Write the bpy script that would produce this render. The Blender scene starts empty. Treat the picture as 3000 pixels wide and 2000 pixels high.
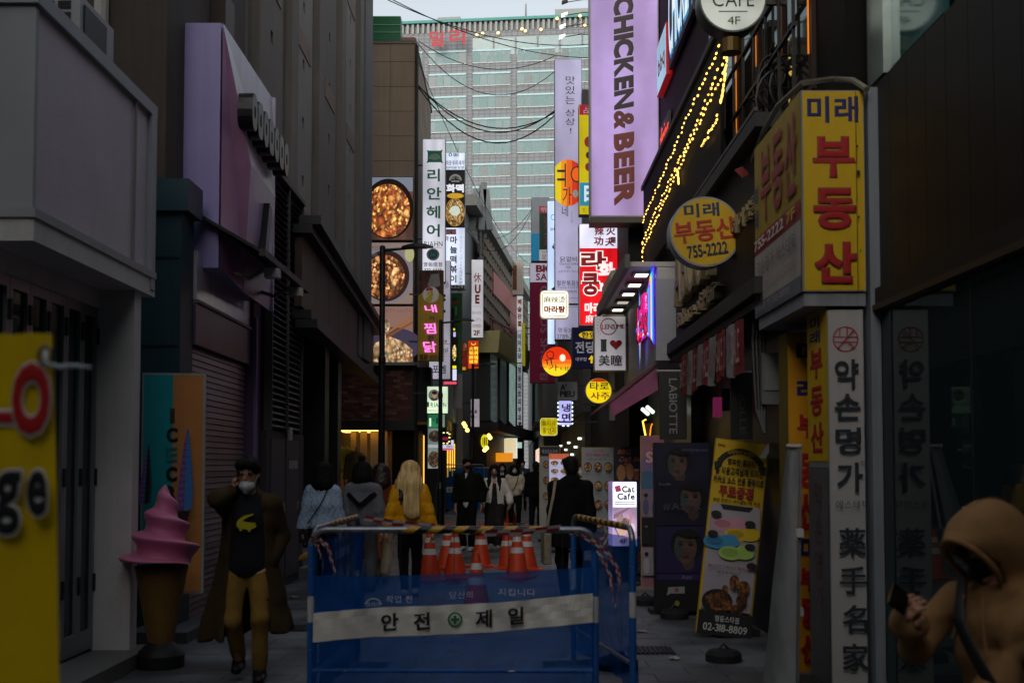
import bpy, math, random
import numpy as np
from mathutils import Vector, Matrix, Euler
random.seed(11); np.random.seed(11)
S = bpy.context.scene; COL = S.collection
R = math.radians
# ---------------------------------------------------------------- camera
F = 3333.33; PITCH = R(2.6); CAMH = 1.62; SHIFT = 209.0
cam = bpy.data.cameras.new('camera'); camo = bpy.data.objects.new('camera', cam); COL.objects.link(camo)
cam.lens = 40; cam.sensor_width = 36; cam.shift_y = SHIFT / 3000
cam.clip_start = .05; cam.clip_end = 2000
camo.location = (0, 0, CAMH); camo.rotation_euler = (math.pi / 2 + PITCH, 0, 0)
cam.dof.use_dof = True; cam.dof.focus_distance = 21; cam.dof.aperture_fstop = 2.8
S.camera = camo
# ---------------------------------------------------------------- sky, sun, exposure
SUN_EL, SUN_AZ = R(24), R(200)
W = bpy.data.worlds.new('World'); S.world = W; W.use_nodes = True
wn = W.node_tree.nodes; wl = W.node_tree.links; wn.clear()
sky = wn.new('ShaderNodeTexSky'); sky.sky_type = 'NISHITA'; sky.sun_disc = False
sky.sun_elevation = SUN_EL; sky.sun_rotation = SUN_AZ; sky.air_density = 1.6; sky.dust_density = 4.0; sky.ozone_density = 2.0
hs = wn.new('ShaderNodeHueSaturation'); hs.inputs['Saturation'].default_value = .38
bg = wn.new('ShaderNodeBackground'); bg.inputs['Strength'].default_value = .15
wo = wn.new('ShaderNodeOutputWorld')
wl.new(sky.outputs[0], hs.inputs['Color']); wl.new(hs.outputs[0], bg.inputs['Color']); wl.new(bg.outputs[0], wo.inputs[0])
sl = bpy.data.lights.new('sun', 'SUN'); sl.energy = .12; sl.angle = R(25); sl.color = (1, .95, .88)
so = bpy.data.objects.new('sun', sl); COL.objects.link(so)
so.rotation_euler = (math.pi / 2 - SUN_EL, 0, math.pi - SUN_AZ)
S.view_settings.view_transform = 'Standard'; S.view_settings.look = 'None'
S.view_settings.exposure = 0.5; S.view_settings.gamma = 1.0; S.view_settings.use_curve_mapping = False
S.cycles.max_bounces = 6; S.cycles.diffuse_bounces = 3; S.cycles.glossy_bounces = 3
S.cycles.transparent_max_bounces = 8; S.cycles.caustics_reflective = False; S.cycles.caustics_refractive = False
S.cycles.sample_clamp_indirect = 4.0; S.cycles.use_denoising = True

# ---------------------------------------------------------------- pixel -> place
def ray(u, v):
    a = (u - 1500) / F; b = (1000 + SHIFT - v) / F
    return Vector((a, math.cos(PITCH) - b * math.sin(PITCH), math.sin(PITCH) + b * math.cos(PITCH)))
def at(u, v, Y):
    d = ray(u, v); t = Y / d.y
    return Vector((d.x * t, Y, CAMH + d.z * t))
def onx(u, v, X):
    d = ray(u, v); t = X / d.x
    return Vector((X, d.y * t, CAMH + d.z * t))
def gnd(u, v):
    d = ray(u, v); t = -CAMH / d.z
    return Vector((d.x * t, d.y * t, 0))

# ---------------------------------------------------------------- materials
def lin(h):
    if isinstance(h, str):
        h = h.lstrip('#'); c = [int(h[i:i + 2], 16) / 255 for i in (0, 2, 4)]
        return tuple(x / 12.92 if x <= .04045 else ((x + .055) / 1.055) ** 2.4 for x in c)
    return tuple(h)
_M = {}
def M(col, rough=.65, emit=0., metal=0., var=.25, scale=3.0, bump=0., bscale=40., spec=.4, streak=0., alpha=1., grime=0.):
    """Principled with procedural colour variation, streaks and fine relief."""
    key = (str(col), rough, emit, metal, var, scale, bump, bscale, spec, streak, alpha, grime)
    if key in _M: return _M[key]
    c = lin(col)
    m = bpy.data.materials.new('mat'); m.use_nodes = True; _M[key] = m
    n = m.node_tree.nodes; l = m.node_tree.links; p = n['Principled BSDF']
    p.inputs['Roughness'].default_value = rough; p.inputs['Metallic'].default_value = metal
    p.inputs['Specular IOR Level'].default_value = spec
    tc = n.new('ShaderNodeTexCoord'); geo = n.new('ShaderNodeNewGeometry')
    ns = n.new('ShaderNodeTexNoise'); ns.inputs['Scale'].default_value = scale; ns.inputs['Detail'].default_value = 6; ns.inputs['Roughness'].default_value = .65
    l.new(geo.outputs['Position'], ns.inputs['Vector'])
    fac = ns.outputs['Fac']
    if streak:
        mp = n.new('ShaderNodeMapping'); mp.inputs['Scale'].default_value = (9, 9, .35)
        l.new(geo.outputs['Position'], mp.inputs['Vector'])
        n2 = n.new('ShaderNodeTexNoise'); n2.inputs['Scale'].default_value = 2.2; n2.inputs['Detail'].default_value = 5
        l.new(mp.outputs[0], n2.inputs['Vector'])
        mx0 = n.new('ShaderNodeMix'); mx0.inputs[0].default_value = streak
        l.new(ns.outputs['Fac'], mx0.inputs[2]); l.new(n2.outputs['Fac'], mx0.inputs[3]); fac = mx0.outputs[0]
    rp = n.new('ShaderNodeMapRange'); rp.inputs[1].default_value = .3; rp.inputs[2].default_value = .7
    rp.inputs[3].default_value = 1 - var; rp.inputs[4].default_value = 1 + var * .5
    l.new(fac, rp.inputs[0])
    mul = n.new('ShaderNodeMix'); mul.data_type = 'RGBA'; mul.blend_type = 'MULTIPLY'; mul.inputs[0].default_value = 1
    mul.inputs[6].default_value = (*c, 1); l.new(rp.outputs[0], mul.inputs[7])
    l.new(mul.outputs[2], p.inputs['Base Color'])
    if emit:
        l.new(mul.outputs[2], p.inputs['Emission Color']); p.inputs['Emission Strength'].default_value = emit * .72
        p.inputs['Specular IOR Level'].default_value = .1
    if bump:
        nb = n.new('ShaderNodeTexNoise'); nb.inputs['Scale'].default_value = bscale; nb.inputs['Detail'].default_value = 4
        l.new(geo.outputs['Position'], nb.inputs['Vector'])
        b = n.new('ShaderNodeBump'); b.inputs['Strength'].default_value = bump; b.inputs['Distance'].default_value = .02
        l.new(nb.outputs['Fac'], b.inputs['Height']); l.new(b.outputs[0], p.inputs['Normal'])
    if alpha < 1: p.inputs['Alpha'].default_value = alpha
    return m
def E(col, k=1., var=.0, scale=1.5, samp=True):
    """something that gives off light, shown at about this colour"""
    m = M(col, rough=.5, emit=k, var=var, scale=scale, spec=.1)
    return m
def EM(col, k=1.):
    m = M(col, rough=.5, emit=k, var=.02, spec=.1)
    try: m.cycles.emission_sampling = 'NONE'
    except Exception: pass
    return m
def P(col, **kw):
    kw.setdefault('var', .12); kw.setdefault('rough', .55); return M(col, **kw)
def lightbox(col, k=1., sx=6., sz=1.2, lo=.55):
    """back-lit plastic: lamps behind make soft brighter columns"""
    key = ('lb', col, k, sx, sz, lo)
    if key in _M: return _M[key]
    m = M(col, rough=.35, emit=k, var=.031 + .0001 * len(_M)); _M[key] = m
    n = m.node_tree.nodes; l = m.node_tree.links; p = n['Principled BSDF']
    tc = n.new('ShaderNodeTexCoord'); mp = n.new('ShaderNodeMapping'); mp.inputs['Scale'].default_value = (sx, 1, sz)
    l.new(tc.outputs['Object'], mp.inputs[0])
    ns = n.new('ShaderNodeTexNoise'); ns.inputs['Scale'].default_value = .8; ns.inputs['Detail'].default_value = 1
    l.new(mp.outputs[0], ns.inputs['Vector'])
    rp = n.new('ShaderNodeMapRange'); rp.interpolation_type = 'SMOOTHSTEP'
    rp.inputs[1].default_value = .32; rp.inputs[2].default_value = .72; rp.inputs[3].default_value = lo * k * .72; rp.inputs[4].default_value = 1.25 * k * .72
    l.new(ns.outputs['Fac'], rp.inputs[0]); l.new(rp.outputs[0], p.inputs['Emission Strength'])
    return m
def food(c1, c2, c3, sc=22., k=.0, seed=0):
    """a printed dish: uneven chunks of meat, sauce and vegetables at two sizes"""
    key = ('food', c1, c2, c3, sc, k, seed)
    if key in _M: return _M[key]
    m = bpy.data.materials.new('mat'); m.use_nodes = True; _M[key] = m
    n = m.node_tree.nodes; l = m.node_tree.links; p = n['Principled BSDF']; p.inputs['Roughness'].default_value = .4
    tc = n.new('ShaderNodeTexCoord'); mp = n.new('ShaderNodeMapping'); mp.inputs['Location'].default_value = (seed * 3.1, seed, seed * 1.7); mp.inputs['Rotation'].default_value = (0, .5 + seed, 0); mp.inputs['Scale'].default_value = (1, 1, .75)
    l.new(tc.outputs['Object'], mp.inputs[0])
    nz = n.new('ShaderNodeTexNoise'); nz.inputs['Scale'].default_value = sc * .45; nz.inputs['Detail'].default_value = 4; l.new(mp.outputs[0], nz.inputs['Vector'])
    ad = n.new('ShaderNodeVectorMath'); ad.operation = 'MULTIPLY_ADD'; ad.inputs[1].default_value = (1.1 / sc, 1.1 / sc, 1.1 / sc)
    l.new(nz.outputs['Color'], ad.inputs[0]); l.new(mp.outputs[0], ad.inputs[2]); last = None
    for i, (s_, lo_) in enumerate(((sc * .75, .12), (sc * 1.9, .25))):
        vo = n.new('ShaderNodeTexVoronoi'); vo.inputs['Scale'].default_value = s_; vo.inputs['Randomness'].default_value = 1; l.new(ad.outputs[0], vo.inputs['Vector'])
        sp = n.new('ShaderNodeSeparateColor'); l.new(vo.outputs['Color'], sp.inputs[0])
        cr = n.new('ShaderNodeValToRGB'); e = cr.color_ramp.elements
        e[0].position = 0; e[0].color = (*[x * .25 for x in lin(c1)], 1); e[1].position = 1; e[1].color = (*lin(c3), 1)
        a = cr.color_ramp.elements.new(.3); a.color = (*lin(c1), 1); b = cr.color_ramp.elements.new(.62); b.color = (*lin(c2), 1)
        l.new(sp.outputs[i], cr.inputs[0])
        rp = n.new('ShaderNodeMapRange'); rp.inputs[1].default_value = .05; rp.inputs[2].default_value = .75; rp.inputs[3].default_value = 1.3; rp.inputs[4].default_value = lo_
        l.new(vo.outputs['Distance'], rp.inputs[0])
        mu = n.new('ShaderNodeMix'); mu.data_type = 'RGBA'; mu.blend_type = 'MULTIPLY'; mu.inputs[0].default_value = 1
        l.new(cr.outputs[0], mu.inputs[6]); l.new(rp.outputs[0], mu.inputs[7])
        if last is None: last = mu
        else:
            mm = n.new('ShaderNodeMix'); mm.data_type = 'RGBA'; st_ = n.new('ShaderNodeMapRange'); st_.inputs[1].default_value = .42; st_.inputs[2].default_value = .56; l.new(nz.outputs['Fac'], st_.inputs[0]); l.new(st_.outputs[0], mm.inputs[0]); l.new(last.outputs[2], mm.inputs[6]); l.new(mu.outputs[2], mm.inputs[7]); last = mm
    l.new(last.outputs[2], p.inputs['Base Color'])
    if k: l.new(last.outputs[2], p.inputs['Emission Color']); p.inputs['Emission Strength'].default_value = k * .9
    return m
def pane(tint=(.25, .33, .33), trans=.35, rough=.03):
    key = ('pane', tint, trans, rough)
    if key in _M: return _M[key]
    m = bpy.data.materials.new('glass'); m.use_nodes = True; _M[key] = m
    n = m.node_tree.nodes; l = m.node_tree.links; n.clear()
    o = n.new('ShaderNodeOutputMaterial'); fr = n.new('ShaderNodeFresnel'); fr.inputs[0].default_value = 1.45
    tr = n.new('ShaderNodeBsdfTransparent'); tr.inputs[0].default_value = (*[t * trans for t in tint], 1)
    df = n.new('ShaderNodeBsdfDiffuse'); df.inputs[0].default_value = (*[t * .07 for t in tint], 1)
    ad = n.new('ShaderNodeAddShader'); gl = n.new('ShaderNodeBsdfGlossy'); gl.inputs['Roughness'].default_value = rough
    gl.inputs['Color'].default_value = (.62, .7, .7, 1)
    mx = n.new('ShaderNodeMixShader')
    l.new(tr.outputs[0], ad.inputs[0]); l.new(df.outputs[0], ad.inputs[1])
    l.new(fr.outputs[0], mx.inputs[0]); l.new(ad.outputs[0], mx.inputs[1]); l.new(gl.outputs[0], mx.inputs[2]); l.new(mx.outputs[0], o.inputs[0])
    return m

# ---------------------------------------------------------------- objects
ORG = {}
def thing(name, label, cat, loc=(0, 0, 0), rz=0, group=None):
    o = bpy.data.objects.new(name, None); COL.objects.link(o); o.empty_display_size = .1
    o.location = loc; o.rotation_euler = (0, 0, rz); ORG[o] = Vector(loc)
    return tag(o, label, cat, group)
def tag(o, label, cat=None, group=None, kind=None):
    if label: o['label'] = label
    if cat: o['category'] = cat
    if group: o['group'] = group
    if kind: o['kind'] = kind
    return o
def org(p):
    while p is not None:
        if p in ORG: return ORG[p]
        p = p.parent
    return Vector((0, 0, 0))
class MB:
    """collects geometry; build() links it as one mesh object (world coordinates unless local=True)"""
    def __init__(s): s.v = []; s.f = []
    def add(s, vs, fs):
        o = len(s.v); s.v += [tuple(v) for v in vs]; s.f += [tuple(i + o for i in f) for f in fs]; return s
    def box(s, x0, x1, y0, y1, z0, z1):
        return s.add([(x0, y0, z0), (x1, y0, z0), (x1, y1, z0), (x0, y1, z0), (x0, y0, z1), (x1, y0, z1), (x1, y1, z1), (x0, y1, z1)],
                     [(0, 3, 2, 1), (4, 5, 6, 7), (0, 1, 5, 4), (1, 2, 6, 5), (2, 3, 7, 6), (3, 0, 4, 7)])
    def quad(s, a, b, c, d): return s.add([a, b, c, d], [(0, 1, 2, 3)])
    def hexa(s, b, t):  # bottom 4 ccw, top 4
        return s.add(list(b) + list(t), [(0, 3, 2, 1), (4, 5, 6, 7), (0, 1, 5, 4), (1, 2, 6, 5), (2, 3, 7, 6), (3, 0, 4, 7)])
    def bar(s, a, b, w, h=None, up=(0, 0, 1)):
        a = Vector(a); b = Vector(b); h = h or w; d = (b - a).normalized(); u = Vector(up)
        if abs(d.dot(u)) > .98: u = Vector((0, 1, 0))
        x = d.cross(u).normalized(); y = x.cross(d).normalized(); x *= w / 2; y *= h / 2
        return s.hexa([a - x - y, a + x - y, a + x + y, a - x + y], [b - x - y, b + x - y, b + x + y, b - x + y])
    def tube(s, pts, r, n=8, cap=True):
        pts = [Vector(p) for p in pts]; rs = r if isinstance(r, (list, tuple)) else [r] * len(pts); o = len(s.v); prev = None
        for i, p in enumerate(pts):
            d = (pts[min(i + 1, len(pts) - 1)] - pts[max(i - 1, 0)]).normalized()
            if prev is None:
                u = Vector((0, 0, 1)) if abs(d.z) < .9 else Vector((0, 1, 0)); x = d.cross(u).normalized()
            else: x = (prev - d * prev.dot(d)).normalized()
            prev = x; y = d.cross(x)
            for k in range(n):
                a = 2 * math.pi * k / n; s.v.append(tuple(p + (x * math.cos(a) + y * math.sin(a)) * rs[i]))
        for i in range(len(pts) - 1):
            for k in range(n):
                s.f.append((o + i * n + k, o + i * n + (k + 1) % n, o + (i + 1) * n + (k + 1) % n, o + (i + 1) * n + k))
        if cap:
            s.f.append(tuple(o + k for k in range(n))[::-1]); q = o + (len(pts) - 1) * n; s.f.append(tuple(q + k for k in range(n)))
        return s
    def lathe(s, prof, c=(0, 0, 0), n=24, twist=None):
        o = len(s.v)
        for i, (r, z) in enumerate(prof):
            for k in range(n):
                a = 2 * math.pi * k / n; rr = r * (twist(a, i) if twist else 1)
                s.v.append((c[0] + rr * math.cos(a), c[1] + rr * math.sin(a), c[2] + z))
        for i in range(len(prof) - 1):
            for k in range(n): s.f.append((o + i * n + k, o + i * n + (k + 1) % n, o + (i + 1) * n + (k + 1) % n, o + (i + 1) * n + k))
        s.f.append(tuple(o + k for k in range(n))[::-1]); q = o + (len(prof) - 1) * n; s.f.append(tuple(q + k for k in range(n)))
        return s
    def prism(s, poly, y0, y1):  # poly in x,z
        n = len(poly)
        return s.add([(x, y0, z) for x, z in poly] + [(x, y1, z) for x, z in poly],
                     [tuple(range(n)), tuple(range(2 * n - 1, n - 1, -1))] + [((i + 1) % n, i, n + i, n + (i + 1) % n) for i in range(n)])
    def build(s, name, mat, parent=None, local=False, smooth=False, kind=None):
        me = bpy.data.meshes.new(name); g = Vector((0, 0, 0)) if local else org(parent)
        me.from_pydata([(a - g.x, b - g.y, c - g.z) for a, b, c in s.v], [], s.f)
        if isinstance(mat, (list, tuple)):
            for m in mat: me.materials.append(m)
        else: me.materials.append(mat)
        if smooth: me.shade_smooth()
        o = bpy.data.objects.new(name, me); COL.objects.link(o); o.parent = parent
        if kind: o['kind'] = kind
        return o
def bx(name, mat, parent, x0, x1, y0, y1, z0, z1):
    return MB().box(min(x0, x1), max(x0, x1), min(y0, y1), max(y0, y1), min(z0, z1), max(z0, z1)).build(name, mat, parent)
_UB = {}
def unitbox(mat):
    if mat not in _UB:
        b = MB().box(-.5, .5, -.5, .5, -.5, .5); me = bpy.data.meshes.new('piece'); me.from_pydata(b.v, [], b.f); me.materials.append(mat); _UB[mat] = me
    return _UB[mat]
def piece(name, mat, parent, c, d, rot=(0, 0, 0)):
    o = bpy.data.objects.new(name, unitbox(mat)); COL.objects.link(o); o.parent = parent
    o.location = Vector(c) - org(parent); o.scale = d; o.rotation_euler = rot; return o
def copy_tree(o, parent=None):
    c = o.copy(); COL.objects.link(c); c.parent = parent
    for ch in list(o.children): copy_tree(ch, c)
    return c

# ---------------------------------------------------------------- lettering
_T = {}
_tc = bpy.data.curves.new('lettering', 'FONT'); _to = bpy.data.objects.new('lettering', _tc); _ts = bpy.data.scenes.new('type'); _ts.collection.objects.link(_to)
_CH = "".join(chr(i) for i in range(33, 127)) + "あしてみもんカガキクダットニネビポユルンㅅㅠ休功占名大夫家年店手按排摩日明板洞火炒烫瑞瞳糕美草蒜薬足辣部铁锅饭馆鸡麻가각갈개객검고과관광국금기께끼내냉네뉴는늘능니님다달닭담당대덕덤동두드디떡라래랜레렌로롱료리마만맛맞매메면명무문물미밀발밥방배백복볶부북불블비사산살상새석세소손수순스슬시신아안약양어언업에엠영오완용우운을음의이일있작장전점정제종주중즈즉증지찜착창철출치카칼코쿵킨킵타탕테통트티틱파판포풍플피핑한합해행헤호홀홈화황"
_SETS = {}
def charset():
    """every character used, set once (one per line) and split into single glyphs: points (x, y, 1) and faces"""
    if _SETS: return _SETS
    _tc.body = "\n".join(_CH); _tc.resolution_u = 3; _tc.space_line = 3; _tc.fill_mode = 'FRONT'
    vl = _ts.view_layers[0]; vl.update(); me = bpy.data.meshes.new_from_object(_to.evaluated_get(vl.depsgraph))
    n = len(me.vertices); co = np.zeros(n * 3); me.vertices.foreach_get('co', co); co = co.reshape(-1, 3)
    row = np.round(-(co[:, 1] - .35) / 3).astype(int); rows = {}
    for p in me.polygons: f = tuple(p.vertices); rows.setdefault(row[f[0]], []).append(f)
    bpy.data.meshes.remove(me)
    for r_, fs in rows.items():
        if r_ < 0 or r_ >= len(_CH): continue
        used = sorted({i for f in fs for i in f}); ix = {u: k for k, u in enumerate(used)}; c = co[used].copy(); c[:, 1] += 3 * r_; c[:, 2] = 1
        _SETS[_CH[r_]] = (c, [tuple(ix[i] for i in f) for f in fs])
    return _SETS
_BG = {}
def boldglyph(ch, b):
    """the glyph with its outline swollen by b (a sloping rim round the strokes)"""
    if b <= 0: return charset()[ch]
    if (ch, b) in _BG: return _BG[ch, b]
    c, fs = charset()[ch]; E_ = {}
    for f in fs:
        A = sum(c[f[i - 1], 0] * c[f[i], 1] - c[f[i], 0] * c[f[i - 1], 1] for i in range(len(f)))
        g = f if A > 0 else f[::-1]
        for i in range(len(g)): E_[(g[i - 1], g[i])] = 1
    B = [e for e in E_ if (e[1], e[0]) not in E_]; nrm = np.zeros((len(c), 2)); nn = {}
    for i, j in B:
        d = c[j, :2] - c[i, :2]; L = math.hypot(*d)
        if L < 1e-7: continue
        nv = np.array((d[1], -d[0])) / L; nrm[i] += nv; nrm[j] += nv; nn.setdefault(i, []).append(nv); nn.setdefault(j, []).append(nv)
    V = [tuple(p) for p in c]; F2 = list(fs); off = {}
    for i, l_ in nn.items():
        m_ = nrm[i]; L = math.hypot(*m_)
        if L < 1e-6: m_ = l_[0]; L = 1
        m_ = m_ / L; k = min(1.6, 1 / max(.45, float(m_ @ l_[0]))); off[i] = len(V); V.append((c[i, 0] + m_[0] * b * k, c[i, 1] + m_[1] * b * k, 0.))
    for i, j in B:
        if i in off and j in off: F2.append((i, off[i], off[j], j))
    _BG[ch, b] = (np.array(V), F2); return _BG[ch, b]
def glyphs(s, bold=0., sp=1.):
    """points and faces of a line of type; bold swells the strokes"""
    b = round(max(0., bold), 3); key = (s, b, sp)
    if key in _T: return _T[key]
    base = charset(); V = []; FS = []; x = 0.; n = 0
    for ch in s:
        if ch == ' ' or ch not in base: x += .32 * sp; continue
        c0 = base[ch][0]; c, fs = boldglyph(ch, b); c = c.copy()
        if len(s) > 1 and ord(ch) < 12000: c[:, 0] += x - c0[:, 0].min() + .04; x += (c0[:, 0].max() - c0[:, 0].min() + .085) * sp
        else: c[:, 0] += x; x += .95 * sp if ord(ch) > 12000 else 0
        V.append(c); FS += [tuple(i + n for i in f) for f in fs]; n += len(c)
    _T[key] = (np.concatenate(V) if V else np.zeros((0, 3)), FS); return _T[key]

class Sign:
    """flat sign built at its own distance: photo pixels set its place and the layout on its face"""
    def __init__(s, name, label, cat, box, Y, th=.16, bgm=None, side=None, rz=0, group=None, metric=None, shape='box', tilt=0, back=True):
        if metric:                       # box given in metres on the face: x right, z up, placed at metric
            s.k = 1; s.uc = 0; s.vc = 0; c = Vector(metric); x0, x1, z0, z1 = box; u0, u1, v0, v1 = x0, x1, -z1, -z0
        else:
            u0, v0, u1, v1 = box; s.uc = (u0 + u1) / 2; s.vc = (v0 + v1) / 2; c = at(s.uc, s.vc, Y); s.k = Y / F
        s.root = thing(name, label, cat, c, rz, group); s.root.rotation_euler = (tilt, 0, rz); s.n = 0; s.box = (u0, v0, u1, v1)
        w, h = (u1 - u0) * s.k, (v1 - v0) * s.k; s.w = w; s.h = h
        X0, X1, Z1, Z0 = (u0 - s.uc) * s.k, (u1 - s.uc) * s.k, -(v0 - s.vc) * s.k, -(v1 - s.vc) * s.k
        side = side or P('#55585c', rough=.45)
        mb = MB()
        if shape == 'box': mb.box(X0, X1, 0, th, Z0, Z1)
        elif shape == 'round': mb.prism([(math.cos(a) * w / 2, math.sin(a) * h / 2) for a in np.linspace(0, 2 * math.pi, 48, endpoint=False)], 0, th)
        elif shape == 'rr':
            r = min(w, h) * .14; pts = []
            for cx, cz, a0 in ((X1 - r, Z1 - r, 0), (X0 + r, Z1 - r, 90), (X0 + r, Z0 + r, 180), (X1 - r, Z0 + r, 270)):
                pts += [(cx + r * math.cos(R(a0 + d)), cz + r * math.sin(R(a0 + d))) for d in range(0, 91, 15)]
            mb.prism(pts, 0, th); s.pts = pts
        s.housing = mb.build('housing', side, s.root, local=True)
        if bgm is not None:
            if shape == 'box':
                e = min(w, h) * .018; s._flat('face', [(X0 + e, Z0 + e), (X1 - e, Z0 + e), (X1 - e, Z1 - e), (X0 + e, Z1 - e)], [(0, 1, 2, 3)], bgm)
            elif shape == 'round': s.ell('face', s.uc, s.vc, (u1 - u0) * .475, (v1 - v0) * .475, bgm)
            else: s._flat('face', [(x * .95, z * .95) for x, z in s.pts], [tuple(range(len(s.pts)))], bgm)
    def _flat(s, name, pts, fs, mat, d=.0025, hs=None):
        s.n += 1; y = -s.n * d; me = bpy.data.meshes.new(name)
        me.from_pydata([(x, y, z) for x, z in pts] if hs is None else [(x, y + (1 - h) * .0018, z) for (x, z), h in zip(pts, hs)], [], fs); me.materials.append(mat)
        o = bpy.data.objects.new(name, me); COL.objects.link(o); o.parent = s.root; return o
    def c(s, u, v): return ((u - s.uc) * s.k, -(v - s.vc) * s.k)
    def rect(s, u0, v0, u1, v1, mat, name='panel'):
        return s._flat(name, [s.c(u0, v1), s.c(u1, v1), s.c(u1, v0), s.c(u0, v0)], [(0, 1, 2, 3)], mat)
    def poly(s, pts, mat, name='emblem'):
        return s._flat(name, [s.c(*p) for p in pts], [tuple(range(len(pts)))], mat)
    def ell(s, name, u, v, ru, rv, mat, n=40):
        return s._flat(name, [s.c(u + ru * math.cos(a), v - rv * math.sin(a)) for a in np.linspace(0, 2 * math.pi, n, endpoint=False)], [tuple(range(n))], mat)
    def ring(s, u, v, r0, r1, mat, n=40, a0=0, a1=360, name='ring'):
        A = np.radians(np.linspace(a0, a1, n)); pts = [s.c(u + r1 * math.cos(a), v - r1 * math.sin(a)) for a in A] + [s.c(u + r0 * math.cos(a), v - r0 * math.sin(a)) for a in A]
        return s._flat(name, pts, [(i, i + 1, n + i + 1, n + i) for i in range(n - 1)], mat)
    def text(s, t, u0, v0, u1, v1, mat, bold=.012, rot=0, shear=0, sp=1., outline=None, ow=.03, name='lettering', ang=0):
        """fit the line into the box; rot=-90 reads downwards"""
        for b, m in (([(bold + ow, outline)] if outline else []) + [(bold, mat)]):
            co, fs = glyphs(t, b, sp)
            if len(co) == 0: return
            base = glyphs(t, bold, sp)[0][:, :2]; lo = base.min(0); hi = base.max(0); q = (co[:, :2] - lo) / np.maximum(hi - lo, 1e-6)
            if shear: q = np.c_[q[:, 0] + shear * (q[:, 1] - .5), q[:, 1]]
            if rot == 0: uu = u0 + q[:, 0] * (u1 - u0); vv = v1 + q[:, 1] * (v0 - v1)
            else: vv = v0 + q[:, 0] * (v1 - v0); uu = u0 + q[:, 1] * (u1 - u0)
            if ang:
                mu, mv = (u0 + u1) / 2, (v0 + v1) / 2; ca, sa = math.cos(R(ang)), math.sin(R(ang)); du, dv = uu - mu, vv - mv
                uu = mu + du * ca + dv * sa; vv = mv - du * sa + dv * ca
            o = s._flat(name, [s.c(a, b2) for a, b2 in zip(uu, vv)], fs, m, hs=co[:, 2])
        return o
    def vtext(s, t, u0, v0, u1, v1, mat, bold=.012, fill=.9, name='lettering'):
        """characters stacked from top to bottom"""
        P2 = []; FS = []; HS = []; n = len(t); ch = (v1 - v0) / n
        for i, c in enumerate(t):
            if c == ' ': continue
            co, fs = glyphs(c, bold); cx = (co[:, 0].min() + co[:, 0].max()) / 2 if c.isascii() else .5
            o = len(P2); w = (u1 - u0); h = ch * fill; vm = v0 + ch * (i + .5)
            P2 += [s.c((u0 + u1) / 2 + (x - cx) * w, vm - (y - .38) * h) for x, y in co[:, :2]]; HS += list(co[:, 2]); FS += [tuple(j + o for j in f) for f in fs]
        return s._flat(name, P2, FS, mat, hs=HS)
    def bracket(s, u, v, X, r=.02, mat=None):
        """arm back to the wall at X"""
        p = s.c(u, v); x = X - s.root.location.x
        return MB().box(min(p[0], x), max(p[0], x), .05, .05 + 2 * r, p[1] - r, p[1] + r).build('bracket', mat or P('#26282a', rough=.5), s.root, local=True)
# ================================================================ the setting
def struct(o): o['kind'] = 'structure'; return o
struct(MB().quad((-400, -80, -.05), (400, -80, -.05), (400, 700, -.05), (-400, 700, -.05)).build('ground', P('#3c3e40', rough=.8, bump=.3)))
pave = struct(MB().quad((-3.6, -8, -.012), (3.0, -8, -.012), (3.0, 75, -.012), (-3.6, 75, -.012)).build('pavement', P('#3f4144', rough=.85)))
slabm = [M(c, rough=.52, var=.3, scale=2.2, bump=.35, bscale=60) for c in ('#66696d', '#606368', '#6c6f72', '#63666a')]
for m_ in slabm:      # worn stone: gum spots, damp patches, scuffs
    n_ = m_.node_tree.nodes; l_ = m_.node_tree.links; p_ = n_['Principled BSDF']; g_ = n_.new('ShaderNodeNewGeometry')
    v_ = n_.new('ShaderNodeTexVoronoi'); v_.inputs['Scale'].default_value = 4.5; l_.new(g_.outputs['Position'], v_.inputs['Vector'])
    r_ = n_.new('ShaderNodeMapRange'); r_.inputs[1].default_value = .05; r_.inputs[2].default_value = .1; r_.inputs[3].default_value = .45; r_.inputs[4].default_value = 1; l_.new(v_.outputs['Distance'], r_.inputs[0])
    w_ = n_.new('ShaderNodeTexNoise'); w_.inputs['Scale'].default_value = .9; w_.inputs['Detail'].default_value = 5; l_.new(g_.outputs['Position'], w_.inputs['Vector'])
    d_ = n_.new('ShaderNodeMapRange'); d_.inputs[1].default_value = .4; d_.inputs[2].default_value = .62; d_.inputs[3].default_value = .55; d_.inputs[4].default_value = 1.1; l_.new(w_.outputs['Fac'], d_.inputs[0])
    q_ = n_.new('ShaderNodeMath'); q_.operation = 'MULTIPLY'; l_.new(r_.outputs[0], q_.inputs[0]); l_.new(d_.outputs[0], q_.inputs[1])
    x_ = n_.new('ShaderNodeMix'); x_.data_type = 'RGBA'; x_.blend_type = 'MULTIPLY'; x_.inputs[0].default_value = 1; l_.new(p_.inputs['Base Color'].links[0].from_socket, x_.inputs[6]); l_.new(q_.outputs[0], x_.inputs[7]); l_.new(x_.outputs[2], p_.inputs['Base Color'])
    h_ = n_.new('ShaderNodeMapRange'); h_.inputs[1].default_value = .4; h_.inputs[2].default_value = .65; h_.inputs[3].default_value = .3; h_.inputs[4].default_value = .7; l_.new(w_.outputs['Fac'], h_.inputs[0]); l_.new(h_.outputs[0], p_.inputs['Roughness'])
n = 0; far = MB()
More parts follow.
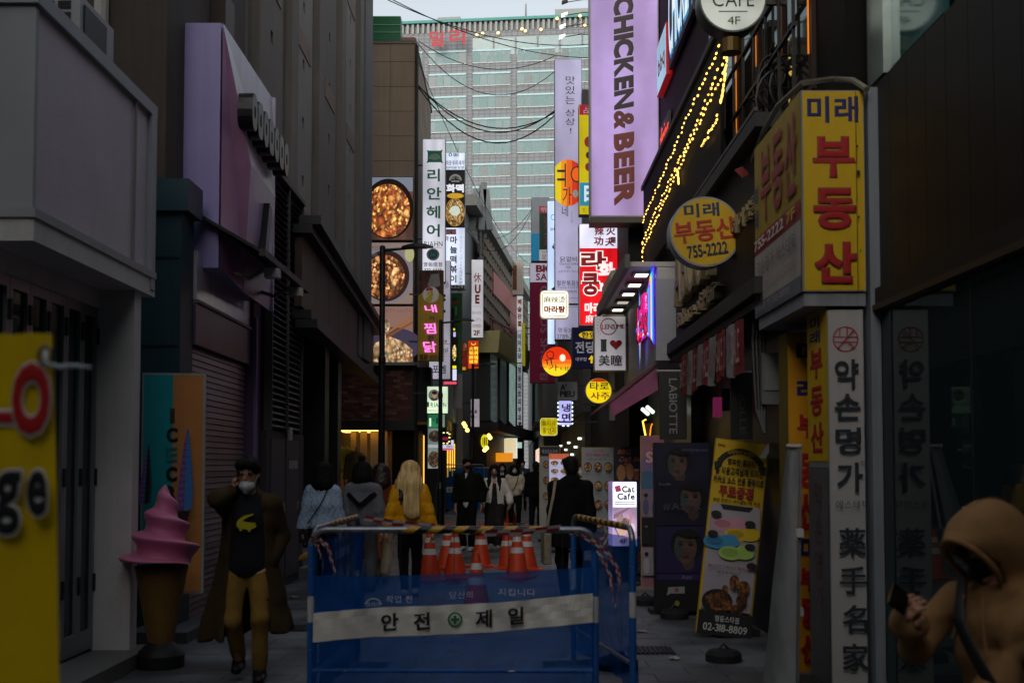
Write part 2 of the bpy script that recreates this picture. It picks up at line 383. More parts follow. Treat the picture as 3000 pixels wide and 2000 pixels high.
for j in range(220):
    y = 7.4 + j * .302
    for i in range(11):
        x = -3.3 + i * .55 + (.275 if j % 2 else 0)
        if x > 2.5: continue
        if n < 300 and y > 7.5:
            piece('paving_slab', slabm[random.randrange(4)], pave, (x + .275, y + .15, -.02 + random.uniform(-.0015, .0015)), (.545, .297, .04), (random.uniform(-.003, .003), random.uniform(-.002, .002), 0)); n += 1
        else: far.box(x + .003, x + .547, y + .003, y + .299, -.03, random.uniform(-.0015, .0015))
for j in range(50):
    for i in range(11): far.box(-3.3 + i * .55, -2.76 + i * .55, -7.7 + j * .302, -7.7 + j * .302 + .29, -.03, 0)
far.build('paving_slabs', slabm[0], pave, kind='stuff')

# ---------------------------------------------------------------- left: white building with folding doors
wb = thing('white_building', 'low white rendered shop building with folding glass doors beside the yellow banner', 'building', (-3.1, 7.28, 0))
wm = M('#d4d0cd', rough=.75, var=.18, scale=1.6, streak=.3, bump=.2); wm2 = M('#a6a8ab', rough=.6, var=.1, streak=.15)
pinkw = M('#d3c8d0', rough=.8, var=.14, scale=1.1, streak=.15, bump=.12)
bx('upper_wall', pinkw, wb, -9, -3.1, 7.28, 9.66, 3.26, 4.6)
bx('corner_panel', wm2, wb, -9, -3.085, 7.25, 7.3, 3.24, 4.6)
MB().box(-9, -3.06, 7.22, 9.7, 4.6, 4.7).build('coping', wm2, wb)
bx('edge_fin', wm2, wb, -3.3, -3.05, 9.56, 9.66, 3.1, 4.598)
bx('cornice', wm, wb, -9, -3.06, 7.22, 9.69, 3.05, 3.2); bx('cornice_lip', wm2, wb, -9, -3.045, 7.2, 9.68, 3.2, 3.26)
bx('pillar', wm, wb, -3.42, -3.1, 9.3, 9.46, .12, 3.05)
bx('door_head', wm, wb, -9, -3.38, 7.3, 9.3, 2.9, 3.05)
bx('lower_wall', wm, wb, -9, -3.55, 7.3, 7.42, .12, 2.9)
bx('threshold', P('#6b6a68', bump=.2), wb, -3.75, -2.98, 7.1, 9.6, -.01, .12)
bx('end_wall', wm, wb, -9, -3.42, 9.46, 9.64, 0, 3.05); bx('back_wall', P('#39342f'), wb, -9, -8.8, 7.4, 9.8, 0, 3)
dfm = P('#8d8f92', rough=.4, metal=.3); gl = pane((.3, .42, .42), .5)
for i in range(6):
    y0 = 7.34 + i * .327; d = MB(); x = -3.43
    for a, b, c, e in ((y0, y0 + .045, .14, 2.9), (y0 + .275, y0 + .32, .14, 2.9)): d.box(x - .03, x + .03, a, b, c, e)
    d.box(x - .03, x + .03, y0 + .045, y0 + .275, .14, .3); d.box(x - .03, x + .03, y0 + .045, y0 + .275, 2.82, 2.9)
    lf = d.build('door_leaf', dfm, wb)
    bx('pane', gl, lf, x - .005, x + .005, y0 + .045, y0 + .275, .3, 2.82)
    for z in (.6, 1.45, 2.6): bx('hinge', P('#15171a'), lf, x + .03, x + .045, y0 + .3, y0 + .335, z, z + .14)
ac = thing('air_conditioner', 'dusty white outdoor air conditioner unit on the white building roof', 'air conditioner', (-3.5, 9.0, 4.72))
acm = P('#9a9c9d', streak=.5)
bx('casing', acm, ac, -3.72, -3.38, 8.75, 9.5, 4.72, 5.3)
bx('fan_guard', P('#121315'), ac, -3.378, -3.365, 8.82, 9.3, 4.78, 5.24)
for a in range(2):
    for b in range(3): bx('vent', P('#0e0f10'), ac, -3.68 + a * .13, -3.58 + a * .13, 8.74, 8.752, 5.0 + b * .09, 5.06 + b * .09)
MB().tube([(-3.08, 9.2, 4.6), (-3.085, 9.2, 3.27)], .012, 6).build('conduit', P('#8f8b8a'), wb)
# ---------------------------------------------------------------- left: brown building with shutter shop
sb = thing('shutter_shop_building', 'dark brown building with teal pier, closed shutter and black awning', 'building', (-3.3, 10.9, 0))
brn = M('#4a423a', rough=.85, var=.3, scale=1.1, streak=.6, bump=.3)
bx('wall', brn, sb, -9, -3.36, 10.9, 14.1, 2.8, 16); bx('base_wall', brn, sb, -12, -3.45, 11.0, 14.1, 0, 2.8)
bx('roof_beam', P('#3a2a22'), sb, -8, -3.2, 12.5, 12.9, 6.4, 6.9)
teal = M('#173a44', rough=.5, var=.25, streak=.5)
bx('pier', teal, sb, -3.66, -3.18, 10.86, 11.28, 0, 4.05); bx('pier_cap', teal, sb, -3.7, -3.1, 10.8, 11.3, 4.05, 4.36)
for z in (1.9, 2.75, 3.6): bx('pier_joint', P('#0a1a20'), sb, -3.64, -3.2, 10.852, 10.862, z, z + .02)
MB().tube([(-3.55, 10.7, 4.1), (-3.5, 10.72, 4.2), (-3.45, 10.74, 4.1), (-3.45, 10.74, 4.0)], .012, 6).box(-3.5, -3.4, 10.68, 10.74, 3.86, 3.96).build('pier_lamp', P('#c9cac8'), sb)
MB().tube([(-3.98, 10.84, 4.7), (-3.98, 10.84, 9)], .07, 10).build('drain_pipe', P('#a9a49b', streak=.5), sb)
# awning
aw = MB(); nr = 22
def awp(i, t): return Vector((-3.17 + .66 * t, 11.35 + i / nr * 2.4, 4.12 - .38 * t))
for i in range(nr * 2):
    a, b = i / 2, (i + 1) / 2; d = .02 if i % 2 else 0
    p, q, r, s = awp(a, 0), awp(b, 0), awp(b, 1), awp(a, 1)
    for w in (p, q, r, s): w.z += d
    aw.hexa([p, q, r, s], [w + Vector((0, 0, .02)) for w in (p, q, r, s)])
awo = aw.build('awning', M('#16181b', rough=.6, var=.3), sb)
MB().bar((-2.5, 11.3, 3.74), (-2.5, 13.8, 3.74), .06, .07).build('front_bar', P('#2d2d30'), awo)
for y in (11.9, 13.2):
    MB().tube([(-3.15, y, 3.7), (-2.8, y + .15, 3.6), (-2.52, y, 3.72)], .025, 6).build('folding_arm', P('#8b8781'), awo)
    MB().box(-2.6, -2.45, y - .05, y + .08, 3.58, 3.68).build('spotlight', P('#b0aca5'), awo)
bx('sign_board', M('#b9b2be', rough=.18, var=.2, streak=.6), sb, -3.4, -3.15, 11.3, 13.62, 3.27, 3.76)
bx('board_trim', P('#77726f', metal=.6), sb, -3.4, -3.13, 11.3, 13.62, 3.235, 3.268)
bx('lower_board', M('#584d63', rough=.35, var=.2, streak=.5), sb, -3.4, -3.155, 11.3, 13.66, 2.82, 3.232)
shm = [M(c, rough=.38, metal=.35, var=.25, streak=.4) for c in ('#86787c', '#7d7076', '#8d8083')]
for i in range(43):
    z = .1 + i * .063
    piece('shutter_slat', shm[i % 3], sb, (-3.235 + random.uniform(-.002, .002), 12.5, z + .03), (.03, 2.34, .056), (0, R(-12), 0))
bx('shutter_backing', P('#2b282a'), sb, -3.4, -3.262, 11.3, 13.7, 0, 2.82)
pur = M('#5d4a6e', rough=.4, var=.2, streak=.5); bx('jamb', pur, sb, -3.4, -3.12, 13.68, 14.06, 0, 3.6); bx('jamb_trim', P('#8d7ba0', rough=.3), sb, -3.12, -3.09, 13.72, 13.78, 0, 3.4)
bx('kerb_step', P('#4c4d50', bump=.3), sb, -3.5, -2.95, 10.4, 14.1, -.01, .1)
# purple faceted fascia
pf = thing('purple_fascia', 'tall faceted lilac fascia box with black raised letters above the awning', 'sign', (-3.2, 11.5, 3.6))
lil = M('#a297cc', rough=.35, var=.12, streak=.5); pnk = M('#b886aa', rough=.3, var=.15, streak=.3); wht = M('#c9c1d0', rough=.35, var=.22, streak=.8)
bx('end_panel', lil, pf, -3.55, -2.99, 11.5, 13.9, 3.62, 6.15)
A, B, C = (-2.97, 11.5, 6.15), (-2.97, 13.9, 6.15), (-2.92, 13.9, 4.91)
D = (-2.82, 12.15, 4.86); EE = (-2.97, 11.5, 3.62); FF = (-2.97, 13.9, 3.5); G = (-2.93, 12.35, 3.5)
MB().add([A, D, C, B], [(0, 1, 2, 3)]).build('upper_facet', wht, pf)
MB().add([A, EE, G, D], [(0, 1, 2, 3)]).build('near_facet', pnk, pf)
MB().add([D, G, FF, C], [(0, 1, 2, 3)]).build('lower_facet', M('#a98fb4', rough=.35, var=.2, streak=.7), pf)
bx('edge_trim', P('#cfc6d6'), pf, -2.97, -2.93, 13.88, 13.92, 3.5, 6.15)
blk = P('#0c0d0f', rough=.3)
for i in range(7):
    y = 11.98 + i * .285; s = .3; z0 = 5.37 - i * .008; nv = 20; mb = MB()
    o = [(math.cos(a), math.sin(a)) for a in np.linspace(0, 2 * math.pi, nv, endpoint=False)]
    sq = (lambda c, p: math.copysign(abs(c) ** p, c))
    pw = .55 if i % 2 else .85
    out = [(y + sq(c, pw) * .125, z0 + sq(d, pw) * .2) for c, d in o]; inn = [(y + sq(c, pw) * .035, z0 + sq(d, pw) * .07) for c, d in o]
    x0, x1 = -2.9, -2.74
    mb.add([(x1, a, b) for a, b in out] + [(x1, a, b) for a, b in inn] + [(x0, a, b) for a, b in out] + [(x0, a, b) for a, b in inn],
           [(k, (k + 1) % nv, nv + (k + 1) % nv, nv + k) for k in range(nv)] + [((k + 1) % nv, k, 2 * nv + k, 2 * nv + (k + 1) % nv) for k in range(nv)] +
           [(nv + k, nv + (k + 1) % nv, 3 * nv + (k + 1) % nv, 3 * nv + k) for k in range(nv)])
    mb.add([(x0 + .06, a, b) for a, b in inn], [tuple(range(nv))]); mb.build('raised_letter', blk, pf)
MB().bar((-2.86, 13.15, 4.62), (-2.86, 12.95, 4.05), .1, .16).build('black_bracket', blk, pf)
# ---------------------------------------------------------------- left: louvred plant room
lv = thing('louvre_screen', 'dark grey louvred plant room with metal service doors next to the purple shop', 'louvre', (-3.05, 14.1, 0))
lm = M('#55524f', rough=.6, var=.2, streak=.3)
bx('backing', P('#1a1918'), lv, -3.3, -3.08, 14.1, 16.2, 2.05, 5.32)
for i in range(39): piece('slat', lm, lv, (-3.03, 15.12, 2.12 + i * .082), (.07, 2.0, .012), (0, R(40), 0))
for y in (14.1, 15.12, 16.14): bx('mullion', lm, lv, -3.08, -2.98, y, y + .04, 2.05, 5.32)
bx('head', lm, lv, -3.3, -2.96, 14.08, 16.2, 5.32, 5.38); bx('base_panel', M('#3d3c40', rough=.6, var=.2), lv, -3.3, -3.04, 14.1, 16.6, 0, 2.05)
for y in (14.3, 15.25):
    dr = bx('service_door', M('#47464c', rough=.5, var=.2), lv, -3.04, -3.02, y, y + .85, .12, 1.95); bx('handle', P('#8a8a8a', metal=.8), dr, -3.02, -2.99, y + .72, y + .75, 1.0, 1.12)
bx('small_box', P('#a9aeb0'), lv, -3.02, -2.99, 15.3, 15.5, 1.95, 2.12)
sg = Sign('warning_notice', 'white lettered notice against posting bills on the metal service door', 'notice', (-.35, .35, -.12, .12), 0, th=.004, bgm=None, side=M('#47464c', rough=.5, var=.2), metric=(-3.014, 15.7, 1.62), rz=R(90))
sg.text('광고물 부착금지', -.3, -.06, .3, .06, P('#b9babb'), .02)
# ---------------------------------------------------------------- left: concrete tower with square holes
ct = thing('concrete_tower', 'tall grey brown concrete tower with vertical piers and small square holes', 'building', (-3.3, 14.2, 0))
cm = M('#77716a', rough=.9, var=.28, scale=.8, streak=.5, bump=.3, bscale=20); cm2 = M('#8a857e', rough=.9, var=.22, streak=.5, bump=.25)
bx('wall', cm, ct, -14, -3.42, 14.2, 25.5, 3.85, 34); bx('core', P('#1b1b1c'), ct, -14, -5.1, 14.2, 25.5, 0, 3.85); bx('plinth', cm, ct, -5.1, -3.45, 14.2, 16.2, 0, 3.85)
for k, (yc, w) in enumerate(((15.3, 1.5), (17.65, 1.5), (20.15, 1.5), (22.75, 1.4))):
    mb = MB(); h = .16; x0, x1 = -3.42, -3.28
    mb.box(x0, x1, yc - w / 2, yc - h / 2, 3.9, 34); mb.box(x0, x1, yc + h / 2, yc + w / 2, 3.9, 34)
    z = 3.9; zz = 4.6 + (k % 2) * .45
    while zz < 34: mb.box(x0, x1, yc - h / 2, yc + h / 2, z, zz); z = zz + .17; zz += .92
    mb.build('holed_pier', cm2 if k % 2 else cm, ct)
    bx('pier_rib', cm, ct, -3.42, -3.2, yc + w / 2 + .25, yc + w / 2 + .75, 3.9, 34)
    for q in range(9): bx('spandrel', M('#857469', rough=.9, var=.2), ct, -3.28, -3.265, yc - .5, yc + .55, 5.3 + q * 2.76, 5.62 + q * 2.76)
bx('end_pier', M('#6d6c6c', rough=.9, var=.2, streak=.4), ct, -3.5, -3.18, 24.4, 25.6, 3.9, 34)
# brown canopy
cn = thing('brown_canopy', 'long dark brown panelled canopy with black eaves and columns at the tower foot', 'canopy', (-2.95, 15.6, 0))
def cx(y): return -2.9 - .5 * (y - 15.6) / 12.3
dk = P('#17181a', rough=.5); pb = M('#4d3a2c', rough=.6, var=.25, streak=.4)
for i in range(8):
    y0 = 15.6 + i * 1.53; y1 = y0 + 1.505
    MB().hexa([(cx(y0) - .1, y0, 3.8), (cx(y0), y0, 3.8), (cx(y1), y1, 3.8), (cx(y1) - .1, y1, 3.8)], [(cx(y0) - .1, y0, 4.86), (cx(y0), y0, 4.86), (cx(y1), y1, 4.86), (cx(y1) - .1, y1, 4.86)]).build('panel', pb, cn)
for z, o in ((4.86, .1), (4.98, .22), (3.68, .1), (3.55, .18)):
    MB().bar((cx(15.5) + o - .1, 15.5, z), (cx(27.95) + o - .1, 27.95, z), .3, .12).build('eave', dk, cn)
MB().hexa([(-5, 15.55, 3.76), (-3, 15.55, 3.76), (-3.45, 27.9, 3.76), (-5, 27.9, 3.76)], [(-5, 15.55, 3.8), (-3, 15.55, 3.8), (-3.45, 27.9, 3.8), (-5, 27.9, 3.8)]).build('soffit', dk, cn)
for y, x in ((18.3, -3.18), (20.3, -3.28)): bx('column', P('#232326', rough=.4), cn, x - .2, x + .2, y - .2, y + .2, 0, 3.76)
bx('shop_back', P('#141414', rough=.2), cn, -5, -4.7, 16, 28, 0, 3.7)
bx('shop_glass', pane((.3, .3, .28), .6), cn, -4.2, -4.19, 16.6, 27, .4, 3.3)
for y, z0, z1 in ((22.8, 1.1, 3.0), (24.4, 1.0, 2.7), (25.6, 1.3, 2.9)):
    bx('warm_reflection', E('#ffb43c', 1.3), cn, -4.5, -4.45, y, y + .14, z0, z1)  # glowing strips stand in for warm reflections in the shop glass
sm = M('#6c6d6f', rough=.7, var=.2, bump=.3)
bx('lower_step', sm, cn, -4.7, -2.72, 16.3, 26, -.01, .15); bx('upper_step', sm, cn, -4.7, -3.02, 16.5, 26, .15, .31)
for x, z in ((-2.72, .15), (-3.02, .31)): bx('step_nosing', P('#c79a1c'), cn, x - .05, x + .004, 16.3, 17.6, z - .05, z + .004)
# ---------------------------------------------------------------- left: stone clad building with brick base
st = thing('stone_clad_building', 'tan stone clad building with brick base and warm lit clothes shop', 'building', (-2.6, 30, 0))
Y5 = 30.0
bx('wall', P('#5c5248', bump=.2), st, -9, -2.6, Y5 + .03, 36, 4.0, 12.9); bx('shop_roof', P('#2a211d'), st, -9, -2.6, Y5 + .05, 36, 2.78, 4.0)
tm = [M(c, rough=.8, var=.22, scale=.9, streak=.4, bump=.1) for c in ('#8d7a68', '#86745f', '#93806e')]
for r_ in range(9):
    for c_ in range(5):
        piece('stone_tile', tm[(r_ * 3 + c_ * 2) % 3], st, (-2.93 - c_ * .655, Y5 + .01, 7.35 + r_ * .67), (.645, .05, .66))
for c_ in range(7):
    for r_ in range(9): piece('side_tile', tm[(r_ + c_) % 3], st, (-2.59, Y5 + .4 + c_ * .8, 7.35 + r_ * .67), (.03, .79, .66))
bx('roof_screen', M('#0d6a3f', rough=.5, streak=.5, var=.2), st, -5.3, -2.98, Y5 - .05, Y5 + .4, 12.95, 13.6); bx('parapet', P('#6a6058'), st, -9, -2.55, Y5 - .04, 36, 12.86, 12.95)
for z in (13.15, 13.35): bx('screen_rail', P('#8fa393'), st, -5.3, -2.98, Y5 - .07, Y5 - .05, z, z + .02)
bm = [M(c, rough=.85, var=.3, scale=5, bump=.2) for c in ('#5c342d', '#4c2c28', '#6a4238', '#7a564a')]
for r_ in range(18):
    for c_ in range(11):
        x = -2.74 - c_ * .2 - (.1 if r_ % 2 else 0)
        if n and x < -4.85: continue
        piece('brick', bm[random.choice((0, 0, 1, 1, 2, 3))], st, (x, Y5 + .03 + random.uniform(-.004, .004), 2.82 + r_ * .078), (.19, .06, .066))
bx('mortar', P('#3b302c'), st, -4.95, -2.62, Y5 + .02, Y5 + .06, 2.78, 4.22)
MB().tube([(-2.54, Y5 - .05, .2), (-2.54, Y5 - .05, 12.8)], .045, 8).build('corner_pipe', P('#191a1c'), st)
bx('lintel', P('#1b1c1f', rough=.5), st, -4.9, -2.55, Y5 - .25, Y5 + .05, 2.52, 2.78); bx('ledge', P('#7b7671'), st, -4.6, -2.45, Y5 - .3, Y5 + .02, 4.22, 4.3)
crm = M('#b79c6c', rough=.5, var=.12)
def gz(u, v): return at(u, v, Y5)
for u0, u1, v0, v1 in ((1000, 1130, 1230, 1250), (1028, 1042, 1250, 1530), (1056, 1074, 1250, 1530), (1086, 1112, 1250, 1530), (1122, 1130, 1250, 1530), (1042, 1056, 1400, 1530), (1074, 1086, 1400, 1530)):
    a, b = gz(u0, v0), gz(u1, v1); bx('door_frame', crm, st, a.x, b.x, Y5 - .02, Y5 + .05, max(b.z, 0), a.z)
bx('door_glass', pane((.8, .75, .6), .9), st, -4.5, -3.33, Y5 + .0, Y5 + .01, .1, 2.5)
bx('shop_floor', P('#7a6040'), st, -5, -2.62, Y5 + .06, 33, 0, .05); bx('shop_wall', P('#a58a58'), st, -5, -2.62, 33, 33.05, 0, 2.6); bx('inner_wall', P('#9a8050'), st, -3.3, -3.25, Y5 + .05, 33, 0, 2.6)
for i in range(3): bx('ceiling_lamp', E('#ffc768', 9), st, -4.6 + i * .45, -4.35 + i * .45, Y5 + .8, Y5 + 1.4, 2.5, 2.52)
for u0, u1 in ((1131, 1136), (1215, 1222)):
    a = gz(u0, 1300); b = gz(u1, 1300); bx('window_post', crm, st, a.x, b.x, Y5 - .02, Y5 + .03, .1, 2.5)
for r_ in range(30):
    a = gz(1140, 1300).x; piece('reveal_brick', M('#b5773a', rough=.8, var=.2), st, (a + .03, Y5 + .05, .2 + r_ * .078), (.09, .06, .066))
bx('canopy_lamp', E('#ffbf5a', 5), st, -4.5, -3.36, Y5 - .2, Y5 - .12, 2.5, 2.515); bx('dark_window', pane((.2, .16, .13), .5, .05), st, -3.2, -2.62, Y5 + .06, Y5 + .07, .3, 2.5)
bx('window_back', P('#2a1c18'), st, -3.24, -2.62, Y5 + .5, Y5 + .52, 0, 2.6)
bx('side_lintel', P('#0e0e10'), st, -2.6, -2.15, Y5 + .1, Y5 + .8, 2.75, 4.2); bx('lit_lintel_edge', M('#8a6430', rough=.5), st, -2.6, -2.12, Y5 + .08, Y5 + .7, 2.68, 2.75)
bx('show_case', M('#80642e', rough=.4), st, -2.5, -2.38, Y5 + .4, Y5 + .8, .1, 2.45); bx('case_lamp', E('#ffb84f', 1.6), st, -2.37, -2.34, Y5 + .38, Y5 + .4, .3, 2.4)
# ---------------------------------------------------------------- left: pale blue building behind the signs
pbd = thing('pale_building', 'pale blue grey clad building behind the stacked hanging signs', 'building', (-2.3, 38, 0))
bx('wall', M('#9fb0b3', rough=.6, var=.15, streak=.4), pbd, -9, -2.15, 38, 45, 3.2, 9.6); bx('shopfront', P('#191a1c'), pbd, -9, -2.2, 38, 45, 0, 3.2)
for i in range(5): bx('window_band', pane((.3, .4, .4), .4), pbd, -2.148, -2.14, 38.4 + i * 1.3, 39.3 + i * 1.3, 5, 6.4)
for i in range(4): bx('shop_lamp', E('#ffb03a', 2.0), pbd, -2.19, -2.16, 38.5 + i * 1.5, 38.62 + i * 1.5, 1.2 + .2 * (i % 2), 2.4)
# ---------------------------------------------------------------- left: coral building across the bend
A7 = Vector((-1.76, 45, 0)); B7 = Vector((.73, 70, 0)); D7 = (B7 - A7).normalized(); N7 = Vector((D7.y, -D7.x, 0))
cb = thing('coral_building', 'coral panelled building with pitted concrete top where the street bends', 'building', A7, math.atan2(D7.y, D7.x)); ORG[cb] = Vector((0, 0, 0))
def f7(u, v):
    d = ray(u, v); o = Vector((0, 0, CAMH)); t = (A7 - o).dot(N7) / d.dot(N7); p = o + d * t; return (p - A7).dot(D7), p.z
def q7(name, pts, mat, out=.02, th=.25):
    L = [f7(*p) for p in pts]; return MB().prism(L, -out, th).build(name, mat, cb, local=True)
MB().box(0, 27, .2, 9, 0, 12.3).build('wall', P('#8e9090', streak=.4), cb, local=True)
MB().box(-.02, 27, -.35, .3, 11.95, 12.4).build('roof_edge', P('#8b8a84'), cb, local=True)
pit = MB(); pm_ = M('#8a837a', rough=.9, var=.2, streak=.5)
for i in range(22):
    for j in range(9):
        x, z = 3.2 + i * 1.0, 6.9 + j * .55; s = .24
        if z < 7.0 + (22 - i) * .03: continue
        pit.add([(x - .5, -.3, z - .27), (x + .5, -.3, z - .27), (x + .5, -.3, z + .27), (x - .5, -.3, z + .27), (x - .34, -.02, z - .17), (x + .34, -.02, z - .17), (x + .34, -.02, z + .17), (x - .34, -.02, z + .17)],
                [(0, 1, 5, 4), (1, 2, 6, 5), (2, 3, 7, 6), (3, 0, 4, 7), (4, 5, 6, 7)])
pit.build('pitted_cladding', pm_, cb, local=True, kind='stuff')
cor = M('#b5605c', rough=.6, var=.12, streak=.4)
q7('coral_band', [(1426, 860), (1426, 795), (1500, 880), (1500, 935)], cor, .32)
q7('coral_side', [(1478, 968), (1478, 905), (1500, 930), (1500, 984)], cor, .3)
q7('recess_panel', [(1415, 935), (1415, 865), (1476, 908), (1476, 968)], M('#8d8f95', rough=.5), .05)
for i in range(9): q7('baluster', [(1420 + i * 9, 968 + i * 5.5), (1420 + i * 9, 930 + i * 5.2), (1421.5 + i * 9, 931 + i * 5.2), (1421.5 + i * 9, 969 + i * 5.5)], P('#8a5a55'), .3, 0)
q7('handrail', [(1416, 930), (1416, 926), (1502, 974), (1502, 978)], P('#8a4a44'), .3, 0)
q7('yellow_fascia', [(1405, 1032), (1412, 968), (1514, 1030), (1508, 1082)], M('#b3a36a', rough=.6, var=.25, scale=2, streak=.5), .8)
wmn = pane((.5, .6, .6), .5)
for a, b, t0, t1, b0, b1 in ((1411, 1436, 1022, 1040, 1232, 1246), (1442, 1464, 1043, 1058, 1232, 1250), (1470, 1492, 1058, 1072, 1236, 1254)):
    w = q7('shop_window', [(a, b0), (a, t0), (b, t1), (b, b1)], P('#3c3f41'), .35)
    q7('pane', [(a + 2, b0 - 3), (a + 2, t0 + 4), (b - 2, t1 + 4), (b - 2, b1 - 3)], M('#5f6f6c' if a < 1465 else '#b7d8d0', rough=.15, emit=.12 if a < 1465 else .35, var=.35, scale=1.5), .37).parent = w
q7('lower_fascia', [(1390, 1262), (1390, 1236), (1510, 1262), (1510, 1290)], P('#202022'), 1.0)
q7('lower_front', [(1390, 1400), (1390, 1262), (1510, 1290), (1510, 1400)], P('#161617'), .5)
for a, b, v0, v1, c in ((1443, 1447, 1284, 1340, '#d9c9a0'), (1449, 1452, 1283, 1342, '#c9d8d0'), (1416, 1436, 1326, 1352, '#e08a1c'), (1454, 1468, 1295, 1312, '#a9c2b6')):
    q7('lit_front', [(a, v1), (a, v0), (b, v0), (b, v1)], E(c, .95), 1.05, -.55)
# ---------------------------------------------------------------- the tall hotel closing the street
ho = thing('hotel_tower', 'tall grey tiled hotel with teal window bands closing the street', 'building', (0, 165, .9), R(-6)); ORG[ho] = Vector((0, 0, 0))
def tiles(col):
    m = M(col, rough=.55, var=.101, streak=.5); n_ = m.node_tree.nodes; l_ = m.node_tree.links; p_ = n_['Principled BSDF']
    b = n_.new('ShaderNodeTexBrick'); b.offset = 0; b.inputs['Scale'].default_value = 1; b.inputs['Brick Width'].default_value = .82; b.inputs['Row Height'].default_value = .55
    b.inputs['Mortar Size'].default_value = .05; b.inputs['Color1'].default_value = (1, 1, 1, 1); b.inputs['Color2'].default_value = (.86, .85, .84, 1); b.inputs['Mortar'].default_value = (.45, .45, .46, 1)
    tc = n_.new('ShaderNodeTexCoord'); mp = n_.new('ShaderNodeMapping'); mp.inputs['Rotation'].default_value = (R(-90), 0, 0); l_.new(tc.outputs['Object'], mp.inputs[0]); l_.new(mp.outputs[0], b.inputs['Vector'])
    mx = n_.new('ShaderNodeMix'); mx.data_type = 'RGBA'; mx.blend_type = 'MULTIPLY'; mx.inputs[0].default_value = 1
    src = p_.inputs['Base Color'].links[0].from_socket; l_.new(src, mx.inputs[6]); l_.new(b.outputs[0], mx.inputs[7]); l_.new(mx.outputs[2], p_.inputs['Base Color']); return m
tw = tiles('#7d838b')
MB().box(-19, 24, 0, 16, 0, 64.6).build('tiled_wall', tw, ho, local=True)
MB().box(-19.3, 24.3, -.35, 16, 66.1, 66.5).build('roof_slab', P('#3f8f8a'), ho, local=True)
par = MB()
for i in range(56): par.box(-18.9 + i * .78, -18.55 + i * .78, -.1, .3, 64.6, 66.1)
par.build('parapet_post', P('#8f9294'), ho, local=True)
MB().box(-19, 24, .3, 1, 64.6, 66.1).build('parapet_back', P('#5f6668'), ho, local=True)
MB().tube([(1.5, 6, 66), (1.5, 6, 71)], [.25, .08], 6).build('antenna', P('#77787a'), ho, local=True)
wgl = [M('#416a72', rough=.25, var=.25), M('#567a80', rough=.35, var=.3), M('#294850', rough=.2, var=.2), M('#6a8a8e', rough=.5, var=.2)]
hd = M('#a6c6cc', rough=.3, emit=.1, var=.05); fm = P('#7f9494')  # hd: faint glow put into the window header colour
def hx(u): return (u - 1500) / F * 165
for r_ in range(12):
    zt = at(1500, 161 + r_ * 66.8, 165).z
    for u0 in (1116, 1249, 1382, 1515, 1648, 1781):
        x0 = hx(u0); x1 = hx(u0 + 114)
        w = MB().box(x0, x1, -.04, .3, zt - 2.02, zt).build('window', fm, ho, local=True)
        o = piece('window_header', hd, w, ((x0 + x1) / 2, -.1, zt - .13), (x1 - x0, .12, .26))
        npn = 5; pw_ = (x1 - x0) / npn
        for q in range(npn): piece('pane', wgl[random.choice((0, 1, 1, 1, 3, 3, 2))], w, (x0 + pw_ * (q + .5), -.06, zt - 1.15), (pw_ - .12, .06, 1.58))
        piece('sill_rail', P('#c9d2d2'), w, ((x0 + x1) / 2, -.08, zt - 1.98), (x1 - x0, .1, .1))
for i in range(7): MB().box(hx(1365 + (i - 1) * 133) , hx(1365 + (i - 1) * 133) + .75, -.12, .1, 0, 60.5).build('pilaster', tw, ho, local=True)
for i in range(6):
    x0 = hx(1382 + i * 66); MB().box(x0, x0 + 3.0, -.05, .2, 61.0, 63.6).build('top_window', M('#6a8a90', rough=.1, var=.25), ho, local=True)
for u, v in ((1397, 116), (1414, 113), (1460, 113), (1530, 104), (1586, 108), (1633, 78), (1700, 73), (1714, 100), (1540, 110)):
    c = at(u, v, 164.6); MB().lathe([(.02, -.22), (.2, -.1), (.24, .05), (.1, .2)], (c.x, -.35, c.z), 10).build('bulb', E('#ffd996', 2.0), ho, local=True)  # glowing beads stand in for chandelier reflections on the top floor glass
hsg = Sign('hotel_lettering', 'big red rooftop lettering on the grey hotel facade', 'lettering', (1190, 85, 1370, 140), 164.2, th=.05, bgm=None, side=P('#777270'), rz=R(-6))
hsg.housing.hide_render = False
bpy.data.objects.remove(hsg.housing)
hsg.text('밀', 1258, 90, 1301, 137, P('#b02030'), .02); hsg.text('리', 1317, 87, 1365, 134, P('#b02030'), .02); hsg.text('ㅅ', 1193, 99, 1213, 113, P('#b02030'), .02)
for x0, x1, z1, y0 in ((-12, -8.5, 69, 5), (-5, -2, 68.2, 4), (6, 11, 69.5, 5), (13, 14.5, 71, 4)): MB().box(x0, x1, y0, y0 + 4, 66.4, z1).build('roof_plant', P('#8b8f90'), ho, local=True)
# ---------------------------------------------------------------- right: glass building with dark metal band
gb = thing('glass_shop_building', 'dark metal clad shop building with tall glass front beside the hooded person', 'building', (2.6, 8.05, 0))
pm = M('#1a1715', rough=.5, metal=.3, var=.2, scale=.7)
for i in range(26): piece('metal_panel', pm, gb, (2.615, 7.9 - i * .336, 3.6), (.03, .328, 1.46))
bx('panel_backing', P('#0c0c0d'), gb, 2.64, 12, -.8, 8.04, 2.86, 4.33)
bx('upper_wall', M('#23292c', rough=.4, var=.2), gb, 2.75, 9, -6, 8.04, 4.35, 13)
for i in range(6): bx('upper_pane', M('#3c6a6a', rough=.06, var=.2, metal=.3), gb, 2.66, 2.7, 6.9 - i * 1.3, 8.02 - i * 1.3, 4.4, 8.5)
bx('upper_post', M('#9aa39f', rough=.25, metal=.7, var=.2), gb, 2.6, 2.8, 7.85, 8.2, 4.36, 10.5)
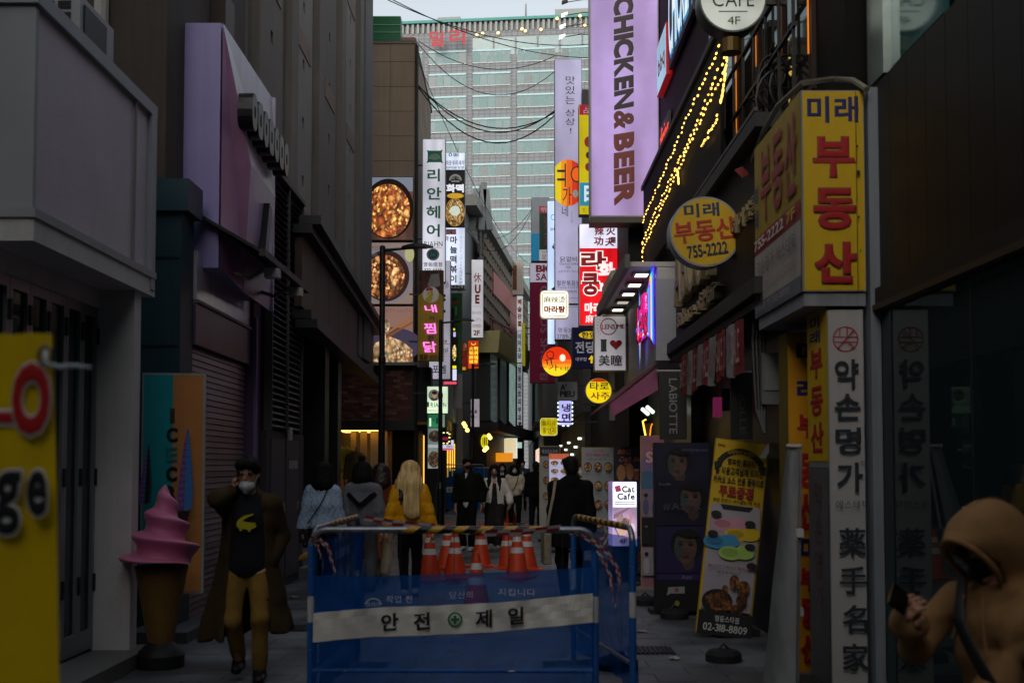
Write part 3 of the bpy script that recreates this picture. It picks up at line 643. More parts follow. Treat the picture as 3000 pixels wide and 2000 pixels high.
bx('soffit', P('#17130f'), gb, 2.56, 12, -.8, 8.03, 2.74, 2.86); bx('soffit_edge', M('#3a2c1c', rough=.5), gb, 2.54, 2.6, -.8, 8.03, 2.7, 2.74)
for i in range(5):
    y1 = 7.96 - i * 1.55; bx('glass_pane', pane((.2, .34, .33), .25, .02), gb, 2.6, 2.61, y1 - 1.54, y1, .06, 2.7); bx('pane_joint', P('#1c2424'), gb, 2.596, 2.612, y1 - 1.55, y1 - 1.54, .06, 2.7)
bx('interior_floor', P('#22282a'), gb, 2.62, 7, -.8, 8, 0, .05); bx('interior_wall', M('#16282a', rough=.7), gb, 6.9, 7, -.8, 8, 0, 2.7); bx('interior_end', M('#1b2a2b', rough=.7), gb, 2.64, 7, 7.9, 8.02, 0, 2.7)
bx('corner_post', M('#7f848b', rough=.4, streak=.6, var=.25), gb, 2.53, 2.6, 7.98, 8.3, 0, 4.3); bx('sill', P('#3b3d3e'), gb, 2.5, 2.62, -.8, 7.97, 0, .06)
for u0, u1, v0, v1, k in ((2786, 2846, 1212, 1228, 2.2), (2786, 2846, 1240, 1296, .5)):
    a_, b_ = at(u0, v0, 7.86), at(u1, v1, 7.86); bx('reflected_window', E('#d8a23c', k), gb, a_.x, b_.x, 7.86, 7.89, b_.z, a_.z)  # added glowing panels standing in for a lit window mirrored in the glass
for u, v in ((2723, 1246), (2838, 1249), (2788, 1250)):
    c_ = at(u, v, 7.8); MB().lathe([(.002, -.02), (.016, -.01), (.018, .005), (.006, .02)], c_, 10).build('bulb', E('#ffd98a', 14), gb)  # added glowing beads standing in for bulbs mirrored in the glass
bx('door_latch', P('#b9bbb8', metal=.5), gb, 2.585, 2.6, 6.45, 6.52, 1.15, 1.32)
bx('latch_tape', P('#a6a49c'), gb, 2.59, 2.6, 6.42, 6.56, 1.3, 1.38)
# ---------------------------------------------------------------- right: hair salon building
hb = thing('salon_building', 'dark salon building with string light balcony, ledge and raised letters', 'building', (2.35, 9, 0))
blkw = M('#100f0e', rough=.7, var=.3, scale=1.5, spec=.15)
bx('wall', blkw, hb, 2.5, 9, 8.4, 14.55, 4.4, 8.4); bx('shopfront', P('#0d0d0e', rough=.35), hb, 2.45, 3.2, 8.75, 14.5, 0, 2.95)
bx('sign_band', M('#1c1815', rough=.6, var=.2, scale=1.2, spec=.2), hb, 2.1, 3, 9.3, 14.5, 3.16, 4.4)
for a, z, w in ((1.98, 3.02, .14), (2.04, 2.93, .07)): bx('ledge', M('#262220', rough=.6), hb, a, 3, 9.25, 14.7, z, z + w)
bx('balcony_fascia', M('#0d0b0a', rough=.7, var=.3, spec=.15), hb, 2.17, 2.2, 11.7, 18.6, 4.75, 6.15); bx('fascia_cap', P('#0f0e0d'), hb, 2.14, 2.24, 11.6, 18.7, 6.15, 6.22); bx('upper_ledge', P('#22201e'), hb, 2.0, 3, 9.25, 14.6, 4.4, 4.52)
MB().bar((2.02, 9.3, 4.56), (2.02, 14.6, 4.56), .03).build('ledge_rail', P('#4a4643'), hb)
for i in range(5):
    y = 9.2 + i * 1.0; w = bx('window', P('#2a1b12', rough=.3), hb, 2.46, 2.5, y, y + .8, 4.7, 8.2); bx('pane', pane((.35, .3, .28), .5), w, 2.45, 2.459, y + .06, y + .74, 4.76, 8.1)
    bx('reflection_strip', E('#ff8a1e', .5), w, 2.44, 2.449, y + .03, y + .05, 5.0 + .3 * (i % 3), 7.6 - .5 * (i % 2))  # glowing strip drawn for an orange reflection on the window
for z in (5.2, 5.7, 6.2, 6.8): MB().bar((2.3, 9.1, z), (2.3, 13, z), .03).build('balcony_rail', P('#0f0f10'), hb)
for i in range(8): MB().bar((2.3, 9.15 + i * .5, 4.5), (2.3, 9.15 + i * .5, 7), .025).build('baluster', P('#0f0f10'), hb)
lt = P('#8a7a58', rough=.4)
def wallletters(parent, t, y_far, y_near, z0, z1, X, mat, depth=.08, bold=.0):
    co, fs = glyphs(t, 0); co = co[:, :2]; lo = co.min(0); hi = co.max(0); q = (co - lo) / (hi - lo)
    v = [(X, y_far + a * (y_near - y_far), z0 + b * (z1 - z0)) for a, b in q]; nv = len(v); mb = MB()
    from collections import Counter
    ec = Counter()
    for f in fs:
        for i in range(len(f)): ec[tuple(sorted((f[i], f[(i + 1) % len(f)])))] += 1
    sides = [(a, b, b + nv, a + nv) for (a, b), c in ec.items() if c == 1]
    mb.add(v + [(X + depth, b, c) for a, b, c in v], list(fs) + sides); return mb.build('raised_lettering', mat, parent)
wallletters(hb, 'ABOUT', 14.0, 11.4, 3.55, 4.3, 2.0, lt, .1, .01); wallletters(hb, 'Balance', 13.9, 12.6, 3.28, 3.47, 2.02, lt, .08); wallletters(hb, 'of', 12.45, 12.15, 3.28, 3.47, 2.02, lt, .08); wallletters(hb, 'Hair', 12.0, 11.2, 3.28, 3.47, 2.02, lt, .08); wallletters(hb, '헤어살롱', 10.6, 9.5, 3.75, 3.92, 2.06, lt, .04, .01)
# ---------------------------------------------------------------- right: white fascia shop (lens shop)
wf = thing('white_fascia_shop', 'white fascia shop with lit soffit downlights and pink awning', 'shop', (1.9, 14.6, 0))
wfm = M('#8f8d8a', rough=.55, var=.12, streak=.3)
bx('fascia', wfm, wf, 1.9, 3, 14.7, 19.2, 2.95, 4.16); bx('end_column', M('#8b8d90', rough=.5, var=.12), wf, 1.84, 2.1, 14.5, 14.72, 2.95, 4.0)
bx('soffit', M('#a9a7a2', rough=.35, var=.1), wf, 1.5, 2.4, 14.5, 19.2, 4.16, 4.22); bx('eave', P('#54524f'), wf, 1.44, 1.5, 14.4, 19.3, 4.12, 4.3)
bx('column_cap', M('#b9b7b2', rough=.3, metal=.4), wf, 1.86, 2.1, 14.5, 14.72, 4.0, 4.15)
for i in range(5):
    y = 14.85 + i * .85; f_ = bx('downlight', P('#8a8a88'), wf, 1.6, 1.84, y, y + .34, 4.13, 4.16); 
    bx('lamp', E('#fff6e0', 2.4 if i != 3 else .5), f_, 1.64, 1.8, y + .06, y + .28, 4.122, 4.13)
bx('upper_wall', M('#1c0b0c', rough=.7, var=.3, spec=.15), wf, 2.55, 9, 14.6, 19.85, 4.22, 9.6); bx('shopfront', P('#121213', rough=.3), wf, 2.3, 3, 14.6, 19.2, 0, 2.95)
bx('lit_wall', M('#9a9a96', rough=.6), wf, 2.28, 2.3, 16.2, 17.4, .5, 2.5)
for y in (16.4, 17.0): MB().tube([(1.95, y, 2.45), (2.05, y + .12, 2.38)], .03, 8).build('spot_lamp', E('#f3fff4', 1.2), wf)
aw2 = MB().hexa([(1.9, 15.0, 2.92), (1.9, 19.0, 2.92), (1.3, 19.0, 2.42), (1.3, 15.0, 2.42)], [(1.9, 15.0, 2.95), (1.9, 19.0, 2.95), (1.3, 19.0, 2.45), (1.3, 15.0, 2.45)]).build('awning', M('#5a2230', rough=.7, var=.2), wf)
MB().hexa([(1.92, 14.92, 2.6), (1.92, 15.0, 2.9), (1.3, 15.0, 2.42), (1.32, 14.92, 2.25)], [(1.92, 14.95, 2.6), (1.92, 15.02, 2.9), (1.3, 15.02, 2.42), (1.32, 14.95, 2.25)]).build('awning_end', M('#7c3a5a', rough=.7), aw2)
# ---------------------------------------------------------------- right: further buildings
rb = thing('ribbed_box_building', 'dark right hand building carrying the big hanging chicken sign', 'building', (2.0, 19.5, 0))
bx('wall', M('#131212', rough=.7, var=.3, spec=.15), rb, 2.05, 9, 19.9, 29.5, 0, 12); bx('pilaster', M('#77736c', rough=.7), rb, 1.95, 2.15, 22.6, 22.9, 2.5, 9)
rr = M('#8f8372', rough=.6, var=.15)
bx('box', rr, rb, 1.78, 2.04, 19.95, 23.6, 4.1, 5.05)
for i in range(24): piece('rib', rr, rb, (1.77, 20.02 + i * .15, 4.57), (.05, .06, .95))
fb = thing('far_right_building', 'dim grey building behind the maroon goods shop sign', 'building', (1.7, 30, 0))
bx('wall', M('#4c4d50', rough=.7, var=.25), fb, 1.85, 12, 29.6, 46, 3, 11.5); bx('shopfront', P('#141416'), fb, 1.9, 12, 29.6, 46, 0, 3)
bx('awning', M('#231c1e', rough=.7), fb, .75, 1.9, 38, 42, 2.85, 3.05)
for i in range(7): bx('shop_lamp', E('#f2ffe9', 2.2), fb, 1.8, 1.89, 31 + i * 2.0, 31.15 + i * 2.0, 2.3 - .2 * (i % 3), 2.36 - .2 * (i % 3))
fb2 = thing('end_building', 'pale end building beyond the bend on the right', 'building', (1.4, 46.5, 0))
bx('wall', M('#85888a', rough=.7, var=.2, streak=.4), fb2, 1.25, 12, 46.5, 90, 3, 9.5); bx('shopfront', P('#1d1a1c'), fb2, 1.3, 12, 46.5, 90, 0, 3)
for i in range(5): bx('shop_lamp', E('#ffd9c0', 1.5), fb2, 1.26, 1.29, 48 + i * 3, 48.3 + i * 3, 1.5, 2.4)
# ---------------------------------------------------------------- unseen blocks added round the viewpoint to shade the alley
for nm, lb, b in (('side_shade_block', 'unseen plain block added to shade the alley, left of the viewpoint', (-16, -5.2, -8, 5.2, 0, 12)), ('rear_shade_block', 'unseen plain block added to shade the alley, behind the viewpoint', (-14, 12, -22, -12, 0, 13))):
    t = thing(nm, lb, 'building', (b[0], b[2], 0)); bx('wall', M('#5f5c58', rough=.9, var=.25, streak=.4), t, *b)
    bx('roof_edge', P('#4a4845'), t, b[0] - .1, b[1] + .1, b[2] - .1, b[3] + .1, b[5], b[5] + .4)
# ================================================================ signs on the left side
BLK = P('#121416', rough=.5); NAVY = P('#17224a'); GRN = P('#0a8058'); RED = P('#b3202a'); WHT = P('#d8d8da'); INK = P('#1c1d22')
dks = P('#1d1e20', rough=.5)
# yellow standing banner in the foreground
yb = Sign('banner', 'bright yellow vinyl standing banner with red and black latin letters', 'banner', (-560, 985, 196, 2110), 2.3, th=.004, bgm=None, side=M('#c7a407', rough=.5, var=.1), tilt=R(-1.5))
bpy.data.objects.remove(yb.housing)
mb = MB(); N_ = 24
for i in range(N_ + 1):
    for j in range(13):
        u = -560 + i / N_ * (690 + 62 * j / 12); v = 985 + j / 12 * 1125 - 12 * math.sin(i * .35) * (1 - j / 12) - (8 if j == 0 and i < 20 else 0); x, z = yb.c(u, v); mb.v.append((x, .006 + .006 * math.sin(i * .8 + j * .4), z))
for i in range(N_):
    for j in range(12): a = i * 13 + j; mb.f.append((a, a + 13, a + 14, a + 1)[::-1])
mb.build('sheet', M('#ecc708', rough=.45, var=.12, scale=5), yb.root, local=True, smooth=True)
YW = P('#dcdcd8')
yb.n = 1
yb.text('L', -82, 1050, 36, 1240, P('#c01c1c'), .02, outline=YW, ow=.035); yb.text('O', 28, 1062, 142, 1276, P('#c01c1c'), .05, outline=YW, ow=.03)
yb.text('g', -10, 1380, 66, 1565, INK, .035, outline=YW, ow=.03); yb.text('e', 86, 1378, 147, 1510, INK, .04, outline=YW, ow=.03)
gx, gz_ = yb.c(124, 1042)
MB().tube([(gx + .014 * math.cos(a), -.012, gz_ + .018 * math.sin(a)) for a in np.linspace(0, 6.3, 14)], .0035, 6).build('eyelet', P('#777c80', metal=.8, rough=.3), yb.root, local=True)
MB().tube([(gx, -.012, gz_ + .01), (gx + .004, -.02, gz_ - .018), (gx + .03, -.016, gz_ - .024), (gx + .06, -.01, gz_ - .021), (gx + .092, -.006, gz_ - .024)], [.005, .006, .0055, .0045, .0035], 7).build('string', M('#c5cdd6', rough=.7), yb.root, local=True, smooth=True)
MB().tube([(-.25, .03, -.75), (-.25, .03, .36)], .012, 6).build('pole', P('#777777', metal=.7), yb.root, local=True)
MB().box(-.4, -.08, -.12, .2, -1.14, -1.05).build('base', P('#202224'), yb.root, local=True)
# ice cream poster panel and the cone statue
ip = Sign('ice_cream_poster', 'tall framed poster half teal half orange lettered ICE CREAM behind cone statue', 'poster', (416, 1092, 596, 1735), 10.6, th=.04, side=P('#a7aaa6', rough=.4), rz=R(8))
ip.rect(421, 1098, 504, 1730, P('#16a3a8', rough=.4)); ip.rect(504, 1098, 590, 1730, P('#d08a4a', rough=.4))
for ch, v in (('I', 1196), ('C', 1252), ('E', 1309), ('C', 1366), ('R', 1422), ('E', 1479)):
    w = 7 if ch == 'I' else 16; ip.text(ch, 503 - w, v, 503 + w, v + 44, {'C': BLK, 'E': P('#1b7f7c'), 'I': P('#3b3a1d'), 'R': P('#1a1420')}[ch], .05)
def swirl(s, u, v0, v1, w, a, b):
    n_ = 26
    for i in range(n_):
        t0, t1 = i / n_, (i + 1) / n_; f = lambda t: w * min(1, (t * 1.35) ** .72) * (1 - .25 * max(0, t - .8) * 5 * .4)
        for q, (c, x0, x1) in enumerate(((a, -1, -.1), (b, -.1, 1))):
            j = .5 * (i % 2)
            s.poly([(u + f(t0) * x0, v0 + (v1 - v0) * t0), (u + f(t1) * x0, v0 + (v1 - v0) * t1 + 4), (u + f(t1) * x1 + j, v0 + (v1 - v0) * t1 - 4), (u + f(t0) * x1, v0 + (v1 - v0) * t0)][::-1], (c, P('#6c5a9c') if c is a else c)[i % 2] if q == 0 else c, 'ice_swirl')
sw_a, sw_b, sw_c = P('#9b5fb0'), P('#3f86d0'), P('#241c30')
swirl(ip, 548, 1250, 1490, 22, sw_a, sw_b); swirl(ip, 444, 1300, 1470, 18, sw_a, sw_c)
ip.poly([(530, 1492), (548, 1590), (568, 1492)], food('#3a2418', '#57351f', '#2a1a14', 70), 'cone'); ip.ell('badge', 560, 1636, 14, 16, P('#a9b94a')); ip.ell('badge_bow', 552, 1668, 10, 14, P('#1d5f7a'))
ic = thing('ice_cream_statue', 'man high pink swirled soft ice cream cone statue on black base', 'statue', gnd(463, 1968) + Vector((0, .25, 0)))
ic.location.x -= .06; c0 = ic.location.copy(); ORG[ic] = c0.copy(); icm = M('#cf7398', rough=.4, var=.08)
mb = MB(); NR, NT = 150, 60; k9 = 9.35 / F
def zc(v): return at(463, v, c0.y).z
for i in range(NR + 1):
    t = i / NR; z = zc(1650) + (zc(1420) - zc(1650)) * t
    base = (.3 * (1 - t) ** .85 + .006); lean = .045 * math.sin(t * 2.4)
    for k in range(NT):
        a = 2 * math.pi * k / NT; ph = (a / (2 * math.pi) + t * 3.4 + .1 * math.sin(a)) % 1.0
        lobe = .5 - .5 * math.cos(2 * math.pi * ph ** 1.7); r_ = base * (.76 + .36 * lobe)
        mb.v.append((r_ * math.cos(a) - lean * 0 + .02 * t, r_ * math.sin(a), z + .035 * lobe * (1 - t)))
for i in range(NR):
    for k in range(NT): mb.f.append((i * NT + k, i * NT + (k + 1) % NT, (i + 1) * NT + (k + 1) % NT, (i + 1) * NT + k))
mb.f.append(tuple(range(NT))[::-1]); mb.f.append(tuple(NR * NT + k for k in range(NT)))
mb.v = [(x + c0.x, y + c0.y, z) for x, y, z in mb.v]; mb.build('swirl', icm, ic, smooth=True)
cone = MB(); zt, zb = zc(1655), zc(1905)
for i in range(41):
    t = i / 40; r_ = .085 + (.205 - .085) * t
    for k in range(64):
        a = 2 * math.pi * k / 64; w = max(abs(math.sin(8 * a + t * 9)), abs(math.sin(8 * a - t * 9))) ** 6
        rr_ = r_ * (1.0 + .035 * w); cone.v.append((c0.x + rr_ * math.cos(a), c0.y + rr_ * math.sin(a), zb + (zt - zb) * t))
for i in range(40):
    for k in range(64): cone.f.append((i * 64 + k, i * 64 + (k + 1) % 64, (i + 1) * 64 + (k + 1) % 64, (i + 1) * 64 + k))
cone.f.append(tuple(40 * 64 + k for k in range(64))); cone.build('waffle_cone', M('#7a5a2a', rough=.6, var=.25), ic, smooth=True)
MB().lathe([(.19, 0), (.19, .1), (.16, .14), (.1, .2), (.1, zb)], c0, 28).build('base', P('#101112', rough=.6), ic)
# food posters on the stone building
bd = P('#9a8a84', emit=.25)
def poster(nm, lb, v0, v1): return Sign('food_poster', lb, 'poster', (1062, v0, 1211, v1), Y5 - .1, th=.08, bgm=None, side=P('#2b2725'), group=None)
g = poster('', 'backlit poster of braised chicken stew in a black pot, topmost of three', 516, 706)
g.rect(1064, 518, 1210, 704, lightbox('#5a4038', .8)); g.rect(1064, 518, 1210, 560, E('#8a90a0', .5)); g.ell('pot', 1138, 612, 74, 90, E('#1d1411', .6)); g.ell('stew', 1136, 618, 66, 80, food('#6b2f18', '#a8521f', '#e8b45e', 9, 1.4, 1))
g = poster('', 'backlit poster of dark noodle stew in a steel bowl, middle of three', 708, 893)
g.rect(1064, 710, 1210, 891, E('#a08a80', .5)); g.ell('bowl', 1132, 806, 78, 84, E('#8f8a94', .5)); g.ell('bowl_inner', 1130, 808, 70, 76, E('#3a2420', .6)); g.ell('stew', 1126, 812, 60, 66, food('#4a2414', '#8a4a24', '#e8b070', 10, 1.4, 2))
g.text('안동찜닭', 1082, 718, 1118, 732, WHT, .01); g.text('ANDONG', 1082, 742, 1106, 752, WHT, .01); g.rect(1074, 718, 1079, 730, P('#d2c21c')); g.ell('side_dish', 1200, 745, 14, 22, E('#c9c590', .5))
g = poster('', 'backlit poster of chopsticks lifting noodles, lowest of three', 895, 1070)
g.rect(1064, 897, 1210, 1068, E('#9a7468', .6)); g.ell('bowl', 1145, 1010, 92, 52, E('#4a4258', .6)); g.poly([(1080, 1066), (1082, 1040), (1100, 1005), (1140, 985), (1180, 1000), (1209, 1025), (1209, 1066)][::-1], food('#c9a070', '#e0c49a', '#b0602a', 9, .85, 5), 'noodles')
g.poly([(1126, 975), (1209, 925), (1209, 931), (1130, 982)], E('#a06a3a', .7), 'chopstick'); g.poly([(1130, 985), (1209, 940), (1209, 946), (1132, 992)], E('#8a5226', .7), 'chopstick')
g.poly([(1112, 940), (1140, 935), (1142, 960), (1130, 985), (1138, 1066), (1122, 1066), (1118, 985)], food('#d9b28a', '#e8d2b0', '#c08a58', 14, .8, 7), 'lifted_noodles')
g.text('-우리국내산 닭고기 만 사용합니다', 1078, 904, 1208, 914, WHT, .01)
# --- hanging signs, left row
XL = -2.6
s1 = Sign('hanging_sign', 'tall white lightbox sign of a hair salon with green emblem and lettering', 'sign', (1237, 403, 1305, 830), 30.6, th=.28, bgm=lightbox('#c9cad6', .85, 3, .5), side=P('#7d8088'))
s1.bracket(1237, 480, XL); s1.bracket(1237, 700, XL)
s1.poly([(1250, 436), (1256, 438), (1290, 438), (1297, 434), (1294, 445), (1295, 468), (1298, 476), (1290, 473), (1256, 473), (1249, 476), (1252, 466), (1252, 446)][::-1], GRN); 
for i in range(5): s1.ring(1273, 466, 3 + i * 3.4, 4 + i * 3.4, WHT, 16, 10, 170)
s1.vtext('리안헤어', 1248, 484, 1298, 704, GRN, .022, .72); s1.text('RIAHN', 1243, 709, 1297, 724, INK, .0, sp=1.1); s1.rect(1245, 727, 1296, 728, RED)
s1.ell('round_mark', 1269, 748, 19, 18, P('#8c93a0')); s1.ell('round_mark', 1269, 748, 14, 13.5, P('#1c5a5e')); s1.text('345', 1261, 743, 1277, 754, P('#59a09a'), .01)
s1.text('명동1호점', 1242, 771, 1296, 784, INK, .015); s1.text('777-4448', 1243, 790, 1295, 801, INK, .005)
s2 = Sign('hanging_sign', 'narrow white and black rice cake snack sign with round food picture', 'sign', (1305, 443, 1363, 850), 33.5, th=.3, bgm=lightbox('#cdd6ea', 1.0, 3, .5), side=P('#9aa2ae', rough=.4))
s2.bracket(1310, 560, XL)
s2.ring(1319, 450, 3, 5.5, P('#3a78c2'), 20); s2.text('SBS', 1327, 446, 1344, 455, NAVY, .02); s2.text('미운우리새끼', 1306, 467, 1360, 481, NAVY, .012); s2.text('2019.11.10 방영', 1306, 484, 1358, 492, NAVY, .005)
s2.rect(1306, 495, 1362, 668, P('#101012')); s2.ring(1334, 527, 13, 19, WHT, 24, 0, 180); s2.rect(1322, 527, 1346, 532, WHT); s2.text('화덕', 1322, 511, 1345, 526, WHT, .01); s2.text('화떡', 1307, 538, 1359, 563, E('#e6e8f2', .8), .05)
s2.ell('corn_dog', 1334, 573, 25, 8, E('#d9a530', .6)); s2.ell('plate', 1333, 622, 29, 42, E('#b3862a', .6)); s2.ell('noodle_dish', 1333, 622, 27, 40, food('#8a5a20', '#c99a40', '#e0c890', 16, .8, 3)); s2.ell('topping', 1333, 618, 15, 15, E('#d3dccb', .7))
s2.rect(1307, 673, 1337, 688, RED); s2.text('즉석', 1309, 675, 1335, 687, WHT, .02); s2.vtext('마늘떡볶이', 1318, 690, 1342, 834, INK, .03, .8); s2.text('마', 1305, 693, 1315, 708, RED, .03); s2.vtext('ニンニクトッポッキ大蒜炒年糕', 1346, 692, 1356, 836, P('#8792a6'), .0, .9)
s2.rect(1306, 838, 1362, 850, INK); s2.text('3-6329', 1306, 840, 1358, 848, WHT, .01)
s3 = Sign('hanging_sign', 'rusty mustard yellow chicken sign with pink neon letters and round emblem', 'sign', (1224, 790, 1299, 1058), 28.6, th=.2, bgm=M('#b8921c', rough=.6, var=.25, streak=.4), side=P('#6a5a1c'))
s3.bracket(1226, 860, XL); s3.bracket(1226, 1000, XL)
rust = M('#5a3a30', rough=.85, var=.9, scale=6, streak=.5); s3.poly([(1225, 791), (1298, 791), (1298, 868), (1280, 850), (1262, 862), (1245, 848), (1225, 866)][::-1], rust, 'rust_patch')
s3.poly([(1262, 802), (1286, 800), (1290, 836), (1272, 842), (1252, 836)][::-1], M('#8f8f8a', rough=.7, var=.4), 'bare_metal')
s3.ell('round_badge', 1262, 863, 24.5, 24.5, P('#c9bfb4')); s3.ell('round_badge', 1262, 863, 23, 23, P('#e6e2da'))
YC = P('#d9b31c'); s3.ring(1260, 862, 4.5, 9, YC, 24, -60, 200); s3.ring(1257, 874, 5, 10, YC, 24, -200, 70); s3.ell('chick_body', 1257, 876, 9, 7, YC); s3.poly([(1262, 884), (1254, 868), (1266, 852), (1270, 856), (1264, 870)], YC)
for i, a in enumerate((1252, 1258, 1264)): s3.ell('comb', a, 847 - 2 * (i == 1), 4, 5, P('#b8433c'))
NEO = EM('#ff86f2', 1.25)
s3.text('내', 1245, 893, 1279, 915, NEO, .01, shear=-.15); s3.text('가', 1256, 926, 1274, 939, P('#4c5360'), .03); s3.text('찜', 1243, 947, 1277, 978, NEO, .01, shear=-.1); s3.text('한', 1254, 982, 1272, 1000, P('#4c5360'), .03); s3.text('닭', 1241, 1001, 1279, 1033, NEO, .01, shear=-.1)
s3.text('찜닭', 1229, 1038, 1255, 1054, P('#4a3410'), .04); s3.text('전문점', 1258, 1041, 1292, 1054, P('#3c3f3a'), .02)
s4 = Sign('hanging_sign', 'pale grey lit column sign behind the chicken sign with black brush lettering', 'sign', (1257, 762, 1320, 1112), 32, th=.3, bgm=lightbox('#a9a6b4', .75, 2, .6), side=P('#70707a'))
s4.text('포엠', 1267, 1070, 1306, 1095, INK, .02); s4.text('nce', 1290, 996, 1310, 1004, INK, .01); s4.rect(1290, 1007, 1318, 1008.5, RED); s4.text('ocktail', 1280, 1018, 1313, 1032, INK, .01); s4.rect(1290, 1036, 1318, 1037, RED); s4.rect(1290, 1044, 1318, 1045, P('#c8862e'))
for i in range(7): s4.poly([(1301, 833), (1301 + 14 * math.cos(i * .35 - 1), 833 + 14 * math.sin(i * .35 - 1)), (1301 + 14 * math.cos(i * .35 - .95), 834 + 14 * math.sin(i * .35 - .95))], INK, 'splash_mark')
for v in (760, 866, 878, 912): s4.ell('ink_drop', 1302, v, 4, 4.5, INK)
s4.bracket(1260, 1100, XL)
s5 = Sign('hanging_sign', 'tall plain green column sign with a small red ship picture', 'sign', (1318, 857, 1353, 1095), 36.5, th=.3, bgm=P('#2c6b26', rough=.5, var=.15), side=P('#1c4a1c')); s5.bracket(1320, 900, -2.2)
s5.poly([(1320, 888), (1348, 879), (1343, 886), (1336, 888)], RED); s5.ell('teapot', 1329, 875, 9, 6, P('#33403a')); s5.rect(1318, 902, 1330, 960, P('#0d1512')); s5.rect(1334, 898, 1338, 922, P('#9fb5a0'))
s6 = Sign('hanging_sign', 'slim black lightbox with yellow bars and noodle picture', 'sign', (1322, 955, 1340, 1128), 35, th=.25, bgm=P('#0f0f12'), side=BLK); s6.rect(1328, 961, 1333, 967, EM('#f2e21c')); s6.rect(1328, 972, 1335, 986, E('#b9b6e8')); s6.ell('dish', 1331, 1033, 6, 24, food('#d08a1c', '#f0d060', '#fff0c0', 14, 1.0)); s6.rect(1326, 1071, 1337, 1080, EM('#f2e21c')); s6.rect(1326, 1082, 1338, 1114, E('#cfd4f0')); s6.rect(1300, 1118, 1338, 1126, E('#e04a62'))
s7 = Sign('hanging_sign', 'small pale green salon lightbox with round portrait photo', 'sign', (1251, 1131, 1313, 1211), 29.4, th=.16, bgm=lightbox('#cfe3c2', 1.0, 3, 2, .8), side=P('#a8b09f'))
s7.bracket(1251, 1150, XL); s7.ell('portrait_ground', 1272, 1157, 17, 17, E('#7a7a72', .6)); s7.ell('shoulders', 1272, 1168, 10, 6, E('#3a4a44', .6)); s7.ell('face', 1273, 1158, 6.5, 9, E('#b58a72', .7)); s7.ell('hair', 1273, 1150, 7.5, 5.5, E('#241c1a', .6))
s7.text('RIAHN', 1262, 1179, 1307, 1192, GRN, .01, sp=1.2); s7.rect(1252, 1177, 1257, 1192, GRN); s7.text('리안헤어 / 명동', 1256, 1200, 1294, 1205, INK, .0)
s8 = Sign('hanging_sign', 'green lit notice box under the small salon lightbox', 'sign', (1253, 1212, 1304, 1252), 29.5, th=.16, bgm=lightbox('#2d7a52', .8, 3, 2), side=P('#3a5a4a')); s8.rect(1258, 1224, 1263, 1248, E('#d9f4d0')); s8.text('E', 1278, 1224, 1292, 1240, INK, .01); s8.ell('dot', 1270, 1230, 2, 2, INK); s8.rect(1284, 1214, 1303, 1250, E('#8fa895', .5))
s9 = Sign('hanging_sign', 'white foot massage sign with red characters and 2F at its foot', 'sign', (1381, 759, 1416, 990), 44, th=.4, bgm=lightbox('#c2c0c4', .62, 2, .5, .85), side=P('#8a8c90'), rz=R(3))
s9.text('休', 1387, 798, 1410, 827, RED, .01); s9.text('U', 1391, 833, 1408, 860, RED, .05); s9.text('E', 1392, 863, 1405, 890, RED, .05); s9.rect(1385, 897, 1411, 898, P('#c9a0a0'))
for i, t in enumerate(('발마사지전문', 'あしもみてん', '足部按摩店')): s9.text(t, 1384, 912 + i * 19, 1411, 922 + i * 19, P('#c47a7e'), .0)
s9.text('2F', 1387, 968, 1406, 983, RED, .03); s9.bracket(1383, 800, -2.2)
s10 = Sign('hanging_sign', 'small red hotpot sign with glowing yellow characters', 'sign', (1371, 997, 1402, 1080), 43, th=.3, bgm=lightbox('#b83a1c', .9, 4, 2), side=P('#5a2016')); YG = EM('#ffcf3a', 1.1)
s10.vtext('火锅麻辣', 1374, 1014, 1387, 1066, YG, .03, .9); s10.vtext('明洞瑞草', 1388, 1014, 1401, 1066, YG, .03, .9); s10.ring(1387, 1004, 5, 7, YG, 16, 180, 360); s10.bracket(1373, 1010, -2.2)
s11 = Sign('hanging_sign', 'dull red snack sign half hidden behind the green column', 'sign', (1352, 1003, 1370, 1085), 42.6, th=.3, bgm=M('#8a2a24', emit=.35, var=.5, scale=5), side=P('#401412')); s11.ell('picture', 1362, 1018, 6, 14, food('#6a2a1c', '#a8582c', '#d9a060', 12, .4, 4)); s11.rect(1355, 1075, 1364, 1084, EM('#b58a1e')); s11.bracket(1354, 1010, -2.2)
s12 = Sign('hanging_sign', 'lower white massage sign with small red latin letters', 'sign', (1379, 1168, 1405, 1250), 42, th=.3, bgm=lightbox('#b5adb4', .5, 2, .8, .85), side=P('#7d7a80')); s12.text('HUE', 1379, 1201, 1398, 1210, RED, .04); s12.rect(1383, 1222, 1400, 1223, P('#c49a9e')); s12.bracket(1381, 1180, -2.2)
s13 = Sign('hanging_sign', 'plain white back of a column sign under the green column', 'sign', (1328, 1094, 1355, 1196), 36, th=.3, bgm=P('#a09c9c', streak=.4), side=P('#77747a')); s13.bracket(1330, 1110, -2.2)
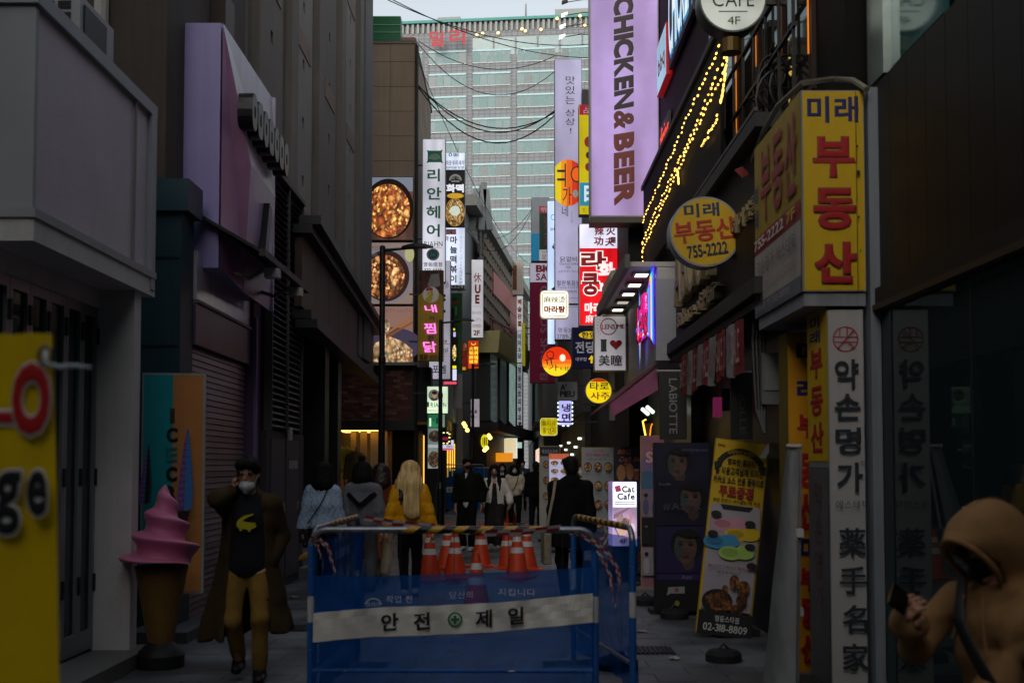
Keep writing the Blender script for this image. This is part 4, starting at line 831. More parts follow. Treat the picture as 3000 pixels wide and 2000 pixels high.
for i, (b, Y, lb, bgc, t, tc_) in enumerate((((1514, 866, 1532, 968), 58, 'thin white vertical sign with red and green characters by the bend', '#b4bdbd', '백슬완불', RED), ((1515, 968, 1530, 1062), 57, 'thin white vertical sign with black characters below the red and green one', '#a9b0b6', '이미소담', INK), ((1515, 1064, 1530, 1245), 56, 'long thin grey white vertical sign ending in a red dot', '#9aa0a6', '명동피트피부과', INK))):
    s = Sign('hanging_sign', lb, 'sign', b, Y, th=.4, bgm=lightbox(bgc, .55, 2, .5, .85), side=P('#6a6d70')); s.vtext(t, b[0] + 2, b[1] + 8, b[2] - 2, b[3] - 10, tc_, .04, .85); s.bracket(b[0] + 6, b[1] + 10, 1.3)
    if i == 2: s.ell('red_dot', 1523, 1240, 5, 5, RED)
s = Sign('hanging_sign', 'slim plain yellow vertical panel beside the thin white signs', 'sign', (1529, 945, 1539, 1072), 55, th=.4, bgm=E('#8f8a1a', .55), side=P('#6a661a')); s.bracket(1533, 960, 1.3)
s = Sign('hanging_sign', 'rust streaked curved white sign on the coral building corner', 'sign', (1500, 762, 1534, 864), 60, th=.6, bgm=M('#a9a398', rough=.7, var=.3, streak=.5), side=P('#6a5a4c')); s.rect(1502, 776, 1514, 850, M('#6a3a1e', rough=.8, var=.7, scale=3), 'rust_patch')
# menu light board and small lit boards on the left, low
s = Sign('menu_lightbox', 'white framed lit board with two dark dish photos beside the clothes shop', 'menu board', (1253, 1253, 1296, 1372), 28.9, th=.12, bgm=lightbox('#8f9c98', .6, 3, 1), side=P('#8d9296')); s.ell('dish', 1274, 1277, 18, 17, food('#3a2a20', '#5c4430', '#8a7a60', 20, .35, 6)); s.ell('dish', 1272, 1345, 18, 24, food('#4a3428', '#7a5a40', '#b09a7a', 20, .45, 8)); s.rect(1254, 1302, 1294, 1311, E('#b9c4c8', .6))
s = Sign('led_sign', 'small navy LED sign framed by yellow lamps above a pink price board', 'sign', (1296, 1264, 1321, 1302), 34, th=.1, bgm=P('#1a2450'), side=BLK)
for u, v in ((1300, 1267), (1311, 1267), (1317, 1271), (1317, 1281), (1316, 1293), (1311, 1298), (1300, 1298)): s.ell('bulb', u, v, 3.2, 2, EM('#fff08a', 1.5), 10)
s.rect(1297, 1280, 1313, 1289, EM('#8a1c3a', .8)); s.bracket(1298, 1270, -2.2)
s = Sign('price_board', 'small white price board with pink bottom strip under the LED sign', 'sign', (1295, 1288, 1330, 1318), 34.3, th=.06, bgm=E('#c9cfe8', .9), side=BLK); s.text('명동칼국수', 1308, 1304, 1328, 1311, INK, .02); s.rect(1296, 1312, 1329, 1317, E('#e0507a', .9)); s.bracket(1297, 1300, -2.2)
s = Sign('round_shop_sign', 'glowing yellow oval shop sign with black bars on the coral building', 'sign', (1406, 1271, 1432, 1314), 43.6, th=.2, bgm=EM('#e0d21c', .95), side=P('#4a4410'), shape='round', rz=R(35))
for i in range(4): s.rect(1412 + i * 4.2, 1281, 1414 + i * 4.2, 1303, BLK)
for i, (u, v) in enumerate(((1359, 1241), (1363, 1248), (1369, 1260), (1432, 1276), (1436, 1282), (1426, 1312), (1420, 1318))):
    c = at(u, v, 42.2); t = thing('hanging_bulb', 'warm hanging bulb over the far left shop fronts', 'lamp', c, 0, 'warm bulbs over the far shops')
    MB().lathe([(.02, -.07), (.07, -.03), (.075, .02), (.03, .08)], (0, 0, 0), 10).build('bulb', E('#ffd55a', 5), t, local=True, smooth=True); MB().tube([(0, 0, .07), (0, 0, .5)], .01, 5).build('cord', BLK, t, local=True)
# ================================================================ signs on the right side
YEL = M('#c9a406', rough=.5, var=.14, streak=.4); YRED = P('#a01418'); YBLU = P('#141c5c')
# yellow real estate box over the white column
YS = 8.0
s = Sign('corner_sign_box', 'big yellow estate agent box sign with blue and red lettering over the pavement', 'sign', (2350, 258, 2535, 858), YS, th=1.55, bgm=YEL, side=M('#8a8c8c', rough=.5, streak=.4))
s.text('미래', 2366, 276, 2518, 356, YBLU, .03)
for ch, v0, v1 in (('부', 398, 520), ('동', 552, 675), ('산', 713, 834)): s.text(ch, 2382, v0, 2505, v1, YRED, .04, outline=P('#2a0d10'), ow=.012)
s.rect(2507, 262, 2509, 852, P('#3a3410'), 'panel_joint')
for u, v, a in ((2513, 508, 8), (2514, 320, 4), (2512, 640, 4), (2515, 740, 3), (2510, 430, 4)): s.ell('stain', u, v, a * .7, a, P('#2a2410'), 12)
MB().box(-s.w / 2 + .01, s.w / 2, .02, 1.5, -s.h / 2 - .1, -s.h / 2).build('lower_frame', M('#80848a', rough=.5, streak=.6, var=.3), s.root, local=True)
# its street side face
cx_ = s.root.location; xs = cx_.x - s.w / 2 - .004
sd = Sign('side_panel_sign', 'faded street side panel of the yellow box with red phone strip', 'sign', (-.76, .76, -.72, .72), 0, th=.003, bgm=None, side=P('#8a7a4a'), metric=(xs, YS + .78, cx_.z), rz=R(-90))
sd.rect(-.76, -.72, .76, .05, M('#9c8430', rough=.6, var=.3, streak=.5)); sd.rect(-.76, .05, .76, .2, M('#8a3a3a', rough=.6, var=.3)); sd.rect(-.76, .2, .76, .6, M('#a39c94', rough=.6, var=.25, streak=.5)); sd.rect(-.76, .6, .76, .72, M('#6a6a70', rough=.6, var=.3))
sd.vtext('미래', -.74, -.4, -.58, 0, P('#3a4468'), .02)
for i, ch in enumerate('부동산'): sd.text(ch, -.5 + i * .42, -.62, -.14 + i * .42, -.02, P('#8a3a34'), .03)
sd.text('755-2222', -.72, .08, .3, .17, P('#c9bdb4'), .03); sd.text('7F', .4, .08, .66, .17, P('#c0a040'), .03)
sd.text('약손명가 에스테틱', -.6, .27, .68, .4, P('#5c6066'), .0); sd.text('Skin Care 피부과 전문관리', -.3, .46, .66, .52, P('#a06a6a'), .0); sd.text('명동점 T. 755-0072', -.66, .63, .5, .69, P('#9a9aa0'), .0)
MB().tube([onx(2540, 262, 2.5), onx(2500, 236, 2.46), onx(2440, 232, 2.42), at(2350, 244, 8.1), at(2280, 310, 8.8), at(2235, 390, 9.3), at(2205, 470, 9.8)], .022, 7).build('conduit', M('#6f6a5a', rough=.7), s.root)
# white column sign
w = Sign('column_sign', 'tall white skin care column sign with dark korean and chinese characters', 'sign', (2431, 905, 2536, 2030), 8.05, th=.55, bgm=M('#a5a2a0', rough=.5, var=.1, streak=.3), side=M('#7a7f88', rough=.45, streak=.4))
RD = P('#9c2a34'); w.ring(2483, 993, 34, 38, RD, 44)
for p in ([(2447, 985), (2520, 985), (2520, 988), (2447, 988)], [(2450, 1000), (2518, 1000), (2518, 1003), (2450, 1003)], [(2464, 962), (2467, 962), (2467, 986), (2464, 986)], [(2485, 956), (2488, 956), (2488, 986), (2485, 986)], [(2506, 964), (2509, 966), (2460, 1022), (2457, 1020)], [(2482, 1001), (2485, 999), (2512, 1018), (2509, 1021)]): w.poly(p, RD)
CH = P('#23292f')
for ch, u0, v0, u1, v1 in (('약', 2448, 1052, 2518, 1138), ('손', 2446, 1153, 2522, 1230), ('명', 2447, 1252, 2522, 1330), ('가', 2449, 1354, 2526, 1440), ('薬', 2452, 1544, 2532, 1626), ('手', 2453, 1655, 2534, 1735), ('名', 2459, 1766, 2532, 1846), ('家', 2457, 1876, 2538, 1956)): w.text(ch, u0, v0, min(u1, 2534), v1, CH, .022)
w.text('에스테틱', 2444, 1464, 2539, 1489, P('#3b3f44'), .0); w.ring(2523, 1357, 6, 7, CH, 20); w.text('R', 2520, 1353, 2526, 1361, CH, 0); w.text('YAKSON', 2450, 1990, 2530, 2006, CH, .01)
# its street side: yellow strip above, grey below
xw = w.root.location.x - w.w / 2 - .003
ys = Sign('side_strip_sign', 'narrow yellow estate agent strip on the side of the white column', 'sign', (-.27, .27, -.56, .56), 0, th=.002, bgm=YEL, side=YEL, metric=(xw, 8.33, 2.2), rz=R(-90))
ys.vtext('미래', -.2, -.52, .16, -.3, YBLU, .03); ys.vtext('부동산', -.18, -.3, .2, .52, YRED, .04, .85)
gs = Sign('side_strip_sign', 'dull grey lower side strip of the white column with faint marks', 'sign', (-.27, .27, -.78, .78), 0, th=.002, bgm=M('#5c5a58', rough=.6, var=.2), side=P('#444444'), metric=(xw, 8.33, .82), rz=R(-90)); gs.vtext('약손명가', -.12, -.7, .14, .3, P('#5a3f3c'), .0)
# yellow orange panel further back
op = Sign('estate_panel', 'orange yellow estate agent panel standing behind the white column', 'sign', (2312, 972, 2376, 2020), 9.0, th=.3, bgm=M('#c98a0a', rough=.5, var=.12), side=P('#6a5a1c'))
for ch, v0, v1, m in (('미', 1000, 1062, YBLU), ('래', 1110, 1172, YBLU), ('부', 1214, 1284, YRED), ('동', 1328, 1430, YRED), ('산', 1440, 1550, YRED), ('미', 1570, 1640, YBLU), ('부', 1660, 1730, YRED), ('동', 1748, 1836, YRED), ('산', 1850, 1935, YRED)): op.text(ch, 2338, v0, 2400, v1, m, .045)
op.text('755', 2330, 1962, 2376, 2000, YBLU, .04)
# rolled white banner stand in front
bn = thing('rolled_banner_stand', 'white banner seen from its blank side on a steel pole beside orange panel', 'banner', (2.02, 8.3, 0))
a, b, c, d = at(2306, 1305, 8.4), at(2340, 1310, 8.4), at(2330, 2060, 7.9), at(2228, 2060, 7.9); mb = MB(); n_ = 16
for i in range(n_ + 1):
    for j in range(5):
        t, q = i / n_, j / 4; p = (a.lerp(b, q)).lerp(d.lerp(c, q), t); mb.v.append((p.x, p.y - .02 * math.sin(i * .9) * (q - .5) + .03 * math.sin(q * 3.1), max(p.z, .01)))
for i in range(n_):
    for j in range(4): k = i * 5 + j; mb.f.append((k, k + 5, k + 6, k + 1))
mb.build('sheet', M('#6a6c6e', rough=.6, var=.3, streak=.6), bn, smooth=True)
MB().tube([at(2346, 1300, 8.42), at(2336, 2050, 8.05)], .012, 7).build('pole', P('#9a9c9c', metal=.6, rough=.35), bn)
for v in (1560, 1790): q = at(2341, v, 8.25); bx('clamp', P('#b9bab8'), bn, q.x - .025, q.x + .025, q.y - .03, q.y + .03, q.z - .03, q.z + .03)
MB().bar(at(2304, 1304, 8.4), at(2346, 1304, 8.4), .02).build('top_clip', P('#b9bab8'), bn); bx('base', P('#1a1a1b'), bn, 1.88, 2.3, 7.8, 8.5, 0, .07)
# round yellow agent sign
r1 = Sign('round_sign', 'round yellow estate agent sign with phone number 755-2222', 'sign', (1961, 574, 2173, 783), 10.6, th=.2, bgm=M('#c9a010', rough=.5, var=.1), side=P('#8b8f98', rough=.4), shape='round')
r1.text('미래', 2003, 594, 2108, 636, P('#1d3550'), .03, ang=4); r1.text('부동산', 1973, 642, 2158, 708, P('#a8321a'), .035, ang=6); r1.text('755-2222', 2012, 714, 2132, 752, P('#1d2c40'), .03, ang=8); r1.bracket(2160, 640, 2.3); r1.bracket(2160, 720, 2.3)
# cafe round sign
cf = Sign('cafe_sign', 'round white lit CAFE 4F sign above the string lights', 'sign', (2046, -108, 2248, 98), 9.7, th=.22, bgm=lightbox('#a5a9a0', .8, 3, 3, .55), side=P('#3c4a44', rough=.4), shape='round')
cf.text('CAFE', 2086, -22, 2210, 22, INK, .0); cf.rect(2104, 35, 2190, 38, INK); cf.text('4F', 2130, 52, 2168, 76, INK, .0); cf.bracket(2230, 0, 2.4)
MB().lathe([(.09, -.45), (.09, -.33)], (0, .1, 0), 12).build('mount', P('#5a4620', metal=.6), cf.root, local=True)
# chicken & beer
cb_ = Sign('chicken_beer_sign', 'huge lilac backlit CHICKEN&BEER sign with brown letters reading downwards', 'sign', (1727, -420, 1931, 648), 19.35, th=.45, bgm=lightbox('#9580b0', .82, 2.2, .55, .45), side=P('#8d8498', rough=.4))
cb_.text('CHICKEN', 1797, -14, 1857, 324, P('#241418'), .06, rot=-90, shear=-.035, sp=1.12); cb_.text('&', 1796, 331, 1857, 387, P('#5a241c'), .042, rot=-90); cb_.text('BEER', 1796, 398, 1857, 612, P('#6a2a20'), .06, rot=-90, shear=-.045, sp=1.12)
cb_.bracket(1925, 100, 2.7, .04); cb_.bracket(1925, 560, 2.7, .04); MB().box(-cb_.w / 2, cb_.w / 2, .0, .45, -cb_.h / 2 - .1, -cb_.h / 2).build('bottom_tray', P('#3a342e'), cb_.root, local=True)
# red kungfu sign
kf = Sign('hanging_sign', 'red and white hot pot sign with big outlined letters below the lilac sign', 'sign', (1696, 653, 1816, 955), 22, th=.35, bgm=lightbox('#c8121c', 1.0, 4, 1, .75), side=P('#a9a6a0'))
kf.rect(1698, 655, 1814, 726, lightbox('#cfcfe4', 1.0, 3, 2, .8)); KR = P('#b01824')
for ch, u, v in (('辣', 1742, 662), ('火', 1776, 662), ('功', 1740, 692), ('夫', 1772, 694)): kf.text(ch, u, v, u + 28, v + 26, KR, .035)
kf.rect(1789, 693, 1804, 711, KR); kf.text('馆', 1791, 695, 1802, 709, WHT, .0)
OWT = EM('#f0e6e8', .9)
kf.text('라', 1702, 736, 1776, 790, P('#c8121c'), .045, outline=OWT, ow=.045); kf.text('화', 1752, 768, 1802, 816, OWT, .05); kf.text('쿵', 1704, 800, 1756, 866, P('#c8121c'), .045, outline=OWT, ow=.045); kf.text('부', 1752, 830, 1800, 868, OWT, .05)
kf.text('마라탕', 1712, 888, 1790, 920, OWT, .05); kf.text('麻辣烫', 1714, 924, 1788, 948, OWT, .015); kf.bracket(1812, 700, 2.1)
# yugane tall
yg = Sign('hanging_sign', 'very tall white chicken rib sign with orange sun and brush letters', 'sign', (1625, 163, 1706, 1000), 30, th=.45, bgm=lightbox('#9a96b4', .85, 2, .4, .6), side=P('#7a7888'))
for i, ch in enumerate(('맛있는', '상상!')): yg.vtext(ch, 1655, 212 + i * 100, 1690, 302 + i * 90, INK, -.004, .9)
for i, (c, x0) in enumerate((('#d0b81a', 1626), ('#d9861a', 1644), ('#cf5a18', 1660), ('#b8321a', 1676), ('#a01c20', 1690))):
    x1 = (1644, 1660, 1676, 1690, 1704)[i]; h = lambda x: math.sqrt(max(0, 1 - ((x - 1664) / 52) ** 2)) * 70
    yg.poly([(x0, 535 - h(x0)), (x1, 535 - h(x1)), (x1, 535 + h(x1)), (x0, 535 + h(x0))], E(c, .85), 'sun_stripe')
yg.ell('ring_mark', 1690, 510, 18, 24, INK); yg.ell('ring_mark', 1690, 510, 14.5, 20, E('#cf5a18', .85)); yg.text('ㅠ', 1632, 478, 1658, 548, INK, .0, rot=-90); yg.text('가', 1648, 548, 1674, 600, INK, .0); yg.text('네', 1646, 604, 1664, 636, INK, .0)
yg.ell('chicken_mark', 1686, 568, 9, 12, WHT, 9)
yg.text('SINCE 1981', 1672, 620, 1677, 654, P('#8a88a0'), 0, rot=-90); yg.text('닭갈비', 1640, 755, 1690, 771, P('#3a3a48'), .005); yg.text('Chicken Galbi', 1638, 773, 1692, 780, P('#5a5868'), 0); yg.text('鸡排', 1656, 783, 1672, 791, P('#5a5868'), 0); yg.text('ユガネダッカルビ', 1634, 795, 1698, 803, P('#5a5868'), 0)
yg.text('철판볶음밥', 1630, 826, 1700, 842, P('#3a3a48'), .005); yg.text('Teppan Fried Rice', 1632, 844, 1702, 851, P('#5a5868'), 0); yg.text('铁板炒饭', 1664, 855, 1690, 863, P('#5a5868'), 0)
for y in (878, 904): yg.rect(1667, y, 1703, y + 1.2, P('#5a5868'))
yg.text('명동2호점', 1634, 966, 1700, 980, P('#4a4858'), .0); yg.text('3789-2392', 1630, 985, 1700, 998, P('#4a4858'), .0); yg.bracket(1702, 260, 2.0); yg.bracket(1702, 700, 2.0)
# yellow fortune sign
fs = Sign('hanging_sign', 'yellow and blue fortune telling sign half hidden by the lilac sign', 'sign', (1696, 303, 1745, 632), 25, th=.3, bgm=lightbox('#b8a80c', .7, 3, .6, .8), side=P('#5a5210'))
fs.rect(1698, 304, 1744, 334, E('#8f1830', .7)); fs.text('占', 1710, 311, 1726, 330, WHT, .01); fs.ell('red_drop', 1724, 415, 12, 16, RED); fs.ell('red_drop', 1724, 455, 8, 10, P('#4a1c18')); fs.ell('red_drop', 1723, 490, 9, 12, RED); fs.rect(1698, 537, 1744, 606, E('#2a86a8', .6)); fs.text('日', 1711, 546, 1738, 594, E('#c9d4e0', .8), .05); fs.text('T. 777', 1706, 614, 1742, 624, P('#5a520c'), .0); fs.bracket(1740, 330, 2.1)
# big sale / goods shop
gd = Sign('hanging_sign', 'maroon goods shop sign with pale latin letters reading downwards', 'sign', (1552, 768, 1626, 1122), 40, th=.4, bgm=M('#6e1234', rough=.45, emit=.16, var=.1), side=P('#4a1024'))
gd.rect(1553, 769, 1625, 825, E('#a8a2b4', .65)); gd.text('BIG', 1570, 774, 1622, 796, P('#a82038'), .05); gd.text('SALE', 1570, 799, 1630, 820, P('#a82038'), .03); gd.text('GOODS SHOP', 1583, 836, 1606, 1088, P('#9a6a80'), .02, rot=-90); gd.rect(1582, 1094, 1604, 1114, P('#9a6a80')); gd.text('2F', 1585, 1098, 1601, 1111, P('#6e1234'), .04, rot=-90); gd.bracket(1620, 800, 1.9)
mg = Sign('hanging_sign', 'grey blue and dark green massage sign stacked above the goods sign', 'sign', (1556, 577, 1610, 766), 42, th=.4, bgm=P('#8a8e94', emit=.2), side=P('#5a5e62'))
mg.rect(1557, 684, 1579, 765, E('#1f6f96', .55)); mg.rect(1580, 604, 1609, 732, P('#0d3626')); mg.rect(1580, 603, 1609, 624, E('#8a2030', .6)); mg.text('明', 1585, 606, 1601, 621, WHT, .0); mg.vtext('洞足', 1594, 630, 1608, 725, P('#a0303a'), .0); mg.rect(1580, 733, 1609, 765, E('#a9a9ac', .5)); mg.text('YOUR', 1585, 736, 1606, 742, INK, .0); mg.text('足', 1586, 746, 1602, 762, RED, .0); mg.bracket(1600, 640, 1.9)
lb = Sign('hanging_sign', 'narrow icy blue lightbox with script mark beside the tall white sign', 'sign', (1604, 586, 1626, 1010), 37, th=.35, bgm=lightbox('#b9d0f2', 1.05, 4, .4, .75), side=P('#8aa0b8')); lb.text('SH', 1612, 665, 1624, 674, P('#a02a4a'), .01); lb.ring(1622, 634, 7, 8.5, NAVY, 16); lb.poly([(1622, 712), (1624, 730), (1617, 724)], INK); lb.poly([(1624, 840), (1614, 848), (1624, 852)], INK); lb.bracket(1620, 620, 1.9)
# malatang
ml = Sign('malatang_sign', 'cream lit rounded square sign with green and red characters', 'sign', (1582, 850, 1667, 933), 25.5, th=.18, bgm=lightbox('#f1ead6', 1.25, 3, 3, .9), side=E('#c9bfa0', .35), shape='rr')
ml.rect(1590, 857, 1659, 858.5, P('#8a2a1c')); ml.rect(1590, 924.5, 1659, 926, P('#8a2a1c')); ml.rect(1588, 860, 1589.5, 923, P('#8a2a1c')); ml.rect(1659.5, 860, 1661, 923, P('#8a2a1c')); ml.text('麻辣烫', 1593, 868, 1656, 887, P('#0d2a1a'), .0); ml.text('마라탕', 1594, 896, 1656, 917, P('#b02c18'), .05); ml.bracket(1660, 890, 2.1)
# ball sign
bl = Sign('round_sign', 'round red orange and yellow lit chicken sign with brush letters', 'sign', (1586, 1013, 1676, 1104), 27, th=.16, bgm=EM('#d8320e', 1.0), side=P('#3a1410'), shape='round')
def seg(sg, cu, cv, r_, va, vb, m):
    A = np.linspace(va, vb, 8); sg.poly([(cu - math.sqrt(max(0, r_ * r_ - (v - cv) ** 2)), v) for v in A] + [(cu + math.sqrt(max(0, r_ * r_ - (v - cv) ** 2)), v) for v in A[::-1]], m, 'stripe')
seg(bl, 1631, 1058.5, 43, 1053, 1066, E('#e8661a')); seg(bl, 1631, 1058.5, 43, 1066, 1078, E('#ee9a1e')); seg(bl, 1631, 1058.5, 43, 1078, 1101, E('#e6cf24'))
bl.ring(1612, 1039, 9, 11.5, INK); bl.text('ㅠ', 1592, 1052, 1626, 1068, INK, .0, ang=10); bl.text('가', 1607, 1066, 1634, 1086, INK, .0); bl.text('네', 1642, 1074, 1665, 1086, INK, .0); bl.ell('chicken_mark', 1648, 1048, 9, 11, EM('#ffe9d0'), 8); bl.bracket(1665, 1058, 2.1)
# pawn shop
pw = Sign('hanging_sign', 'dark navy pawn shop sign with yellow oval and up arrow', 'sign', (1676, 958, 1760, 1077), 21.6, th=.3, bgm=P('#12143a', emit=.12), side=P('#0d0e1c'))
pw.ell('oval', 1726, 981, 30, 11, E('#c0a012', .8)); pw.text('한양', 1704, 972, 1748, 990, INK, .03); pw.text('전당포', 1685, 1000, 1772, 1035, P('#c4c6d4'), .03); pw.text('대부업', 1686, 1047, 1718, 1058, P('#c4c6d4'), .03); pw.poly([(1733, 1040), (1743, 1053), (1736, 1053), (1736, 1064), (1730, 1064), (1730, 1053), (1723, 1053)], E('#c8a80e', .9), 'arrow'); pw.bracket(1755, 970, 2.1)
# lens me
ln = Sign('lens_shop_sign', 'white rectangular LENS ME sign with red heart and chinese characters', 'sign', (1741, 925, 1834, 1086), 18.5, th=.3, bgm=lightbox('#a9a6ac', .5, 3, 1, .8), side=P('#8f8d92'))
LR = P('#a8203c'); ln.ring(1783, 956, 22, 25, LR); ln.text('LENS', 1763, 949, 1803, 964, LR, .02); ln.text('ME', 1808, 949, 1830, 962, LR, .03)
for i in range(6): a = R(140 + i * 16); ln.poly([(1783 + 29 * math.cos(a), 956 - 29 * math.sin(a)), (1783 + 35 * math.cos(a), 956 - 35 * math.sin(a)), (1783 + 35 * math.cos(a + .06), 956 - 35 * math.sin(a + .06))], LR, 'lash')
ln.text('I', 1760, 994, 1776, 1030, P('#2a3a34'), .03); ln.rect(1759, 994, 1777, 998, P('#2a3a34')); ln.rect(1759, 1026, 1777, 1030, P('#2a3a34'))
hp = [(1804 + 1.13 * 16 * math.sin(t) ** 3, 1009 - 1.05 * (13 * math.cos(t) - 5 * math.cos(2 * t) - 2 * math.cos(3 * t) - math.cos(4 * t))) for t in np.linspace(0, 2 * math.pi, 40, endpoint=False)]; ln.poly(hp, P('#a81426'), 'heart')
ln.text('美', 1753, 1040, 1786, 1072, P('#1e2622'), .03); ln.text('瞳', 1789, 1040, 1822, 1072, P('#1e2622'), .02); ln.bracket(1830, 950, 2.0)
ap = Sign('hanging_sign', 'small grey cosmetics sign with black capitals above the blue lit noodle sign', 'sign', (1633, 1117, 1692, 1172), 28, th=.2, bgm=P('#7a7a7c', emit=.1), side=P('#5a5a5c')); ap.text("A'", 1641, 1124, 1660, 1142, INK, .05); ap.text('PIEU', 1640, 1145, 1684, 1163, INK, .04); ap.bracket(1690, 1130, 2.1)
nm_ = Sign('hanging_sign', 'blue white cold noodle sign edged with chasing lamps', 'sign', (1637, 1173, 1675, 1245), 27.5, th=.25, bgm=lightbox('#a9a8e6', 1.1, 3, 2, .8), side=P('#22222a')); nm_.text('냉', 1646, 1182, 1672, 1206, P('#4a1c58'), .03); nm_.text('면', 1646, 1210, 1672, 1238, P('#4a1c58'), .03); nm_.bracket(1670, 1185, 2.1)
for i in range(6):
    for u in (1635, 1677): nm_.ell('chase_lamp', u, 1180 + i * 12, 2.0, 3.2, EM('#e6fff4', 1.6), 10)
for u in (1650, 1664): nm_.ell('chase_lamp', u, 1247, 4, 2, EM('#e6fff4', 1.6), 10)
hw = Sign('hanging_sign', 'small lit yellow rounded square sign with dark korean letters', 'sign', (1583, 1224, 1633, 1275), 27, th=.16, bgm=lightbox('#b8a608', 1.0, 6, 6, .5), side=E('#d9d48a', .8), shape='rr'); hw.text('풍미각', 1588, 1232, 1628, 1246, P('#5a4a08'), .0); hw.text('황언지', 1590, 1252, 1627, 1268, P('#3a3008'), .01); hw.bracket(1625, 1235, 2.1)
tr = Sign('round_sign', 'round yellow tarot sign with black and red letters and red cap', 'sign', (1715, 1106, 1793, 1182), 19, th=.2, bgm=EM('#e0c412', 1.0), side=P('#b5b08a'), shape='round'); seg(tr, 1754, 1144, 36, 1108, 1118, E('#b83a18', .8)); tr.text('타로', 1728, 1119, 1784, 1142, P('#2a2408'), .02); tr.text('사주', 1730, 1148, 1786, 1170, P('#b0341c'), .02); tr.bracket(1785, 1144, 1.95)
# bbq lit signs up on the right
bq = Sign('brand_panel_sign', 'pale blue lit panel with red bbq letters on the upper right facade', 'sign', (-.58, .58, -.42, .42), 0, th=.1, bgm=lightbox('#8fb4c8', .8, 2, 1, .8), side=E('#a01818', .35), metric=(2.44, 18.3, 8.2), rz=R(-90)); bq.text('bbq', -.4, -.14, .4, .24, P('#a02030'), .02)
ch_ = Sign('brand_panel_sign', 'blue outlined white CHICKEN letters beside the pale blue panel', 'sign', (-1.2, 1.2, -.8, .8), 0, th=.06, bgm=P('#0b0d12'), side=BLK, metric=(2.46, 16.4, 8.6), rz=R(-90)); ch_.text('CHICKEN', -1.15, -.65, 1.15, .65, EM('#cfe2ea', .9), .01, outline=EM('#2a7fb0', .8), ow=.04)
nr_ = Sign('neon_script', 'glowing orange red neon script on the dark right facade', 'neon sign', (-.55, .55, -.32, .32), 0, th=.03, bgm=P('#1c0a0a'), side=BLK, metric=(2.5, 18.45, 6.95), rz=R(-90)); nr_.text('dining', -.5, -.28, .5, .28, EM('#ff4a18', 1.5), .0, shear=.1)
lw = Sign('lit_window_sign', 'yellow and cyan lit window sign behind the string lights', 'sign', (-.3, .3, -.55, .55), 0, th=.03, bgm=EM('#e0a012', .8), side=BLK, metric=(2.5, 18.9, 5.9), rz=R(-90)); lw.rect(-.25, .1, .25, .5, EM('#b9e8ee', 1.0)); lw.rect(-.25, .3, .25, .33, BLK); lw.rect(-.02, -.5, .02, .5, BLK)
pk = Sign('pink_cube_sign', 'glowing magenta box sign under the white soffit', 'sign', (1886, 857, 1914, 914), 15.1, th=.3, bgm=EM('#ff1e9a', 1.0), side=EM('#e81c90', .75)); pk.vtext('렌즈', 1889, 862, 1899, 908, EM('#ffb0dc', 1), .02); pk.bracket(1910, 860, 2.0)
# rainbow star neon
rn = Sign('rainbow_star_sign', 'rainbow edged star neon sign with pink lattice letters on white fascia', 'neon sign', (-1.15, 1.15, -.62, .62), 0, th=.05, bgm=None, side=P('#20202c'), metric=(1.82, 15.55, 3.58), rz=R(-90)); bpy.data.objects.remove(rn.housing)
def star(f, cx0=0.): return [(cx0 + f * x, -f * z) for x, z in ((-1.12, .0), (-.72, .12), (-.62, .55), (-.5, .16), (.35, .3), (.85, .62), (1.1, .62), (1.1, -.45), (.8, -.32), (.2, -.22), (-.5, -.22), (-.6, -.62), (-.7, -.2))]
for f, c in ((1.0, '#6a2af0'), (.93, '#2a6af8'), (.86, '#1ad0d0'), (.79, '#e8e020'), (.73, '#e06ae0'), (.66, '#5a5af8'), (.6, '#30b8f0'), (.5, '#1a2a6a')): rn.poly(star(f), EM(c, .95), 'neon_outline')
rn.text('LENS', -.75, -.28, .5, .26, EM('#ff1a66', 1.2), .05); rn.text('LENS', -.75, -.28, .5, .26, P('#2a0818'), -.012)
MB().box(-1.0, 1.0, .0, .06, -.2, .2).build('back_plate', P('#16161c'), rn.root, local=True)
# sale cloth and shop banners
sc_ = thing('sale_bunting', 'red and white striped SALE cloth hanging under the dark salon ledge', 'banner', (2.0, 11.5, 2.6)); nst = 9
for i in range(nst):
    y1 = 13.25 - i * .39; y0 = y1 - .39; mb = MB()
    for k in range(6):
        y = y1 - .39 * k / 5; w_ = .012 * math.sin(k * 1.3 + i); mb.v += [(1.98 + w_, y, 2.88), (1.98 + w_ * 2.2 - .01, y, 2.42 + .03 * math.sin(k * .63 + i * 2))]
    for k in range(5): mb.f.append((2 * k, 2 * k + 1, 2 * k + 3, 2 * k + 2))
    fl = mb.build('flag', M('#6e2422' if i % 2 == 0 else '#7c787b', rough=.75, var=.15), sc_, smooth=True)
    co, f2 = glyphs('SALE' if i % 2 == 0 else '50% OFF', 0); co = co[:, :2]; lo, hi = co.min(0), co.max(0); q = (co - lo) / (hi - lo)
    MB().add([(1.955, y1 - .03 - a * .33, 2.5 + b_ * .3) for a, b_ in q], f2).build('lettering', P('#b89a98') if i % 2 == 0 else P('#8a5a58'), sc_)
